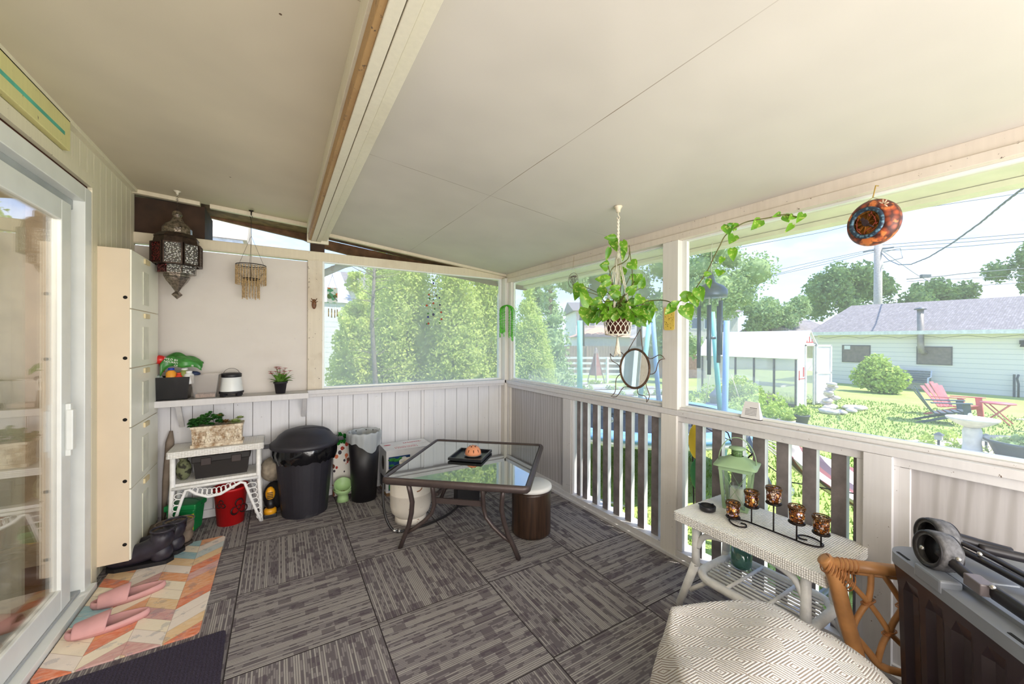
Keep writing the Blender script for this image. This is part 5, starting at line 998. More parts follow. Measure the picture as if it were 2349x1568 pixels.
MB().box(-.002,0,.04,.22,.05,.15).build('dark_side_print',mk('dark_print',(48,46,60),.5),bx); MB().ball((0,.13,.27),.05,12,0,(.04,1,1.3)).build('side_mark',mk('side_mark_grey',(90,84,80),.6),bx)
# script lettering on the lid drawn as loops (upside down to the viewer)
m=MB(); x=.2
for k in range(8):
    a=[(x+.018*t_+.008*math.cos(t_*2*PI),.195+.010*math.sin(t_*2*PI)+(.014 if k in(1,4,5,6) and t_>.5 else 0),.4052) for t_ in [i/8 for i in range(9)]]; m.tube(a,.0022,5,flat=(.4,1)); x+=.021
m.build('script_lettering',REDI,bx); MB().ball((.05,.185,.405),.026,10,0,(1.3,.55,.03)).build('red_emblem',REDI,bx)
m=MB()
for r_,(y,h,n_) in enumerate(((.085,.006,22),(.066,.006,20),(.040,.011,12))):
    x=.09
    for k in range(n_): w_=.19/n_; m.box(x,x+w_*.5,y,y+h,.4035,.4045); x+=w_ if k%5 else w_*1.5
m.build('small_lettering',REDI,bx)
# glass table
FR=mk('bronze_frame',(82,70,68),.4,.35,var=.1,vs=20)
A=Vector((.575,2.548,0)); e1=Vector((.761,-.649,0)); e2=Vector((.649,.761,0)); W1,W2=.935,.975
tbl=thing('glass_table','low square patio table with glass top and bronze tube frame','table',tuple(A),math.atan2(e1.y,e1.x))
zt=.482; m=MB(); cs=[(0,0),(W1,0),(W1,W2),(0,W2)]; pts=[]
for i,(cx,cy) in enumerate(cs):
    px_,py_=cs[i-1]; nx_,ny_=cs[(i+1)%4]; a=Vector((px_-cx,py_-cy)).normalized()*.03; b=Vector((nx_-cx,ny_-cy)).normalized()*.03
    for t_ in (0,.5,1): q=Vector((cx,cy))+a*(1-t_)**2+b*t_**2; pts.append((q.x,q.y,zt))
m.tube(pts,.021,12,closed=True,flat=(1.15,.75),upv=(0,0,1)); m.box(.015,W1-.015,.014,.03,zt-.005,zt+.006).box(.015,W1-.015,W2-.03,W2-.014,zt-.005,zt+.006).box(.014,.03,.015,W2-.015,zt-.005,zt+.006).box(W1-.03,W1-.014,.015,W2-.015,zt-.005,zt+.006)
m.build('top_frame',FR,tbl)
s=N('table_glass'); tr=s.n('ShaderNodeBsdfTransparent',{0:(.86,.93,.93,1)}).outputs[0]; gl=s.n('ShaderNodeBsdfGlossy',{0:(.95,1,.97,1),1:.02}).outputs[0]; f_=s.n('ShaderNodeFresnel',{0:1.6}).outputs[0]
TG=s.out(s.n('ShaderNodeMixShader',{0:s.m('ADD',s.m('MULTIPLY',f_,1.3),.26,clamp=True),1:tr,2:gl}).outputs[0])
MB().box(.02,W1-.02,.02,W2-.02,zt+.008,zt+.014).build('glass_top',TG,tbl)
def wish(flipx,flipy):
    X=lambda x:(W1-x if flipx else x); Y=lambda y:(W2-y if flipy else y)
    o=MB().tube([(X(.155),Y(.03),zt-.01),(X(.165),Y(.045),.40),(X(.172),Y(.06),.33),(X(.160),Y(.075),.25),(X(.135),Y(.09),.16),(X(.10),Y(.10),.08),(X(.068),Y(.108),.0)],.015,8,flat=(1,1.3)).build('leg',FR,tbl)
    MB().tube([(X(.30),Y(.07),zt-.01),(X(.30),Y(.10),.38),(X(.30),Y(.12),.30),(X(.285),Y(.118),.245),(X(.235),Y(.112),.19),(X(.17),Y(.105),.14),(X(.125),Y(.10),.115)],.014,8,flat=(1,1.3)).build('leg_brace',FR,tbl)
for a_ in (0,1):
    for b_ in (0,1): wish(a_,b_)
for yy in (.125,W2-.125): MB().box(.30,W1-.30,yy-.008,yy+.008,.31,.345).build('crossbar',FR,tbl)
for xx in (.315,W1-.315): MB().box(xx-.008,xx+.008,.125,W2-.125,.355,.375).build('crossbar',FR,tbl)
# tray and clay dome
ty_=thing('square_tray','square black tray on the middle of the glass table','tray',(1.258,2.69,zt+.0145),math.atan2(-.181,.189)); TRY=mk('tray_black',(30,32,38),.3)
MB().quadbox([(-.115,-.125,0),(.115,-.125,0),(.115,.125,0),(-.115,.125,0)],[(-.13,-.14,.006),(.13,-.14,.006),(.13,.14,.006),(-.13,.14,.006)]).build('base',TRY,ty_)
f=MB()
for a in ((-.13,.13,-.14,-.128),(-.13,.13,.128,.14),(-.13,-.118,-.128,.128),(.118,.13,-.128,.128)): f.box(*a,.004,.024)
f.build('rim',TRY,ty_,bevel=.002)
dm=thing('clay_dome','orange pierced clay dome candle cover standing on the black tray','candle holder',(1.275,2.685,zt+.021)); CLAY=mk('terracotta_clay',(228,150,108),.7,var=.1,bump=.2)
MB().lathe([(.058,0),(.062,.012),(.058,.034),(.044,.054),(.022,.066),(.001,.069)],(0,0,.008),32).build('dome',CLAY,dm); MB().lathe([(.001,0),(.055,.002),(.068,.010),(.066,.012),(.001,.008)],(0,0,0),28).build('saucer',mk('grey_saucer',(120,116,112),.4),dm)
m=MB()
for k in range(9): q=2*PI*k/9+.15; m.ball((0,0,0),.008,8,0,(.3,.62,1.45),T(0,0,.008)@rz(q)@T(.0545,0,.036)@Matrix.Rotation(R(-28),4,'Y'))
for k in range(5): q=2*PI*k/5; m.ball((0,0,0),.008,8,0,(.9,.7,.4),T(0,0,.008)@rz(q)@T(.024,0,.0645)@Matrix.Rotation(R(20),4,'Y'))
m.build('slots',mk('slot_dark',(70,30,18),.9),dm)
# propane tank
s=N('tank_white'); v=s.co(); n=s.noise(v,24,4,.7); TK=s.out(s.bsdf(s.mix(s.step(n,.66,.72),lin((232,224,212)),lin((140,84,44))),.4)); 
tk=thing('propane_tank','white propane tank with rust spots under the near left corner of the glass table','gas tank',(.878,2.965,0))
MB().lathe([(.115,0),(.118,.0),(.118,.03),(.112,.05)],(0,0,0),36).build('foot_ring',TK,tk)
MB().lathe([(.06,.025),(.11,.04),(.142,.075),(.153,.12),(.154,.215),(.1555,.217),(.1555,.223),(.154,.225),(.153,.30),(.142,.345),(.11,.38),(.05,.398),(.001,.40)],(0,0,0),40).build('body',TK,tk)
m=MB(); col_=[(.085*math.cos(t_),.085*math.sin(t_)) for t_ in [R(40)+R(280)*i/24 for i in range(25)]]; m.tube([(x,y,.415) for x,y in col_],.004,6); m.add([(x,y,z) for z in (.375,.455) for x,y in col_],[(i,i+1,26+i,25+i) for i in range(24)],0,True); m.build('collar',TK,tk,solid=.004)
MB().tube([(0,0,.39),(0,0,.44)],.016,10).tube([(0,0,.43),(-.06,.0,.43)],.012,10).build('valve',mk('brass_valve',(180,150,90),.35,.8),tk)
MB().tube([(.0,-.1555,.262),(.02,-.156,.265),(.035,-.154,.275),(.04,-.153,.285)],.004,5,flat=(1,.3)).build('rust_mark',mk('rust_mark',(150,92,52),.8),tk)
hs=thing('gas_hose','black gas hose curling from the propane tank to the burner box','hose',(.85,2.85,0))
hp=[(.82,2.965,.43),(.74,2.93,.43),(.665,2.89,.38),(.645,2.86,.25),(.66,2.83,.11),(.71,2.79,.022),(.80,2.78,.012),(.93,2.79,.010),(1.06,2.83,.010),(1.17,2.88,.012),(1.26,2.92,.035),(1.30,2.93,.06)]
def smooth(p,k=6):
    p=[Vector(a) for a in p]; o=[]
    for i in range(len(p)-1):
        p0=p[max(0,i-1)];p1=p[i];p2=p[i+1];p3=p[min(len(p)-1,i+2)]
        for j in range(k):
            t_=j/k; o.append(.5*((2*p1)+(p2-p0)*t_+(2*p0-5*p1+4*p2-p3)*t_*t_+(3*p1-p0-3*p2+p3)*t_**3))
    return o+[p[-1]]
MB().tube(smooth(hp),.0095,10).build('hose',mk('hose_black',(34,30,30),.4),hs,world=True)
MB().tube([(.70,2.797,.026),(.725,2.788,.018)],.0135,12).build('connector',mk('chrome',(220,220,222),.15,1),hs,world=True); MB().tube([(.735,2.785,.017),(.75,2.782,.016)],.0135,12).build('connector',bpy.data.materials['chrome'],hs,world=True)
bb_=thing('burner_box','small black metal box with white label on the floor beneath the glass table','box',(1.375,3.02,0),R(-12))
MB().box(-.095,.095,-.08,.08,0,.27).build('case',BLACK,bb_,bevel=.003); MB().box(-.045,.045,-.082,-.08,.20,.25).build('label',CARD,bb_); MB().box(.096,.10,-.06,.06,.10,.24).build('side_plate',mk('steel_blue_plate',(110,120,136),.35,.3),bb_)
# stool
s=N('dark_wood_grain'); v=s.co(); g=s.noise(s.map(v,(22,22,1.2)),3,4); DWG=s.out(s.bsdf(s.mix(s.step(g,.3,.7),lin((38,26,20)),lin((74,52,38))),.35))
stl=thing('stool','round dark brown drum stool with white cushion top beside the glass table','stool',(1.572,2.325,0))
MB().lathe([(.128,0),(.138,.012),(.140,.03),(.141,.30),(.139,.318),(.001,.318)],(0,0,0),44).build('drum',DWG,stl); MB().lathe([(.137,.318),(.146,.323),(.148,.335),(.144,.347),(.132,.353),(.001,.355)],(0,0,0),44).build('cushion',mk('white_vinyl_cushion',(240,238,234),.45,var=.04),stl)
# ================= right side: wicker coffee table and what stands on it
ct=thing('wicker_coffee_table','white wicker coffee table by the railing, holding the candelabra and green lantern','coffee table',(1.765,.63,0))
m=MB(); wovenslab(m,0,.425,0,.655,.455,.5,.004,5,.016)
m.build('tabletop',WK,ct,bevel=0)
for (x,y,fx,fy) in ((.075,.095,.05,.06),(.35,.095,.40,.05),(.075,.58,.045,.655),(.35,.58,.41,.64)):
    MB().tube([(x,y,.46),(x,y,.30),(x,y,.235)],[.019,.019,.021],12).tube([(x,y,.245),((x+fx)/2,(y+fy)/2,.12),(fx,fy,.0)],[.021,.02,.017],12).build('leg',WKP,ct)
m=MB()
for x in (.075,.35): m.tube(smooth([(x,.10,.33),(x,.14,.40),(x,.24,.43),(x,.33,.435),(x,.42,.43),(x,.53,.40),(x,.57,.33)],5),.014,10)
for y in (.095,.58): m.tube(smooth([(.08,y,.36),(.12,y,.42),(.21,y,.435),(.30,y,.42),(.345,y,.36)],5),.012,10)
m.build('apron_arch',WKP,ct)
fr_=MB(); rr=rrect(.05,.39,.09,.57,.09,6); fr_.tube([(x,y,.20) for x,y in rr],.02,12,closed=True); fr_.build('shelf_frame',WKP,ct)
for k in range(11): x=.075+k*.029; MB().tube([(x,.105+.03*abs(k-5)/5,.205),(x,.555-.03*abs(k-5)/5,.205)],.0055,6).build('shelf_slat',WKP,ct)
for y in (.25,.41): MB().tube([(.06,y,.212),(.38,y,.212)],.008,8).build('shelf_crossbar',WKP,ct)
for (a,b) in (((.06,.60,.10),(.10,.50,.19)),((.06,.10,.10),(.12,.15,.19)),((.39,.60,.10),(.34,.50,.19)),((.38,.08,.10),(.33,.15,.19))): MB().tube([a,b],.011,8).build('brace',WKP,ct)
# ashtray
at=thing('ashtray','small round black ashtray on the far left of the wicker coffee table','ashtray',(1.915,1.195,.502)); MB().lathe([(.030,0),(.038,.006),(.040,.026),(.036,.028),(.033,.012),(.001,.009)],(0,0,0),32).build('bowl',BLACK,at)
m=MB()
for k in range(3): q=k*2.09+2; m.box(-.006,.006,-.004,.004,.024,.0285,0,rz(q)@T(.037,0,0))
m.build('rest_notch',mk('notch_black',(10,10,10),.5),at)
# candelabra
cd=thing('candelabra','black iron scroll candelabra with five mosaic votive cups on the wicker coffee table','candle holder',(1.958,.905,.502)); r_=.0035; z0=.0045
bar=[(0,.093,z0),(0,-.095,z0)]
m=MB().tube(bar,r_,8)
m.tube(smooth([(0,.093,z0),(-.005,.125,z0),(-.03,.165,z0),(-.055,.17,z0),(-.085,.14,z0),(-.09,.105,z0),(-.065,.085,z0),(-.04,.10,z0),(-.045,.12,z0)]),r_,8)
m.tube(smooth([(0,-.095,z0),(.0,-.13,z0),(.02,-.17,z0),(.055,-.175,z0),(.085,-.14,z0),(.085,-.10,z0),(.06,-.08,z0),(.035,-.095,z0),(.045,-.12,z0)]),r_,8); m.build('scroll_base',BLKMET,cd)
s=N('mosaic_glass'); v=s.co(); vo=s.n('ShaderNodeTexVoronoi',{'Vector':v,'Scale':95.}); e_=s.n('ShaderNodeTexVoronoi',{'Vector':v,'Scale':95.},feature='DISTANCE_TO_EDGE').outputs[0]; cr=s.n('ShaderNodeValToRGB',{0:s.xyz(vo.outputs[1])[0]}); cr.color_ramp.interpolation='CONSTANT'; e=cr.color_ramp.elements; e[0].color=lin((128,70,30)); e[1].position=.3; e[1].color=lin((214,190,176)); q=e.new(.5); q.color=lin((176,106,44)); q=e.new(.68); q.color=lin((200,170,190)); q=e.new(.8); q.color=lin((84,46,28)); q=e.new(.9); q.color=lin((226,160,80))
MOS=s.out(s.bsdf(s.mix(s.m('LESS_THAN',e_,.09),cr.outputs[0],lin((40,26,20))),.12,.35))
CUPR=mk('bronze_rim',(120,84,48),.35,.8,var=.4,vs=90)
for i,(y,zp) in enumerate(((.178,.010),(.093,.082),(-.004,.132),(-.097,.080),(-.172,.055))):
    xx=(-.012 if i==0 else (.04 if i==4 else 0)); zc=zp
    f=MB().tube([(xx if i not in(0,) else -.03,y if i!=0 else .165,z0),(xx if i else -.03,y if i else .165,zc)],r_*.9,8).build('post',BLKMET,cd)
    cx,cy=(xx if i else -.03),(y if i else .165)
    c_=MB().lathe([(.001,0),(.030,0),(.033,.004),(.030,.010),(.001,.008)],(cx,cy,zc),28).build('cup_holder',BLKMET,cd)
    MB().lathe([(.026,.010),(.029,.02),(.030,.072),(.028,.072),(.027,.02),(.001,.014)],(cx,cy,zc),32).build('votive_cup',MOS,c_)
    m=MB().tube([(cx+.0305*math.cos(a),cy+.0305*math.sin(a),zc+.076) for a in [2*PI*j/32 for j in range(32)]],.0028,6,closed=True).tube([(cx+.0305*math.cos(a),cy+.0305*math.sin(a),zc+.063) for a in [2*PI*j/32 for j in range(32)]],.0015,6,closed=True)
    for j in range(24): a=2*PI*j/24; m.ball((cx+.0312*math.cos(a),cy+.0312*math.sin(a),zc+.0695),.003,5)
    m.build('beaded_rim',CUPR,c_)
# green lantern
GL=mk('sage_metal',(150,178,138),.45,.05,var=.08); gl_=thing('candle_lantern','tall sage green metal candle lantern at the back of the wicker coffee table','lantern',(2.09,1.14,.502),R(20))
def fr4(m,a,z0_,b,z1_,r=.006):   # four slanted posts
    for sx,sy in ((-1,-1),(1,-1),(1,1),(-1,1)): m.quadbox([(sx*a-r,sy*a-r,z0_),(sx*a+r,sy*a-r,z0_),(sx*a+r,sy*a+r,z0_),(sx*a-r,sy*a+r,z0_)],[(sx*b-r,sy*b-r,z1_),(sx*b+r,sy*b-r,z1_),(sx*b+r,sy*b+r,z1_),(sx*b-r,sy*b+r,z1_)])
m=MB(); fr4(m,.052,.01,.068,.215,.007); m.build('corner_posts',GL,gl_)
MB().box(-.058,.058,-.058,.058,0,.012).build('base',GL,gl_,bevel=.002)
m=MB(); 
for a in ((-.075,.075,-.077,-.068),(-.075,.075,.068,.077),(-.077,-.068,-.075,.075),(.068,.077,-.075,.075)): m.box(*a,.205,.225)
m.build('upper_frame',GL,gl_)
m=MB()
for s_ in range(4):
    M_=rz(s_*PI/2); a_,b_=(-.05,-.054,.015),(.064,-.069,.205); c2,d2=(.05,-.054,.015),(-.064,-.069,.205)
    m.tube([M_@Vector(a_),M_@Vector(b_)],.0016,4).tube([M_@Vector(c2),M_@Vector(d2)],.0016,4)
m.build('cross_wires',GL,gl_)
m=MB(); n_=24; vs=[]; 
for r,z,sq in ((.1,.228,1),(.1,.232,1),(.082,.242,.6),(.055,.262,.2),(.03,.275,0)):
    for j in range(n_*2):
        q=2*PI*j/(n_*2); cr_=1/max(abs(math.cos(q)),abs(math.sin(q))); k=(1-sq)+sq*min(cr_,1.36); vs.append((r*k*math.cos(q),r*k*math.sin(q),z))
k=n_*2; m.add(vs,[(i*k+j,i*k+(j+1)%k,(i+1)*k+(j+1)%k,(i+1)*k+j) for i in range(4) for j in range(k)]+[tuple(range(k-1,-1,-1))],0,True); m.build('roof',GL,gl_)
MB().lathe([(.026,.272),(.026,.305),(.001,.305)],(0,0,0),20).build('perforated_neck',mk('neck_green',(96,130,78),.5,var=.5,vs=160),gl_); MB().lathe([(.024,.303),(.04,.312),(.038,.318),(.001,.322)],(0,0,0),24).build('chimney_cap',GL,gl_)
MB().tube([( .0,.088*math.cos(t_),.235+.135*math.sin(t_)) for t_ in [PI*i/18 for i in range(19)]],.0025,6).build('handle',GL,gl_)
LG=glassm('lantern_glass',(.95,.99,.96,1),0,.06); m=MB()
for s_ in range(4): M_=rz(s_*PI/2); m.add([M_@Vector(p) for p in ((-.052,-.052,.012),(.052,-.052,.012),(.068,-.068,.21),(-.068,-.068,.21))],[(0,1,2,3)])
m.build('glass_panes',LG,gl_)
MB().lathe([(.001,0),(.032,0),(.032,.085),(.028,.094),(.001,.088)],(-.005,0,.013),24).build('candle',mk('candle_wax',(240,236,226),.5,var=.03),gl_)
# glass jar on the lower shelf
jr=thing('glass_jar','teal glass jar candle on the lower shelf of the wicker coffee table','jar',(2.06,1.10,.212)); TEALG=mk('teal_wax',(108,150,140),.3,var=.1)
MB().lathe([(.034,.002),(.044,.012),(.046,.03),(.046,.085),(.001,.085)],(0,0,0),28).build('wax',TEALG,jr); MB().lathe([(.036,0),(.047,.012),(.049,.03),(.049,.115),(.047,.115)],(0,0,0),28).build('glass',glassm('teal_glass',(.62,.82,.78,1),0,.08),jr)
# ---- trap box on the sill
tbx=thing('insect_trap','small white tent-shaped trap card with printed lines standing on the sill','trap',(2.218,1.13,.962))
MB().quadbox([(-.022,-.052,0),(.012,-.052,0),(.012,.052,0),(-.022,.052,0)],[(-.006,-.036,.092),(.0,-.036,.092),(.0,.036,.092),(-.006,.036,.092)]).build('card',mk('trap_white',(226,224,224),.5,var=.02),tbx); m=MB(); INK=mk('ink_dark',(70,66,72),.7)
for k in range(6):
    z=.020+k*.0075; 
    for j in range(8 if k<5 else 5): y=-.030+j*.0075; m.box(-.0,.0006,y,y+.0058,0,.0026 if k<5 else .004,0,T(-.0222+.0175*z/.1,0,z))
m.build('printed_text',INK,tbx); MB().box(-.024,.014,-.055,.055,-.0,.003).build('dark_base',INK,tbx)
# ---- sun mirror
sm=thing('sun_mirror','round mirror in a sun-shaped wire frame leaning against the far side window','mirror',(2.172,1.91,1.188),R(-3.15)); WI=mk('rusty_wire',(118,92,74),.45,.5,var=.3,vs=40)
LT=Matrix.Rotation(R(3),4,'Y')
c_=[(0,.14*math.cos(a),.14*math.sin(a)) for a in [2*PI*i/48 for i in range(48)]]; MB().tube([LT@Vector(p) for p in c_],.0065,8,closed=True).tube([LT@Vector((-.002,y*.95,z*.95)) for _,y,z in c_],.003,6,closed=True).build('round_frame',WI,sm)
m=MB(); m.add([(0,.136*math.cos(a),.136*math.sin(a)) for a in [2*PI*i/48 for i in range(48)]],[tuple(range(47,-1,-1))]); m.add([(.004,.136*math.cos(a),.136*math.sin(a)) for a in [2*PI*i/48 for i in range(48)]],[tuple(range(48))]); m.v=[tuple(LT@Vector(v)) for v in m.v]; m.build('mirror_glass',mk('mirror',(236,242,246),.01,1,var=0),sm)
for (ty1,tz1,a0,a1,cv) in ((-.04,.28,60,120,0),(.255,.10,140,195,.02),(-.262,.08,-12,45,.02),(.225,-.226,200,255,.02),(-.125,-.222,-75,-20,.02)):
    # angles measured from -y (image right) ccw
    def rim(a): return Vector((0,-.143*math.cos(R(a)),.143*math.sin(R(a))))
    tip=Vector((-.0,ty1,tz1)); 
    def arc(p,q,sg):
        o=[]; d_=q-p; nrm=Vector((0,-d_.z,d_.y)).normalized()
        for i in range(9): t_=i/8; o.append(LT@(p+d_*t_+nrm*sg*math.sin(2*PI*t_)*cv))
        return o
    MB().tube(arc(rim(a0),tip,1)+arc(tip,rim(a1),1)[1:],.0028,6).build('ray_wire',WI,sm)
# ---- yellow card on the post
yc=thing('sticky_card','yellow sticky fly card speckled with dark dots hanging on the post','card',(2.160,1.615,1.455)); YC=mk('sticky_yellow',(238,206,96),.3,var=.1)
MB().prism(rrect(-.038,.038,0,.15,.012),-.001,.001,M=Matrix(((0,0,1,0),(-1,0,0,0),(0,1,0,0),(0,0,0,1)))).build('card',YC,yc)
m=MB(); rg=random.Random(3)
for i in range(34): m.ball((-.0015,rg.uniform(-.033,.033),rg.uniform(.01,.10)),rg.uniform(.0012,.0026),5,0,(.3,1,1))
m.build('dark_dots',mk('fly_dark',(60,36,24),.8),yc)['kind']='stuff'
# ---- tree of life ornament
tl_=thing('tree_ornament','round metal tree-of-life ornament hanging in the far side window','ornament',(2.15,2.56,1.90)); TM=mk('pewter_wire',(130,116,112),.4,.6); m=MB()
m.tube([(0,.064*math.cos(a),.064*math.sin(a)) for a in [2*PI*i/32 for i in range(32)]],.002,6,closed=True); rg=random.Random(6)
def br(p,a,L,d):
    q=p+Vector((0,math.cos(a)*L,math.sin(a)*L)); 
    if math.hypot(q.y,q.z)>.063: return
    m.tube([p,q],.0009+.0007*d,5)
    if d: 
        for k in (-.55,.0,.5): br(q,a+k+rg.uniform(-.15,.15),L*.78,d-1)
    else: m.ball(q,.0035,5)
br(Vector((0,0,-.063)),PI/2,.036,3); br(Vector((0,0,-.05)),PI/2+.6,.04,2); br(Vector((0,0,-.05)),PI/2-.6,.04,2); m.build('wire_tree',TM,tl_)
MB().tube([(0,.045,.046),(0,0,.125)],.0006,4).tube([(0,-.045,.046),(0,0,.125)],.0006,4).tube([(0,0,.125),(.01,0,.205)],.0012,4).build('cord',mk('cord_tan',(190,160,120),.8),tl_)
# ---- bird ornament
bo=thing('bird_ornament','orange and blue round pierced-metal ornament with a dark bird hanging from the header','ornament',(2.10,.60,1.875)); nrm=Vector((-.90,.28,-.06)).normalized()
qm=nrm.to_track_quat('Z','Y').to_matrix().to_4x4()
s=N('painted_rim'); v=s.co(); vo=s.vor(v,42); n=s.noise(v,20,3); c=s.mix(s.step(vo,.2,.6),lin((176,84,52)),lin((84,44,40))); c=s.mix(s.step(n,.55,.62),c,lin((226,130,70))); PRM=s.out(s.bsdf(c,.45))
s=N('painted_blue'); v=s.co(); vo=s.vor(v,80); PBL=s.out(s.bsdf(s.mix(s.step(vo,.2,.5),lin((100,140,160)),lin((40,58,78))),.45))
AMB=mk('amber_paint',(234,148,56),.4,var=.4,vs=18); SIL=mk('bird_dark',(60,40,44),.6)
m=MB().lathe([(.001,.030),(.060,.031),(.064,.034),(.078,.030),(.092,.010),(.094,0),(.09,-.02),(.06,-.03),(.001,-.032)],(0,0,0),48,M=qm); m.build('outer_bowl',PRM,bo)
MB().lathe([(.047,.034),(.050,.041),(.062,.041),(.064,.034)],(0,0,0),40,M=qm,cap=False).build('blue_ring',PBL,bo); MB().lathe([(.001,.034),(.048,.034)],(0,0,0),40,M=qm).build('amber_disc',AMB,bo)
# bird on a branch in the disc plane (local x right, y up of disc)
m=MB(); U=Vector((0,0,1)); ez=nrm; ex=U.cross(ez).normalized(); ey=ez.cross(ex); Q=Matrix((ex,ey,ez)).transposed().to_4x4()
m.ball((-.002,.002,.037),.015,12,0,(.85,1.15,.12),Q@Matrix.Rotation(R(35),4,'Z')).ball((-.012,.017,.037),.008,10,0,(1,1,.2),Q).tube([Q@Vector(p) for p in ((.006,-.008,.037),(.026,-.024,.037))],[.005,.003],6).tube([Q@Vector(p) for p in ((-.017,.018,.037),(-.024,.017,.037))],[.003,.0005],5)
m.build('bird',SIL,bo)
m=MB(); BRN=mk('branch_red',(150,60,40),.6)
for pts in (((-.01,-.044),(.0,-.03),(.02,-.022),(.035,-.005)),((-.02,-.042),(-.035,-.02),(-.034,.015)),((.01,-.04),(.02,-.035),(.03,-.03)),((.035,-.005),(.03,.015),(.022,.03))): m.tube([Q@Vector((x,y,.0365)) for x,y in pts],.0016,5)
for x,y,a in ((.03,.012,60),(.012,.028,100),(-.036,0,120),(-.03,.02,80),(-.028,-.02,140),(.036,-.012,30),(.02,.035,70)): m.ball((0,0,0),.007,6,0,(1,.45,.15),Q@T(x,y,.0365)@Matrix.Rotation(R(a),4,'Z'))
m.build('branches',BRN,bo)
m=MB()
for k in range(8): a=k*PI/4; m.ball((0,0,0),.010,6,0,(1,.35,.2),Q@T(.055,.058,.026)@Matrix.Rotation(a,4,'Z')@T(.011,0,0))
m.build('flower_cutout',mk('cream_petals',(236,206,176),.5),bo)
MB().tube([(0,.03,.085),(0,0,.105)],.001,4).tube([(0,-.03,.085),(0,0,.105)],.001,4).tube([(0,0,.105),(.03,0,.16),(.06,0,.165)],.0024,5).build('cord',mk('gold_cord',(170,140,60),.6),bo)
# ---- green garland at the corner
gg=thing('bead_garland','bright green spiral garland loops hanging in the back corner','garland',(2.045,3.50,1.325)); GGM=mk('lime_green_beads',(96,196,50),.35,.1,var=.3,vs=40); rg=random.Random(4)
for k in range(10):
    m=MB(); w_=.028+.0065*k; x0=rg.uniform(-.008,.008); pts=[]
    for i in range(26):
        t_=i/25; a=PI*t_; x=x0-w_*math.cos(a); z=.43-.0+.0*math.sin(a); 
        pts.append((x,.012*((k%3)-1),(.43-w_*.9+w_*.9*math.sin(a))))
    L=.31+rg.uniform(0,.07)
    pts=[(pts[0][0],pts[0][1],.43-L+.04)]+[(pts[0][0],pts[0][1],.42-w_*.9) for j in (0,)]+pts+[(pts[-1][0],pts[-1][1],.43-L)]
    P_=smooth([pts[0],(pts[0][0],pts[0][1],.22),pts[2],pts[8],pts[14],pts[20],pts[27],(pts[-1][0],pts[-1][1],.22),pts[-1]],7)
    for i,p in enumerate(P_):
        for q in range(3): a=i*1.3+q*2.09; m.add([p+Vector((0,0,.004)),p+Vector((math.cos(a)*.013,math.sin(a)*.013,0)),p-Vector((0,0,.004)),p+Vector((math.cos(a+.6)*.004,math.sin(a+.6)*.004,0))],[(0,1,2),(0,2,3),(0,3,1),(1,3,2)])
    m.tube(P_,.0028,5); m.build('garland_strand',GGM,gg)
MB().tube([(0,0,.435),(0,0,.55),(.01,.02,.80)],.0015,4).build('cord',mk('white_cord',(226,220,206),.8),gg)
# ---- suncatcher
sc=thing('suncatcher','small painted glass suncatcher chime hanging at the left of the back window','suncatcher',(.405,3.765,1.60)); s=N('painted_glass'); v=s.co(); vo=s.n('ShaderNodeTexVoronoi',{'Vector':v,'Scale':40.}); cr=s.n('ShaderNodeValToRGB',{0:s.xyz(vo.outputs[1])[0]}); cr.color_ramp.interpolation='CONSTANT'; e=cr.color_ramp.elements; e[0].color=lin((240,246,244)); e[1].position=.5; e[1].color=lin((120,190,150)); q=e.new(.68); q.color=lin((232,150,70)); q=e.new(.82); q.color=lin((246,246,240)); q=e.new(.92); q.color=lin((110,150,90))
a=s.bsdf(cr.outputs[0],.2); tl2=s.n('ShaderNodeBsdfTranslucent',{0:cr.outputs[0]}).outputs[0]; PGL=s.out(s.n('ShaderNodeMixShader',{0:.6,1:a,2:tl2}).outputs[0])
MB().box(-.042,.042,-.002,.002,.11,.245).build('glass_panel',PGL,sc); m=MB()
for k in range(4): m.box(-.006,.006,-.0035,-.002,0,.006,0,T(.008+k*.009,0,.165-k*.011)@Matrix.Rotation(R(45),4,'Y'))
m.build('bee_stripes',mk('bee_dark',(60,46,30),.5),sc)
SW=mk('thin_wire',(150,140,130),.4,.5)
m=MB().tube([(-.035,0,.245),(0,0,.36)],.001,4).tube([(.035,0,.245),(0,0,.36)],.001,4).tube([(0,0,.36),(0,.02,.45)],.001,4).box(-.012,.012,-.002,.002,.40,.403).box(-.012,.012,-.002,.002,.435,.438).box(-.012,-.009,-.002,.002,.40,.438).box(.009,.012,-.002,.002,.40,.438).build('hanger',SW,sc)
for k,(x,z0_,z1_) in enumerate(((-.03,-.01,.06),(-.005,-.02,.06),(.02,-.02,.05),(.04,-.005,.055))): MB().tube([(x,0,z0_),(x,0,z1_)],.004,8).tube([(x,0,z1_),(x*.7,0,.11)],.0006,4).build('chime_tube',mk('brass_tube',(206,176,120),.3,.7),sc)
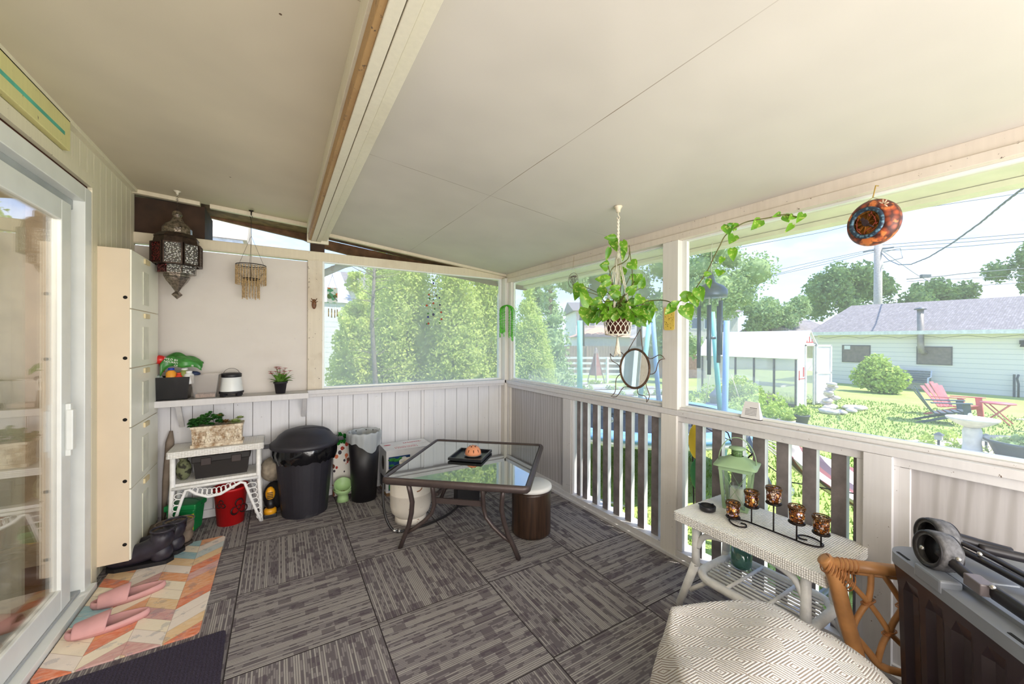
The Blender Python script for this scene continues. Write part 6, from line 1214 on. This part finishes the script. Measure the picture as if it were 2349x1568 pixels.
# ---- glass bead mobile
mb=thing('bead_mobile','wire mobile of round red, blue and green glass beads in the back window','mobile',(1.33,3.765,1.5)); cols={'r':mk('bead_red',(176,64,34),.15,var=.1),'b':mk('bead_blue',(52,48,130),.15,var=.1),'g':mk('bead_green',(52,120,44),.15,var=.1),'v':mk('bead_violet',(70,66,104),.15,var=.1)}
B_=[(994,643,'g',.007),(994,649,'b',.009),(984,676,'r',.009),(1001,677,'v',.009),(1008,682,'b',.009),(985,685,'g',.008),(994,687,'g',.008),(994,695,'r',.010),(979,701,'r',.010),(1009,698,'v',.010),(997,708,'g',.008),(1012,715,'r',.010),(982,719,'g',.008),(994,721,'v',.013),(982,727,'b',.010),(1013,731,'r',.010),(983,742,'r',.010),(979,743,'g',.007),(1009,740,'g',.008)]
for (px,py,c,r) in B_:
    x=(1.303+(px-990)*.00455)*1.013-1.33; z=1.38+((1.994-(py-640)*.00435)-1.38)*1.013-1.5; MB().lathe([(.0005,-.003),(r,-.002),(r,.002),(.0005,.003)],(0,0,0),14,M=T(x,0,z)@Matrix.Rotation(R(90),4,'X')).build('glass_bead',cols[c],mb)
m=MB(); m.tube([(0,0,.60),(0,0,.14)],.0008,4)
for z,a,b in ((.325,-.04,.06),(.25,-.07,.05),(.21,-.05,.08),(.12,-.06,.08)): m.tube([(a,0,z),((a+b)/2,0,z+.006),(b,0,z)],.001,4)
m.tube(smooth([(-.03,0,.41),(.0,0,.46),(.03,0,.41),(.02,0,.36),(-.02,0,.35),(-.03,0,.41)]),.001,4); m.tube([(-.045,0,.36),(-.05,0,.05)],.0006,4).tube([(.07,0,.36),(.08,0,.06)],.0006,4); m.build('wire_frame',mk('copper_wire',(186,120,80),.4,.5),mb)
# ---- macrame hanging pothos
HX,HY=1.715,1.635
MAC=mk('macrame_cord',(232,224,206),.85,var=.12,vs=60,bump=.5,bs=200)
hp_=thing('hanging_planter','white macrame hanger with brown pot and trailing pothos under the ceiling','hanging plant',(HX,HY,1.30))
hz=zr(HX)-1.30
f=MB().lathe([(.012,hz-.035),(.014,hz-.02),(.024,hz-.004),(.024,hz)],(0,0,0),16).tube(smooth([(0,0,hz-.03),(0,0,hz-.05),(.012,0,hz-.065),(0,0,hz-.08),(-.010,0,hz-.068)]),.003,6).build('ceiling_hook',mk('hook_cream',(226,214,190),.5),hp_)
m=MB()
for ph in (0,PI): m.tube([(.004*math.cos(i*1.1+ph),.004*math.sin(i*1.1+ph),hz-.075-i*.0075) for i in range(28)],.0045,6)
m.ball((0,0,hz-.29),.012,8,0,(1,1,2)); m.build('cord',MAC,hp_)
for k in range(4):
    q=k*PI/2+.5; m=MB()
    for d_ in (-.006,.006): m.tube([(.006*math.cos(q)+d_,.006*math.sin(q),hz-.30),(.05*math.cos(q)+d_,.05*math.sin(q),.36),(.082*math.cos(q)+d_*.6,.082*math.sin(q),.235),(.078*math.cos(q),.078*math.sin(q),.20)],.0032,6)
    m.build('hanger_cord',MAC,hp_)
m=MB(); K=16
for k in range(K):
    for sg in (-1,1):
        pts=[]
        for i in range(13):
            t_=i/12; z=.235-.115*t_; r=.081-.014*t_+.003; q=2*PI*k/K+sg*(PI/K)*(math.sin(2.2*PI*t_)); pts.append((r*math.cos(q),r*math.sin(q),z))
        m.tube(pts,.0022,5)
m.tube([(.070*math.cos(a),.070*math.sin(a),.122) for a in [2*PI*i/32 for i in range(32)]],.0035,6,closed=True); 
for k in range(8): q=k*PI/4; m.tube([(.07*math.cos(q),.07*math.sin(q),.122),(.03*math.cos(q),.03*math.sin(q),.114),(.0,.0,.108)],.003,5)
m.build('net',MAC,hp_)
m=MB(); rg=random.Random(9)
for k in range(14): q=rg.uniform(0,2*PI); m.tube([(0,0,.112),(.008*math.cos(q),.008*math.sin(q),.06),(.014*math.cos(q+.4),.014*math.sin(q+.4),.03),(.018*math.cos(q+.9),.018*math.sin(q+.9),.0+rg.uniform(-.01,.012))],.0032,5)
m.build('tassel',MAC,hp_)
MB().lathe([(.055,.125),(.078,.245),(.083,.245),(.083,.268),(.077,.268),(.074,.235),(.001,.232)],(0,0,0),32).build('pot',mk('brown_pot',(96,56,44),.5),hp_)
# leaves (pixel table turned into points; d = distance from the camera plane)
s=N('pothos_leaf'); v=s.co(); n=s.noise(v,55,4,.6); n2=s.noise(v,14,2); c=s.mix(s.step(n2,.3,.7),lin((70,130,32)),lin((128,178,48))); c=s.mix(s.m('MULTIPLY',s.step(n,.56,.62),.75),c,lin((206,214,120)))
d1=s.bsdf(c,.35); t1=s.n('ShaderNodeBsdfTranslucent',{0:s.mix(.3,c,lin((170,220,60)))}).outputs[0]; POT=s.out(s.n('ShaderNodeMixShader',{0:.38,1:d1,2:t1}).outputs[0]); STM=mk('pothos_stem',(96,92,44),.6)
def pleaf(m,base,tip,w,face=None,bend=.12,n=7):
    b=Vector(base);t_=Vector(tip); d_=t_-b; L=d_.length; d_.normalize(); v_=face or (Vector((0,0,1.38))-b).normalized()
    sd=d_.cross(v_); sd.normalize(); nn=sd.cross(d_); vs=[]
    for i in range(n+1):
        u=i/n; prof=(math.sin(PI*min(1,.10+.9*u**.62))**.75)*(1.0-.25*u) if u<1 else 0; ww=w*prof; c=b+d_*L*u+nn*bend*L*(4*u*(1-u))*.5; 
        for k in (-1,-.5,0,.5,1): vs.append(c+sd*ww*k+nn*abs(k)*ww*.35-(d_*L*.10*abs(k) if u<.05 else Vector()))
    m.add(vs,[(5*i+k,5*i+k+1,5*i+k+6,5*i+k+5) for i in range(n) for k in range(4)],0,True)
LV=[ # base px,py, tip px,py, halfwidth px
(1412,545,1385,545,9),(1405,548,1415,578,11),(1428,553,1438,580,9),(1398,568,1390,600,7),(1395,610,1375,608,13),(1446,600,1460,618,14),(1398,640,1364,640,11),(1400,645,1372,660,8),
(1330,652,1318,690,14),(1322,660,1352,678,15),(1352,700,1330,668,14),(1340,705,1350,748,15),(1378,712,1368,745,9),(1382,660,1378,690,12),(1430,630,1424,610,11),(1432,560,1428,600,8),(1456,645,1474,628,12),(1470,660,1478,634,9),
(1380,690,1350,696,12),(1402,665,1425,655,10),(1420,680,1395,668,12),(1440,672,1462,654,12),(1472,680,1455,700,14),(1490,690,1478,720,15),(1496,700,1488,746,9),(1478,716,1466,742,13),
(1405,715,1380,700,14),(1412,712,1408,738,17),(1440,712,1424,738,15),(1450,715,1446,742,12),(1395,720,1372,704,10),(1358,705,1338,722,12),(1366,690,1362,720,10),(1420,700,1440,690,9),(1432,690,1412,680,9),
(1455,690,1435,700,11),(1484,705,1500,690,9),(1462,725,1450,745,12),(1480,730,1462,738,11),(1460,640,1450,660,9),(1418,628,1430,650,9),(1446,632,1462,640,8),(1400,690,1388,706,10),(1376,728,1390,712,9)]
m=MB(); sm2=MB(); rg=random.Random(12); pc=Vector((HX,HY,1.555))
for (a,b,c,d_,w_) in LV:
    dp=2.287+rg.uniform(-.10,.07); B=P3(a,b,dp); T_=P3(c,d_,dp+rg.uniform(-.04,.03)); pleaf(m,B,T_,w_*1.05/886.5*dp)
    if b>600: sm2.tube([pc+Vector((rg.uniform(-.03,.03),rg.uniform(-.03,.03),0)),(pc+B)/2+Vector((0,0,.03)),B],.0022,5)
for i in range(70):
    q=rg.uniform(0,2*PI); e=rg.uniform(-.5,1.1); rr=rg.uniform(.07,.15); B=pc+Vector((math.cos(q)*math.cos(e)*rr,math.sin(q)*math.cos(e)*rr,math.sin(e)*rr*.55-.01)); dr=Vector((math.cos(q),math.sin(q),rg.uniform(-1.3,.2))).normalized()
    pleaf(m,B,B+dr*rg.uniform(.05,.085),rg.uniform(.018,.030),Vector((rg.gauss(0,.4),rg.gauss(0,.4),1)).normalized() if i%2 else None); sm2.tube([pc,B],.0018,4)
m.build('leaves',POT,hp_,world=True)
vy=[(1430,700,2.28),(1480,692,2.24),(1510,688,2.20),(1530,690,2.14),(1548,697,2.10),(1560,690,2.06),(1580,685,2.04)]
def vine(pts,r,m): m.tube(smooth([P3(*p) for p in pts]),r,6)
vine([(1420,705,2.28),(1408,660,2.28),(1398,640,2.27),(1405,615,2.27),(1430,602,2.27),(1442,590,2.27),(1444,570,2.27)],.003,sm2); vine([(1443,562,2.27),(1450,620,2.27),(1452,660,2.28),(1448,700,2.28)],.0025,sm2)
sm2.build('stems',STM,hp_,world=True)
vn=thing('pothos_vine','long pothos vine trained from the hanging pot across the post up to the header','vine',(2.05,1.3,1.64)); m=MB(); vine([(1470,706,2.22)]+vy[1:]+[(1600,655,1.97),(1622,622,1.93),(1640,585,1.88),(1652,562,1.85),(1664,540,1.83),(1690,520,1.80),(1715,508,1.78),(1760,500,1.74),(1800,492,1.71),(1830,498,1.69)],.0028,m); m.build('stem',STM,vn,world=True)
VL=[(1545,700,1525,722,11,2.08),(1570,700,1585,735,17,2.03),(1562,682,1595,675,13,2.03),(1590,672,1600,705,13,2.0),(1540,700,1560,690,8,2.06),(1600,660,1612,692,13,1.96),(1625,640,1628,662,7,1.93),(1615,628,1634,628,6,1.93),(1652,620,1648,634,11,1.91),(1658,590,1650,606,7,1.88),(1680,570,1682,600,10,1.86),(1684,540,1672,560,12,1.84),(1668,515,1672,540,13,1.82),(1690,522,1668,512,9,1.81),(1745,505,1722,528,12,1.77),(1800,494,1810,510,9,1.72),(1790,490,1770,498,6,1.73),(1818,515,1800,534,7,1.70),(1842,490,1826,512,9,1.69),(1820,495,1808,505,8,1.70),(1505,705,1492,712,8,2.2)]
m=MB()
for a,b,c,d_,w_,dp in VL: pleaf(m,P3(a,b,dp),P3(c,d_,dp-.01),w_*1.1/886.5*dp)
m.build('leaves',POT,vn,world=True)
# ---- rattan armchair (lattice side), draped ottoman, storage tote, folded cart
U_=Vector((-.707,-.707,0)); V_=Vector((.67,-.742,0))
RAT=mk('rattan_honey',(192,136,84),.35,var=.25,vs=12,bump=.15,bs=40); RATW=mk('rattan_binding',(182,120,70),.5,var=.3,vs=60,bump=.8,bs=200)
rc=thing('rattan_chair','honey rattan chair side with open lattice, squeezed between the storage tote and the rail','chair',(1.846,.506,0),math.atan2(V_.y,V_.x))   # local x along the rail of the chair
def q3(x,z): return (x,0,z)
Z=.565
MB().tube(smooth([q3(-.165,Z+.016),q3(-.150,Z-.004),q3(-.128,.51),q3(-.110,.43),q3(-.088,.34),q3(-.065,.25),q3(-.05,.12),q3(-.04,.0)]),[.010]+[.026]*42,14).build('front_post',RAT,rc)
MB().tube([q3(-.155,Z),q3(.0,Z+.004),q3(.30,Z+.012)],.021,14).build('top_rail',RAT,rc); MB().tube([q3(-.12,Z-.024),q3(.30,Z-.014)],.0065,8).build('inner_rail',RAT,rc)
m=MB()
for i in range(9):
    a=i*.012; c=Vector(q3(-.160+a*.8,Z-.002-a*.6)); m.tube([c+Vector((.010*math.cos(t_),.028*math.sin(t_),.030*math.cos(t_))) for t_ in [2*PI*j/14 for j in range(14)]],.0025,5,closed=True)
for i in range(5):
    a=i*.013; c=Vector(q3(-.12+a,Z)); m.tube([c+Vector((.003*math.cos(t_),.0225*math.sin(t_),.0225*math.cos(t_))) for t_ in [2*PI*j/14 for j in range(14)]],.0025,5,closed=True)
m.build('corner_binding',RATW,rc)
n1=(-.029,.444); n2=(.033,.347); n3=(.072,.455)
LP=[[(-.115,.545),(-.07,.49),n1],[(-.021,.56),(-.022,.50),n1],[n1,(-.05,.405),(-.068,.36),(-.072,.33)],[n1,(-.005,.41),(.02,.37),n2],[n2,(.015,.304),(.003,.25),(.003,.22)],[n2,(.06,.32),(.085,.295),(.11,.26)],[(.008,.56),(.04,.51),n3],[n3,(.066,.43),(.045,.385),n2],[n3,(.10,.50),(.12,.56)]]
for l in LP: MB().tube(smooth([q3(*a) for a in l]),.0098,8).build('lattice_strip',RAT,rc)
for n_ in (n1,n2,n3):
    m=MB(); c0=Vector(q3(*n_))
    for i in range(4): c=c0+Vector((-.006+i*.004,0,-.006+i*.004)); m.tube([c+Vector((.015*math.cos(t_),.013*math.sin(t_),.004*math.cos(t_))) for t_ in [2*PI*j/10 for j in range(10)]],.0022,4,closed=True)
    m.build('lattice_binding',RATW,rc)
MB().tube(smooth([q3(-.07,.315),q3(-.026,.262),q3(.01,.222),q3(.085,.212),q3(.30,.225)]),.013,10).build('lower_rail',RAT,rc)
MB().tube([q3(.30,.0),q3(.30,Z+.02)],.02,12).build('rear_post',RAT,rc)
# ottoman + blanket
ot=thing('blanket_ottoman','ottoman covered by a cream diamond-weave blanket in the right foreground','ottoman',(1.155,.455,0),math.atan2(-.66,.75))
MB().box(-.20,.20,-.22,.26,0.04,.40).build('ottoman_body',mk('ottoman_fabric',(190,176,160),.9),ot,bevel=.05)
s=N('diamond_weave'); v=s.co(); x,y,z=s.xyz(v)
p=.125; a=s.m('SUBTRACT',s.m('FRACT',s.m('DIVIDE',x,p)),.5); b=s.m('SUBTRACT',s.m('FRACT',s.m('DIVIDE',s.m('ADD',y,z),p*.75)),.5)
dd=s.m('ADD',s.m('ABSOLUTE',a),s.m('ABSOLUTE',b)); ph=s.m('ADD',dd,s.m('MULTIPLY',s.noise(v,9,2),.05)); st=s.m('SINE',s.m('MULTIPLY',ph,62.)); lnn=s.m('GREATER_THAN',st,.35)
nz=s.noise(v,300,2,.8); c=s.mix(s.m('MULTIPLY',lnn,s.m('ADD',.6,s.m('MULTIPLY',nz,.5))),lin((250,246,243)),lin((158,138,126))); BLK=s.out(s.bsdf(c,.95,Normal=s.bump(s.m('ADD',s.m('MULTIPLY',st,-.5),nz),.7,.004)))
def bl(u,v):
    # u across [-1,1] local x, v [-1,1] local y ; drape
    a_=(u-.5)*2; b_=(v-.5)*2; ex_=.285; ey_=.37; L=.86
    sx=a_*.66; sy=b_*.72; hx=max(0,abs(sx)-ex_); hy=max(0,abs(sy)-ey_); drop=math.sqrt(max(hx,hy)**2+.0016)-.04
    x=math.copysign(min(abs(sx),ex_)+.10*math.tanh(hx*3),sx); y=math.copysign(min(abs(sy),ey_)+.08*math.tanh(hy*3),sy)
    rnd=min(1,((abs(x)/ .30)**4+(abs(y)/.36)**4)); z=.47-.035*rnd-drop*1.02
    z+=.018*math.sin(7*a_+3*b_)*(1-min(1,drop*4))+.012*math.sin(11*b_-4*a_); x+=.018*math.sin(14*b_)*min(1,hx*5); y+=.018*math.sin(13*a_)*min(1,hy*5)
    z+= .03*math.exp(-((a_+.1-b_*.5)**2)*30)*(1-min(1,drop*5))
    z+=.03*max(0,-a_)*max(0,b_)
    xn=min(1,abs(x)/.37); yn=min(1,abs(y)/.44); x,y=x*math.sqrt(1-.38*yn*yn),y*math.sqrt(1-.38*xn*xn)
    return (x,y+.02,max(.02,z))
MB().grid(bl,64,64).build('blanket',BLK,ot,solid=.008)
# tote
TU=Vector((-.707,-.707,0)); tt=thing('storage_tote','dark brown storage tote with grey snap lid beside the gray rail panel','storage bin',(1.80,.485,0),math.atan2(-.707,-.707))  # local x along TU, y along perpendicular (+y = (.707,-.707))
TB=mk('tote_brown',(52,40,44),.28,var=.1); TL=mk('tote_lid_grey',(128,132,140),.4,var=.04)
L_,W2_=.80,.46; m=MB()
ol=[]; 
def ring_(z,ins,rib):
    o=[]; nx=32; ny=18
    for i in range(nx): t_=i/nx; o.append((ins+t_*(L_-2*ins),ins+(rib if (i//2)%2 else 0)))
    for i in range(ny): t_=i/ny; o.append((L_-ins-(rib if (i//2)%2 else 0),ins+t_*(W2_-2*ins)))
    for i in range(nx): t_=i/nx; o.append((L_-ins-t_*(L_-2*ins),W2_-ins-(rib if (i//2)%2 else 0)))
    for i in range(ny): t_=i/ny; o.append((ins+(rib if (i//2)%2 else 0),W2_-ins-t_*(W2_-2*ins)))
    return [(x,y,z) for x,y in o]
rs=[ring_(0,.045,.008),ring_(.02,.042,.012),ring_(.56,.030,.012),ring_(.60,.026,.0),ring_(.655,.020,0)]; k=len(rs[0]); m.add(sum(rs,[]),[(i*k+j,i*k+(j+1)%k,(i+1)*k+(j+1)%k,(i+1)*k+j) for i in range(len(rs)-1) for j in range(k)]+[tuple(range(k-1,-1,-1))],0,False); m.build('body',TB,tt)
m=MB().prism(rrect(0,L_,0,W2_,.07,8),.645,.68).build('lid',TL,tt,bevel=.008)
MB().prism(rrect(.06,L_-.06,.06,W2_-.06,.04,8),.678,.692).build('lid_panel',TL,m,bevel=.006)
f=MB()
for i in range(4):
    for j in range(2): f.box(.10+i*.165,.22+i*.165,.09+j*.16,.20+j*.16,.690,.698)
f.build('lid_ribs',TL,m,bevel=.004)
for x in (.15,.5): MB().box(x,x+.10,-.004,.05,.66,.70).build('lid_latch',TL,m,bevel=.006); 
for x in (.05,.42,.70): MB().box(x,x+.05,.012,.02,.6795,.6815).build('lid_slot',mk('slot_black',(16,16,18),.8),m)
# folded cart
fc=thing('folded_cart','folded black luggage cart with two grey-treaded wheels lying on the tote lid','cart',(1.76,.34,.70)); CB=mk('cart_black',(32,28,32),.4,var=.1); TRD=mk('tread_grey',(96,94,96),.7,var=.3,vs=80,bump=.5,bs=120); STB=mk('bolt_steel',(200,196,190),.25,.9)
def wheel(c,ax):
    c=Vector(c); q=Vector(ax).normalized().to_track_quat('Z','Y').to_matrix().to_4x4(); M_=T(*c)@q@Matrix.Diagonal((1,1,1.35,1))
    f=MB().lathe([(.040,-.018),(.052,-.019),(.056,-.012),(.056,.012),(.052,.019),(.040,.018)],(0,0,0),36,M=M_,cap=False).build('wheel_tread',TRD,fc)
    m=MB().lathe([(.050,-.0185),(.053,-.021),(.047,-.022),(.044,-.004),(.040,-.004),(.040,.0)],(0,0,0),36,M=M_,cap=False).lathe([(.040,0),(.044,.004),(.047,.022),(.053,.021),(.050,.0185)],(0,0,0),36,M=M_,cap=False)
    m.lathe([(.001,-.003),(.046,-.003),(.046,.003),(.001,.003)],(0,0,0),30,M=M_).build('wheel_rim',CB,f); m=MB()
    for k in range(5): a=k*2*PI/5; m.quadbox([M_@Vector(v) for v in ((0.006*math.cos(a+1.57),.006*math.sin(a+1.57),-.014),(.045*math.cos(a)+.006*math.cos(a+1.57),.045*math.sin(a)+.006*math.sin(a+1.57),-.014),(.045*math.cos(a)-.006*math.cos(a+1.57),.045*math.sin(a)-.006*math.sin(a+1.57),-.014),(-.006*math.cos(a+1.57),-.006*math.sin(a+1.57),-.014))],[M_@Vector(v) for v in ((0.006*math.cos(a+1.57),.006*math.sin(a+1.57),-.006),(.045*math.cos(a)+.006*math.cos(a+1.57),.045*math.sin(a)+.006*math.sin(a+1.57),-.006),(.045*math.cos(a)-.006*math.cos(a+1.57),.045*math.sin(a)-.006*math.sin(a+1.57),-.006),(-.006*math.cos(a+1.57),-.006*math.sin(a+1.57),-.006))])
    m.build('spokes',CB,f); MB().lathe([(.001,-.0),(.007,.0),(.006,.004),(.001,.005)],(0,0,0),12,M=M_@T(0,0,.028)).build('axle_bolt',STB,f)
W1_=(-.045,-.005,.05); W2c=(.075,.02,.05)
wheel(W1_,(-.72,.66,.12)); wheel(W2c,(-.72,.66,.12))
def bar(pts,r,nm='bar',fl=(1.5,.8),mat=None): return MB().tube(smooth(pts,4),r,8,flat=fl,upv=(0,0,1)).build(nm,mat or CB,fc)
bar([(-.062,-.012,.055),(-.085,-.05,.038),(-.105,-.085,.022),(-.135,-.12,.02)],.012,'fork',(1.2,1.2))
MB().box(-.03,.03,-.018,.018,-.014,.018,0,T(-.125,-.10,.02)@rz(R(40))).build('bracket',mk('bracket_grey',(120,110,112),.4),fc,bevel=.003)
bar([(-.14,-.125,.022),(-.20,-.19,.018),(-.28,-.27,.016),(-.40,-.39,.018)],.013,'frame_bar')
bar([(.055,-.01,.045),(.045,-.06,.035),(.0,-.13,.03),(-.08,-.23,.026),(-.2,-.37,.024)],.011,'frame_bar',(.9,1.3)); bar([(.07,-.02,.06),(.06,-.09,.045),(.02,-.16,.035),(-.06,-.27,.03)],.008,'frame_bar',(.9,1.6))
bar([(.095,.01,.06),(.12,-.03,.052),(.14,-.07,.045),(.16,-.12,.04)],.014,'fork',(1.1,1.3)); bar([(.12,-.06,.04),(.15,-.12,.036),(.17,-.16,.034)],.011,'handle_bar',(1.3,1.2))
MB().tube([(.17,-.16,.034),(.178,-.175,.034)],.012,12).build('end_knob',STB,fc)
m=MB()
for p in ((-.15,-.125,.038),(.035,-.075,.05),(-.09,-.055,.06)): m.ball(p,.007,8)
m.build('bolts',STB,fc)
